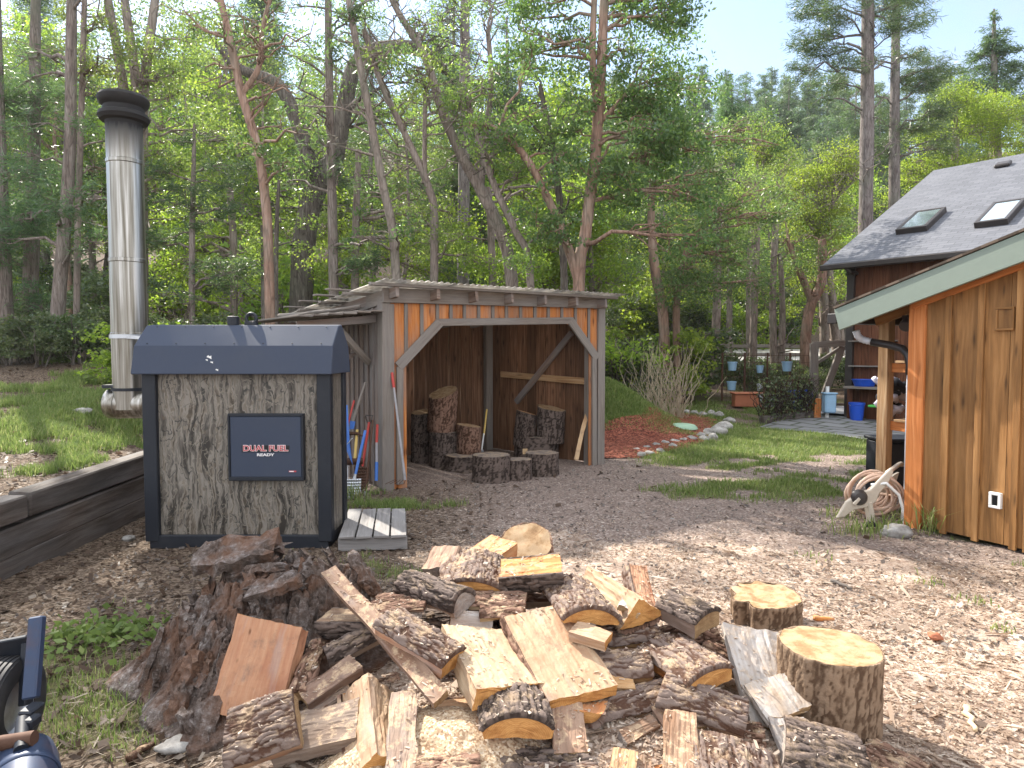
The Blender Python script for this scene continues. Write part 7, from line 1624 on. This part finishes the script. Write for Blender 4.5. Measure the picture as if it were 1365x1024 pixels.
for i in range(34): shrub('dark' if i % 2 else 'bright', -20+i*25+rb_.uniform(-10, 10), 0, rb_.uniform(20, 44), rb_.uniform(1.6, 2.8), 'bush deep in the wood behind the furnace and the shed', 'bushes deep in the wood')
for i in range(9): shrub('bright' if i % 2 else 'dark', 795+i*14+rb_.uniform(-5, 5), 0, rb_.uniform(16.5, 22), rb_.uniform(1.5, 2.3), 'tall leafy bush just behind the right end of the shed', 'bushes behind the right end of the shed')
for i in range(10): shrub('bright' if i % 2 else 'dark', 820+i*24+rb_.uniform(-8, 8), 0, rb_.uniform(41.5, 48), rb_.uniform(2.6, 3.8), 'bush on the wooded slope beyond the sunlit road', 'bushes on the slope beyond the road')
# vines' leaves on the trellis, dry stalks, twiggy shrub
rng_ = np.random.default_rng(4); n_ = 1500; f = rng_.random(n_)[:, None]; C = np.array(VA)*(1-f)+np.array(VB)*f; C = C+np.stack([rng_.normal(size=n_)*.08, rng_.normal(size=n_)*.1, rng_.beta(1.3, 1.3, n_)*VH*1.1], -1)
o = np_mesh('vine_leaves', leaf_quads(C, .09, .045, rng_), 4, M['leaf_dark'], {'rnd': rng_.random(n_)}); put(o, VINE)
tw = empty('twiggy_shrub', ground_px(915, 565), 'pale bare twiggy shrub rising behind the mulch bed', 'shrub'); mb = MB(); c0 = Vector((3.35, 15.2, 0)); c0.z = H(c0.x, c0.y)
for k2 in range(120):
    a = rng_.uniform(0, 6.28); s_ = c0+Vector((rng_.normal()*.3, rng_.normal()*.2, 0)); e = s_+Vector((math.cos(a)*rng_.uniform(.1, .7)+.1, math.sin(a)*.4, rng_.uniform(.6, 1.7))); mb.tube(wiggle(s_, e, rng_, 5, .05, .04), [.008, .007, .006, .005, .004, .003], 4, caps=False)
M['dry'] = paint('dry pale stalks', (.42, .35, .25), .9, 0, .3, (.2, .15, .1), 8)
tw.location = c0; put(mb.build('stems', M['dry'], None), tw)
# ================================================================ GRASS, CHIPS, LITTER
def mat_blade(name, a, b, c_):
    m, t, out = newmat(name); r = nd(t, 'Attribute', attribute_name='rnd').outputs['Fac']; c = ramp(t, r, [(0, a), (.6, b), (1, c_)])
    p = nd(t, 'BsdfPrincipled', {'Base Color': c, 'Roughness': .5, 'Specular IOR Level': .3}); q = nd(t, 'BsdfTranslucent', {'Color': c}); mx = nd(t, 'MixShader', {0: .45, 1: p.outputs[0], 2: q.outputs[0]}); t.links.new(mx.outputs[0], out.inputs[0]); return m
M['blade'] = mat_blade('grass blades', (.11, .165, .045), (.2, .275, .07), (.42, .4, .19))
M['straw'] = mat_blade('straw and needles', (.07, .05, .035), (.19, .14, .095), (.38, .31, .22))
M['chip'] = mat_blade('wood chips', (.2, .125, .085), (.5, .39, .3), (.76, .68, .58))
M['deadleaf'] = mat_blade('dead leaves', (.05, .033, .024), (.15, .1, .07), (.33, .27, .22))
g = np.random.default_rng(11)
def sample(n, x0, x1, y0, y1, wfun):
    x = g.uniform(x0, x1, n); y = y0*(y1/y0)**g.random(n) if y0 > .5 else g.uniform(y0, y1, n); k = g.random(n) < wfun(x, y); return x[k], y[k]
def visible(x, y, m=1.15): return np.abs(x) < .75*m*y+.25
PAT = [ground_px(*q) for q in ((1012, 571), (1172, 590), (1300, 556), (1086, 549))]
def blocked(x, y):
    f = (x > FX0-.05) & (x < FX1+.05) & (y > 5.45) & (y < 6.6)
    sx = (x-F0.x)*e1.x+(y-F0.y)*e1.y; sy = -(x-F0.x)*e1.y+(y-F0.y)*e1.x
    s_ = (sx > .0) & (sx < SW) & (sy > .05) & (sy < 2.6)
    bx = (x-C0.x)*bn.x+(y-C0.y)*bn.y; bx2 = (x-C0.x)*(-ba.x)+(y-C0.y)*(-ba.y)
    rw_ = np.abs(x+3.62) < .09
    pq = np.zeros(x.shape, bool); j = 3
    for i in range(4): pq ^= ((PAT[i][1] > y) != (PAT[j][1] > y)) & (x < (PAT[j][0]-PAT[i][0])*(y-PAT[i][1])/(PAT[j][1]-PAT[i][1]+1e-9)+PAT[i][0]); j = i
    return f | s_ | pq | ((bx > -.03) & (bx2 > -.02)) | (rw_ & (y < 7.1))
def blades(n, x0, x1, y0, y1, h, w, pw=1.0, thr=.25):
    x, y = sample(n, x0, x1, y0, y1, lambda x, y: np.clip((zones(x, y)[0]-thr)*1.5, 0, 1)**pw*visible(x, y)*(~blocked(x, y)))
    N = len(x); z = Hn(x, y)-.01; hh = h*g.uniform(.45, 1.35, N)*(1+.25*S(6, 14, y)); a = g.uniform(0, 6.28, N); lean = g.uniform(.1, .8, N)*hh; ww = w*(1+.06*y)*g.uniform(.7, 1.3, N)
    B = np.stack([x, y, z], -1); s = np.stack([np.cos(a+1.57)*ww, np.sin(a+1.57)*ww, 0*a], -1); m = B+np.stack([np.cos(a)*lean*.35, np.sin(a)*lean*.35, hh*.6], -1); t = B+np.stack([np.cos(a)*lean, np.sin(a)*lean, hh], -1)
    V1 = np.stack([B-s, B+s, m+s*.7, m-s*.7], 1); V2 = np.stack([m-s*.7, m+s*.7, t, t], 1); V2[:, 3] = t-s*.05
    r = g.beta(2, 2.2, N); return np.vstack([V1, V2]), np.r_[r, r]
Vs, rs = zip(blades(260000, -9, -3.7, 4.8, 14, .085, .0032), blades(220000, 1.0, 9, 6.2, 19, .06, .0032), blades(60000, -3.0, 0.5, 2.2, 5.6, .055, .0022), blades(40000, -1.8, -.4, 6.4, 8, .07, .0025, 1, .1), blades(60000, 2.5, 4.5, 3.8, 6.4, .05, .0025, 1, .2), blades(60000, .4, 3.4, 12.4, 16, .07, .004))
o = np_mesh('grass', np.vstack(Vs), 4, M['blade'], {'rnd': np.concatenate(rs)}); tag(o, 'short patchy spring grass on the bank and the yard', 'grass', None, 'stuff')
# weeds at the barn corner and by the rotten stump
def tuft(c, n, h, spread, w=.006):
    x = c.x+g.normal(size=n)*spread; y = c.y+g.normal(size=n)*spread*.7; z = Hn(x, y); a = g.uniform(0, 6.28, n); hh = h*g.uniform(.4, 1.3, n); le = hh*g.uniform(.2, .9, n)
    B = np.stack([x, y, z], -1); s = np.stack([np.cos(a+1.57)*w, np.sin(a+1.57)*w, 0*a], -1); m = B+np.stack([np.cos(a)*le*.35, np.sin(a)*le*.35, hh*.65], -1); t = B+np.stack([np.cos(a)*le, np.sin(a)*le, hh*.9], -1)
    return np.vstack([np.stack([B-s*.5, B+s*.5, m+s, m-s], 1), np.stack([m-s, m+s, t+s*.05, t-s*.05], 1)])
for i, (px, py, n, h, sp, lab) in enumerate(((1150, 712, 130, .13, .14, 'fresh green grass clump at the wheel of the hose reel'), (1238, 712, 40, .26, .05, 'tall green weed at the foot of the barn wall beside the rock'), (1188, 708, 80, .16, .1, 'green grass clump between the hose reel and the rock'), (470, 668, 90, .18, .10, 'green weed clump at the corner of the grey pallet'), (1125, 690, 60, .12, .1, 'green grass clump in front of the hose reel frame'), (1232, 772, 30, .05, .09, 'small green tuft on the chips right of the dark band'), (1300, 800, 24, .05, .08, 'small green tuft on the chips below the outlet box'), (1338, 838, 20, .05, .06, 'small green tuft on the chips at the right edge'), (1085, 745, 26, .05, .1, 'small green tuft on the bare ground before the hose reel'))):
    p = on_z(px, py, 0); V = tuft(p, n, h, sp, .005); tag(np_mesh('grass_clump', V, 4, M['blade'], {'rnd': g.beta(2.5, 1.8, len(V))}), lab, 'grass clump', None, 'stuff')
p = on_z(140, 855, 0); C = np.stack([p.x+g.normal(size=420)*.17, p.y+g.normal(size=420)*.12, 0*np.arange(420)], -1); C[:, 2] = Hn(C[:, 0], C[:, 1])+g.uniform(.01, .09, 420)
tag(np_mesh('weed_patch', leaf_quads(C, .055, .035, g, 1.2), 4, M['blade'], {'rnd': g.beta(1.5, 3, 420)}), 'low leafy green weeds left of the rotten stump', 'weeds', None, 'stuff')
# flat chips, needles and leaves lying about
def flat_bits(x, y, L, W, lift=.006, tilt=.35, z=None):
    N = len(x); z = Hn(x, y)+lift*g.uniform(.3, 2, N) if z is None else z; a = g.uniform(0, 6.28, N); d = np.stack([np.cos(a), np.sin(a), g.normal(size=N)*tilt*.6], -1); s = np.stack([-np.sin(a), np.cos(a), g.normal(size=N)*tilt], -1)
    l = (L*g.lognormal(0, .45, N))[:, None]; w = (W*g.lognormal(0, .4, N))[:, None]; C = np.stack([x, y, z], -1); k1 = g.uniform(.4, 1, N)[:, None]; k2 = g.uniform(.4, 1, N)[:, None]
    return np.stack([C-d*l*.5-s*w*.5*k1, C+d*l*.5*k2-s*w*.5, C+d*l*.5+s*w*.5*k1, C-d*l*.5*k2+s*w*.5], 1)
okv = lambda x, y: visible(x, y)*(~blocked(x, y))
x, y = sample(120000, -1.2, 5, 2.0, 8.5, lambda x, y: okv(x, y)*(zones(x, y)[1]*.85*S(.36, .52, fbm(x*1.4, y*1.4, 91))+.04)); V = flat_bits(x, y, .019, .008)
x2, y2 = sample(6000, -1.2, 5, 2.0, 7, lambda x, y: okv(x, y)*(zones(x, y)[1]*.5+.02)); V2 = flat_bits(x2, y2, .065, .014, .01)
tag(np_mesh('wood_chips', np.vstack([V, V2]), 4, M['chip'], {'rnd': g.beta(1.8, 1.8, len(V)+len(V2))}), 'pale splitting chips strewn around the firewood', 'wood chips', None, 'stuff')
x, y = sample(60000, -9, 6, 2.0, 14, lambda x, y: okv(x, y)*(.03+.07*(1-zones(x, y)[1])+.75*zones(x, y)[2])*(1-.8*zones(x, y)[1])); V = flat_bits(x, y, .075, .0035, .012, .25)
x2, y2 = sample(34000, -9, 6, 2.0, 15, lambda x, y: okv(x, y)*(.05+.6*zones(x, y)[2])*(1-.85*zones(x, y)[1])); V2 = flat_bits(x2, y2, .04, .022, .012, .6)
tag(np_mesh('fallen_needles', V, 4, M['straw'], {'rnd': g.random(len(V))}), 'dry needles and straw littering the yard', 'litter', None, 'stuff')
tag(np_mesh('fallen_leaves', V2, 4, M['deadleaf'], {'rnd': g.beta(1.6, 2.2, len(V2))}), 'brown dead leaves littering the yard and bank', 'litter', None, 'stuff')
x, y = sample(26000, -3, 5, 3.5, 12, lambda x, y: okv(x, y)*(.5-.45*zones(x, y)[0])); V = flat_bits(x, y, .018, .014, .008, .5)
m = mat_blade('pebbles', (.1, .085, .075), (.22, .19, .17), (.5, .47, .44)); tag(np_mesh('pebbles', V, 4, m, {'rnd': g.beta(1.5, 2.5, len(V))}), 'small stones in the dark gravel of the yard', 'gravel', None, 'stuff')
# sawdust and chips caught on the heap: laid on the pieces themselves by dropping them from above
bpy.context.view_layer.update(); dg = bpy.context.evaluated_depsgraph_get(); pts = []; rd = random.Random(2)
for _ in range(5200):
    X, Y = rd.uniform(-1.0, 1.7), rd.uniform(2.2, 4.2); hit, loc, nrm, idx, ob_, _m = scene.ray_cast(dg, Vector((X, Y, 1.4)), Vector((0, 0, -1)))
    if hit and ob_ and (ob_.name.startswith('firewood') or ob_.name.startswith('bark')) and nrm.z > .55 and noise.noise(Vector((X*3, Y*3, 0))) > -.15: pts.append((loc.x, loc.y, loc.z+.003))
pts = np.array(pts); V = flat_bits(pts[:, 0], pts[:, 1], .016, .006, 0, .3, pts[:, 2])
tag(np_mesh('splinters', V, 4, M['chip'], {'rnd': g.beta(2.2, 1.5, len(V))}), 'small pale splinters caught on top of the firewood', 'splinters', None, 'stuff')
# single finds on the ground
def stick(a, b, r, label, mat='bark_dark', cat='stick'):
    p, q = on_z(*a, .015), on_z(*b, .015); p.z = H(p.x, p.y)+r; q.z = H(q.x, q.y)+r; P = wiggle(p, q, np.random.default_rng(int(a[0])), 6, .04); mb = MB(); mb.tube(P, list(np.linspace(r, r*.5, len(P))), 7, wob=.1); return tag(mb.build('stick', M[mat], smooth=True), label, cat)
stick((110, 836), (215, 828), .012, 'dark curved stick on the ground left of the rotten stump'); stick((1288, 945), (1300, 978), .016, 'pale peeled stick on the chips at the lower right', 'raw'); stick((1108, 775), (1136, 783), .016, 'short weathered stick lying on the chips beyond the chopping block', 'shed_gray')
stick((1085, 826), (1112, 826), .018, 'small splint of firewood on the chips behind the chopping block', 'split_orange'); stick((170, 1012), (205, 992), .02, 'reddish bark strip on the ground at the bottom left', 'bark_red'); stick((800, 628), (812, 640), .01, 'thin twig at the right foot of the shed')
p = on_z(1246, 848, .02); rock('stone', p, (.04, .03, .02), 'small rusty orange stone on the chips right of the chopping block', 4, None, 'stone', 'terracotta')
for i, (px, py, s_, lab) in enumerate(((791, 616, .09, 'grey stone at the foot of the right shed post'), (110, 552, .12, 'pale flat stone on the grassy bank left of the furnace'), (172, 720, .06, 'small pale stone in front of the sleeper wall'), (235, 1000, .07, 'grey stone at the bottom left near the rotten stump'))):
    p = ground_px(px, py); rock('stone', p+Vector((0, 0, s_*.2)), (s_, s_*.8, s_*.45), lab, 7+i, None, 'stone')

# ================================================================ LIGHT, SKY, CAMERA
AZ, EL = R(-38), R(40)      # the sun stands ahead and to the left
sund = Vector((math.sin(AZ)*math.cos(EL), math.cos(AZ)*math.cos(EL), math.sin(EL)))
su = bpy.data.lights.new('sun', 'SUN'); su.energy = 3.2; su.angle = R(.55); su.color = (1, .93, .82); so_ = bpy.data.objects.new('sun', su); col.objects.link(so_); so_.rotation_euler = sund.to_track_quat('Z', 'Y').to_euler(); so_.location = sund*60
w = bpy.data.worlds.new('World'); scene.world = w; w.use_nodes = True; t = w.node_tree; t.nodes.clear()
skn = t.nodes.new('ShaderNodeTexSky'); skn.sky_type = 'NISHITA'; skn.sun_disc = False; skn.sun_elevation = EL; skn.sun_rotation = AZ; skn.air_density = 1.0; skn.dust_density = .35; skn.ozone_density = 2.0; skn.altitude = 400
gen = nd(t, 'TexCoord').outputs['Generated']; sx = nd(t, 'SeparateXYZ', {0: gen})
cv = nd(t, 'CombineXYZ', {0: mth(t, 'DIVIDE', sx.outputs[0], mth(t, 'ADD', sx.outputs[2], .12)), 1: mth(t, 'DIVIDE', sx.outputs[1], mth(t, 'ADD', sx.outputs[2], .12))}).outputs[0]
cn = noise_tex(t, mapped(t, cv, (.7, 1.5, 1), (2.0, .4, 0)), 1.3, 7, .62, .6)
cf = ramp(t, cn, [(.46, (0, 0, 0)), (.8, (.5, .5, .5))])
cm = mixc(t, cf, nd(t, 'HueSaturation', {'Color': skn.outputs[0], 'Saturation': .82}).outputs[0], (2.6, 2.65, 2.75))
over = mth(t, 'MAXIMUM', nd(t, 'MapRange', {'Value': sx.outputs[2], 'From Min': .56, 'From Max': .75}, interpolation_type='SMOOTHSTEP').outputs[0], nd(t, 'MapRange', {'Value': sx.outputs[1], 'From Min': .05, 'From Max': -.35}, interpolation_type='SMOOTHSTEP').outputs[0])  # added bright cloud overhead and behind the camera, unseen, for fill light
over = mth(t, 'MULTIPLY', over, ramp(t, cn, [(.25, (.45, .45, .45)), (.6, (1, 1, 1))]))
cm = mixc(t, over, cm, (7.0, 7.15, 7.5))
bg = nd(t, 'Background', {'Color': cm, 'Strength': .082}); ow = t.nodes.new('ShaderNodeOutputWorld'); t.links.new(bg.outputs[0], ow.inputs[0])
hm = bpy.data.materials.new('thin haze'); hm.use_nodes = True; ht = hm.node_tree; ht.nodes.clear()
pv = nd(ht, 'VolumePrincipled', {'Color': (.9, .95, 1, 1), 'Density': .00035, 'Anisotropy': .5}); ho = ht.nodes.new('ShaderNodeOutputMaterial'); ht.links.new(pv.outputs[0], ho.inputs['Volume'])
mb = MB(); mb.box((0, 72, 22), (330, 204, 50)); hz = mb.build('haze', hm); tag(hz, 'thin sunlit air hanging in the wood', 'haze', None, 'stuff')
cam = bpy.data.cameras.new('camera'); cam.sensor_width = 36; cam.lens = 910/1365*36; cam.clip_start = .05; cam.clip_end = 2000
co = bpy.data.objects.new('camera', cam); col.objects.link(co); co.location = (0, 0, EYE); co.rotation_euler = (R(90)-PITCH, 0, 0); scene.camera = co
scene.view_settings.view_transform = 'Standard'; scene.view_settings.look = 'None'; scene.view_settings.exposure = 1.98; scene.view_settings.gamma = 1.0; scene.view_settings.use_curve_mapping = False
scene.render.engine = 'CYCLES'; scene.cycles.max_bounces = 7; scene.cycles.diffuse_bounces = 4; scene.cycles.transmission_bounces = 4; scene.cycles.caustics_reflective = False; scene.cycles.caustics_refractive = False
bpy.context.view_layer.update()
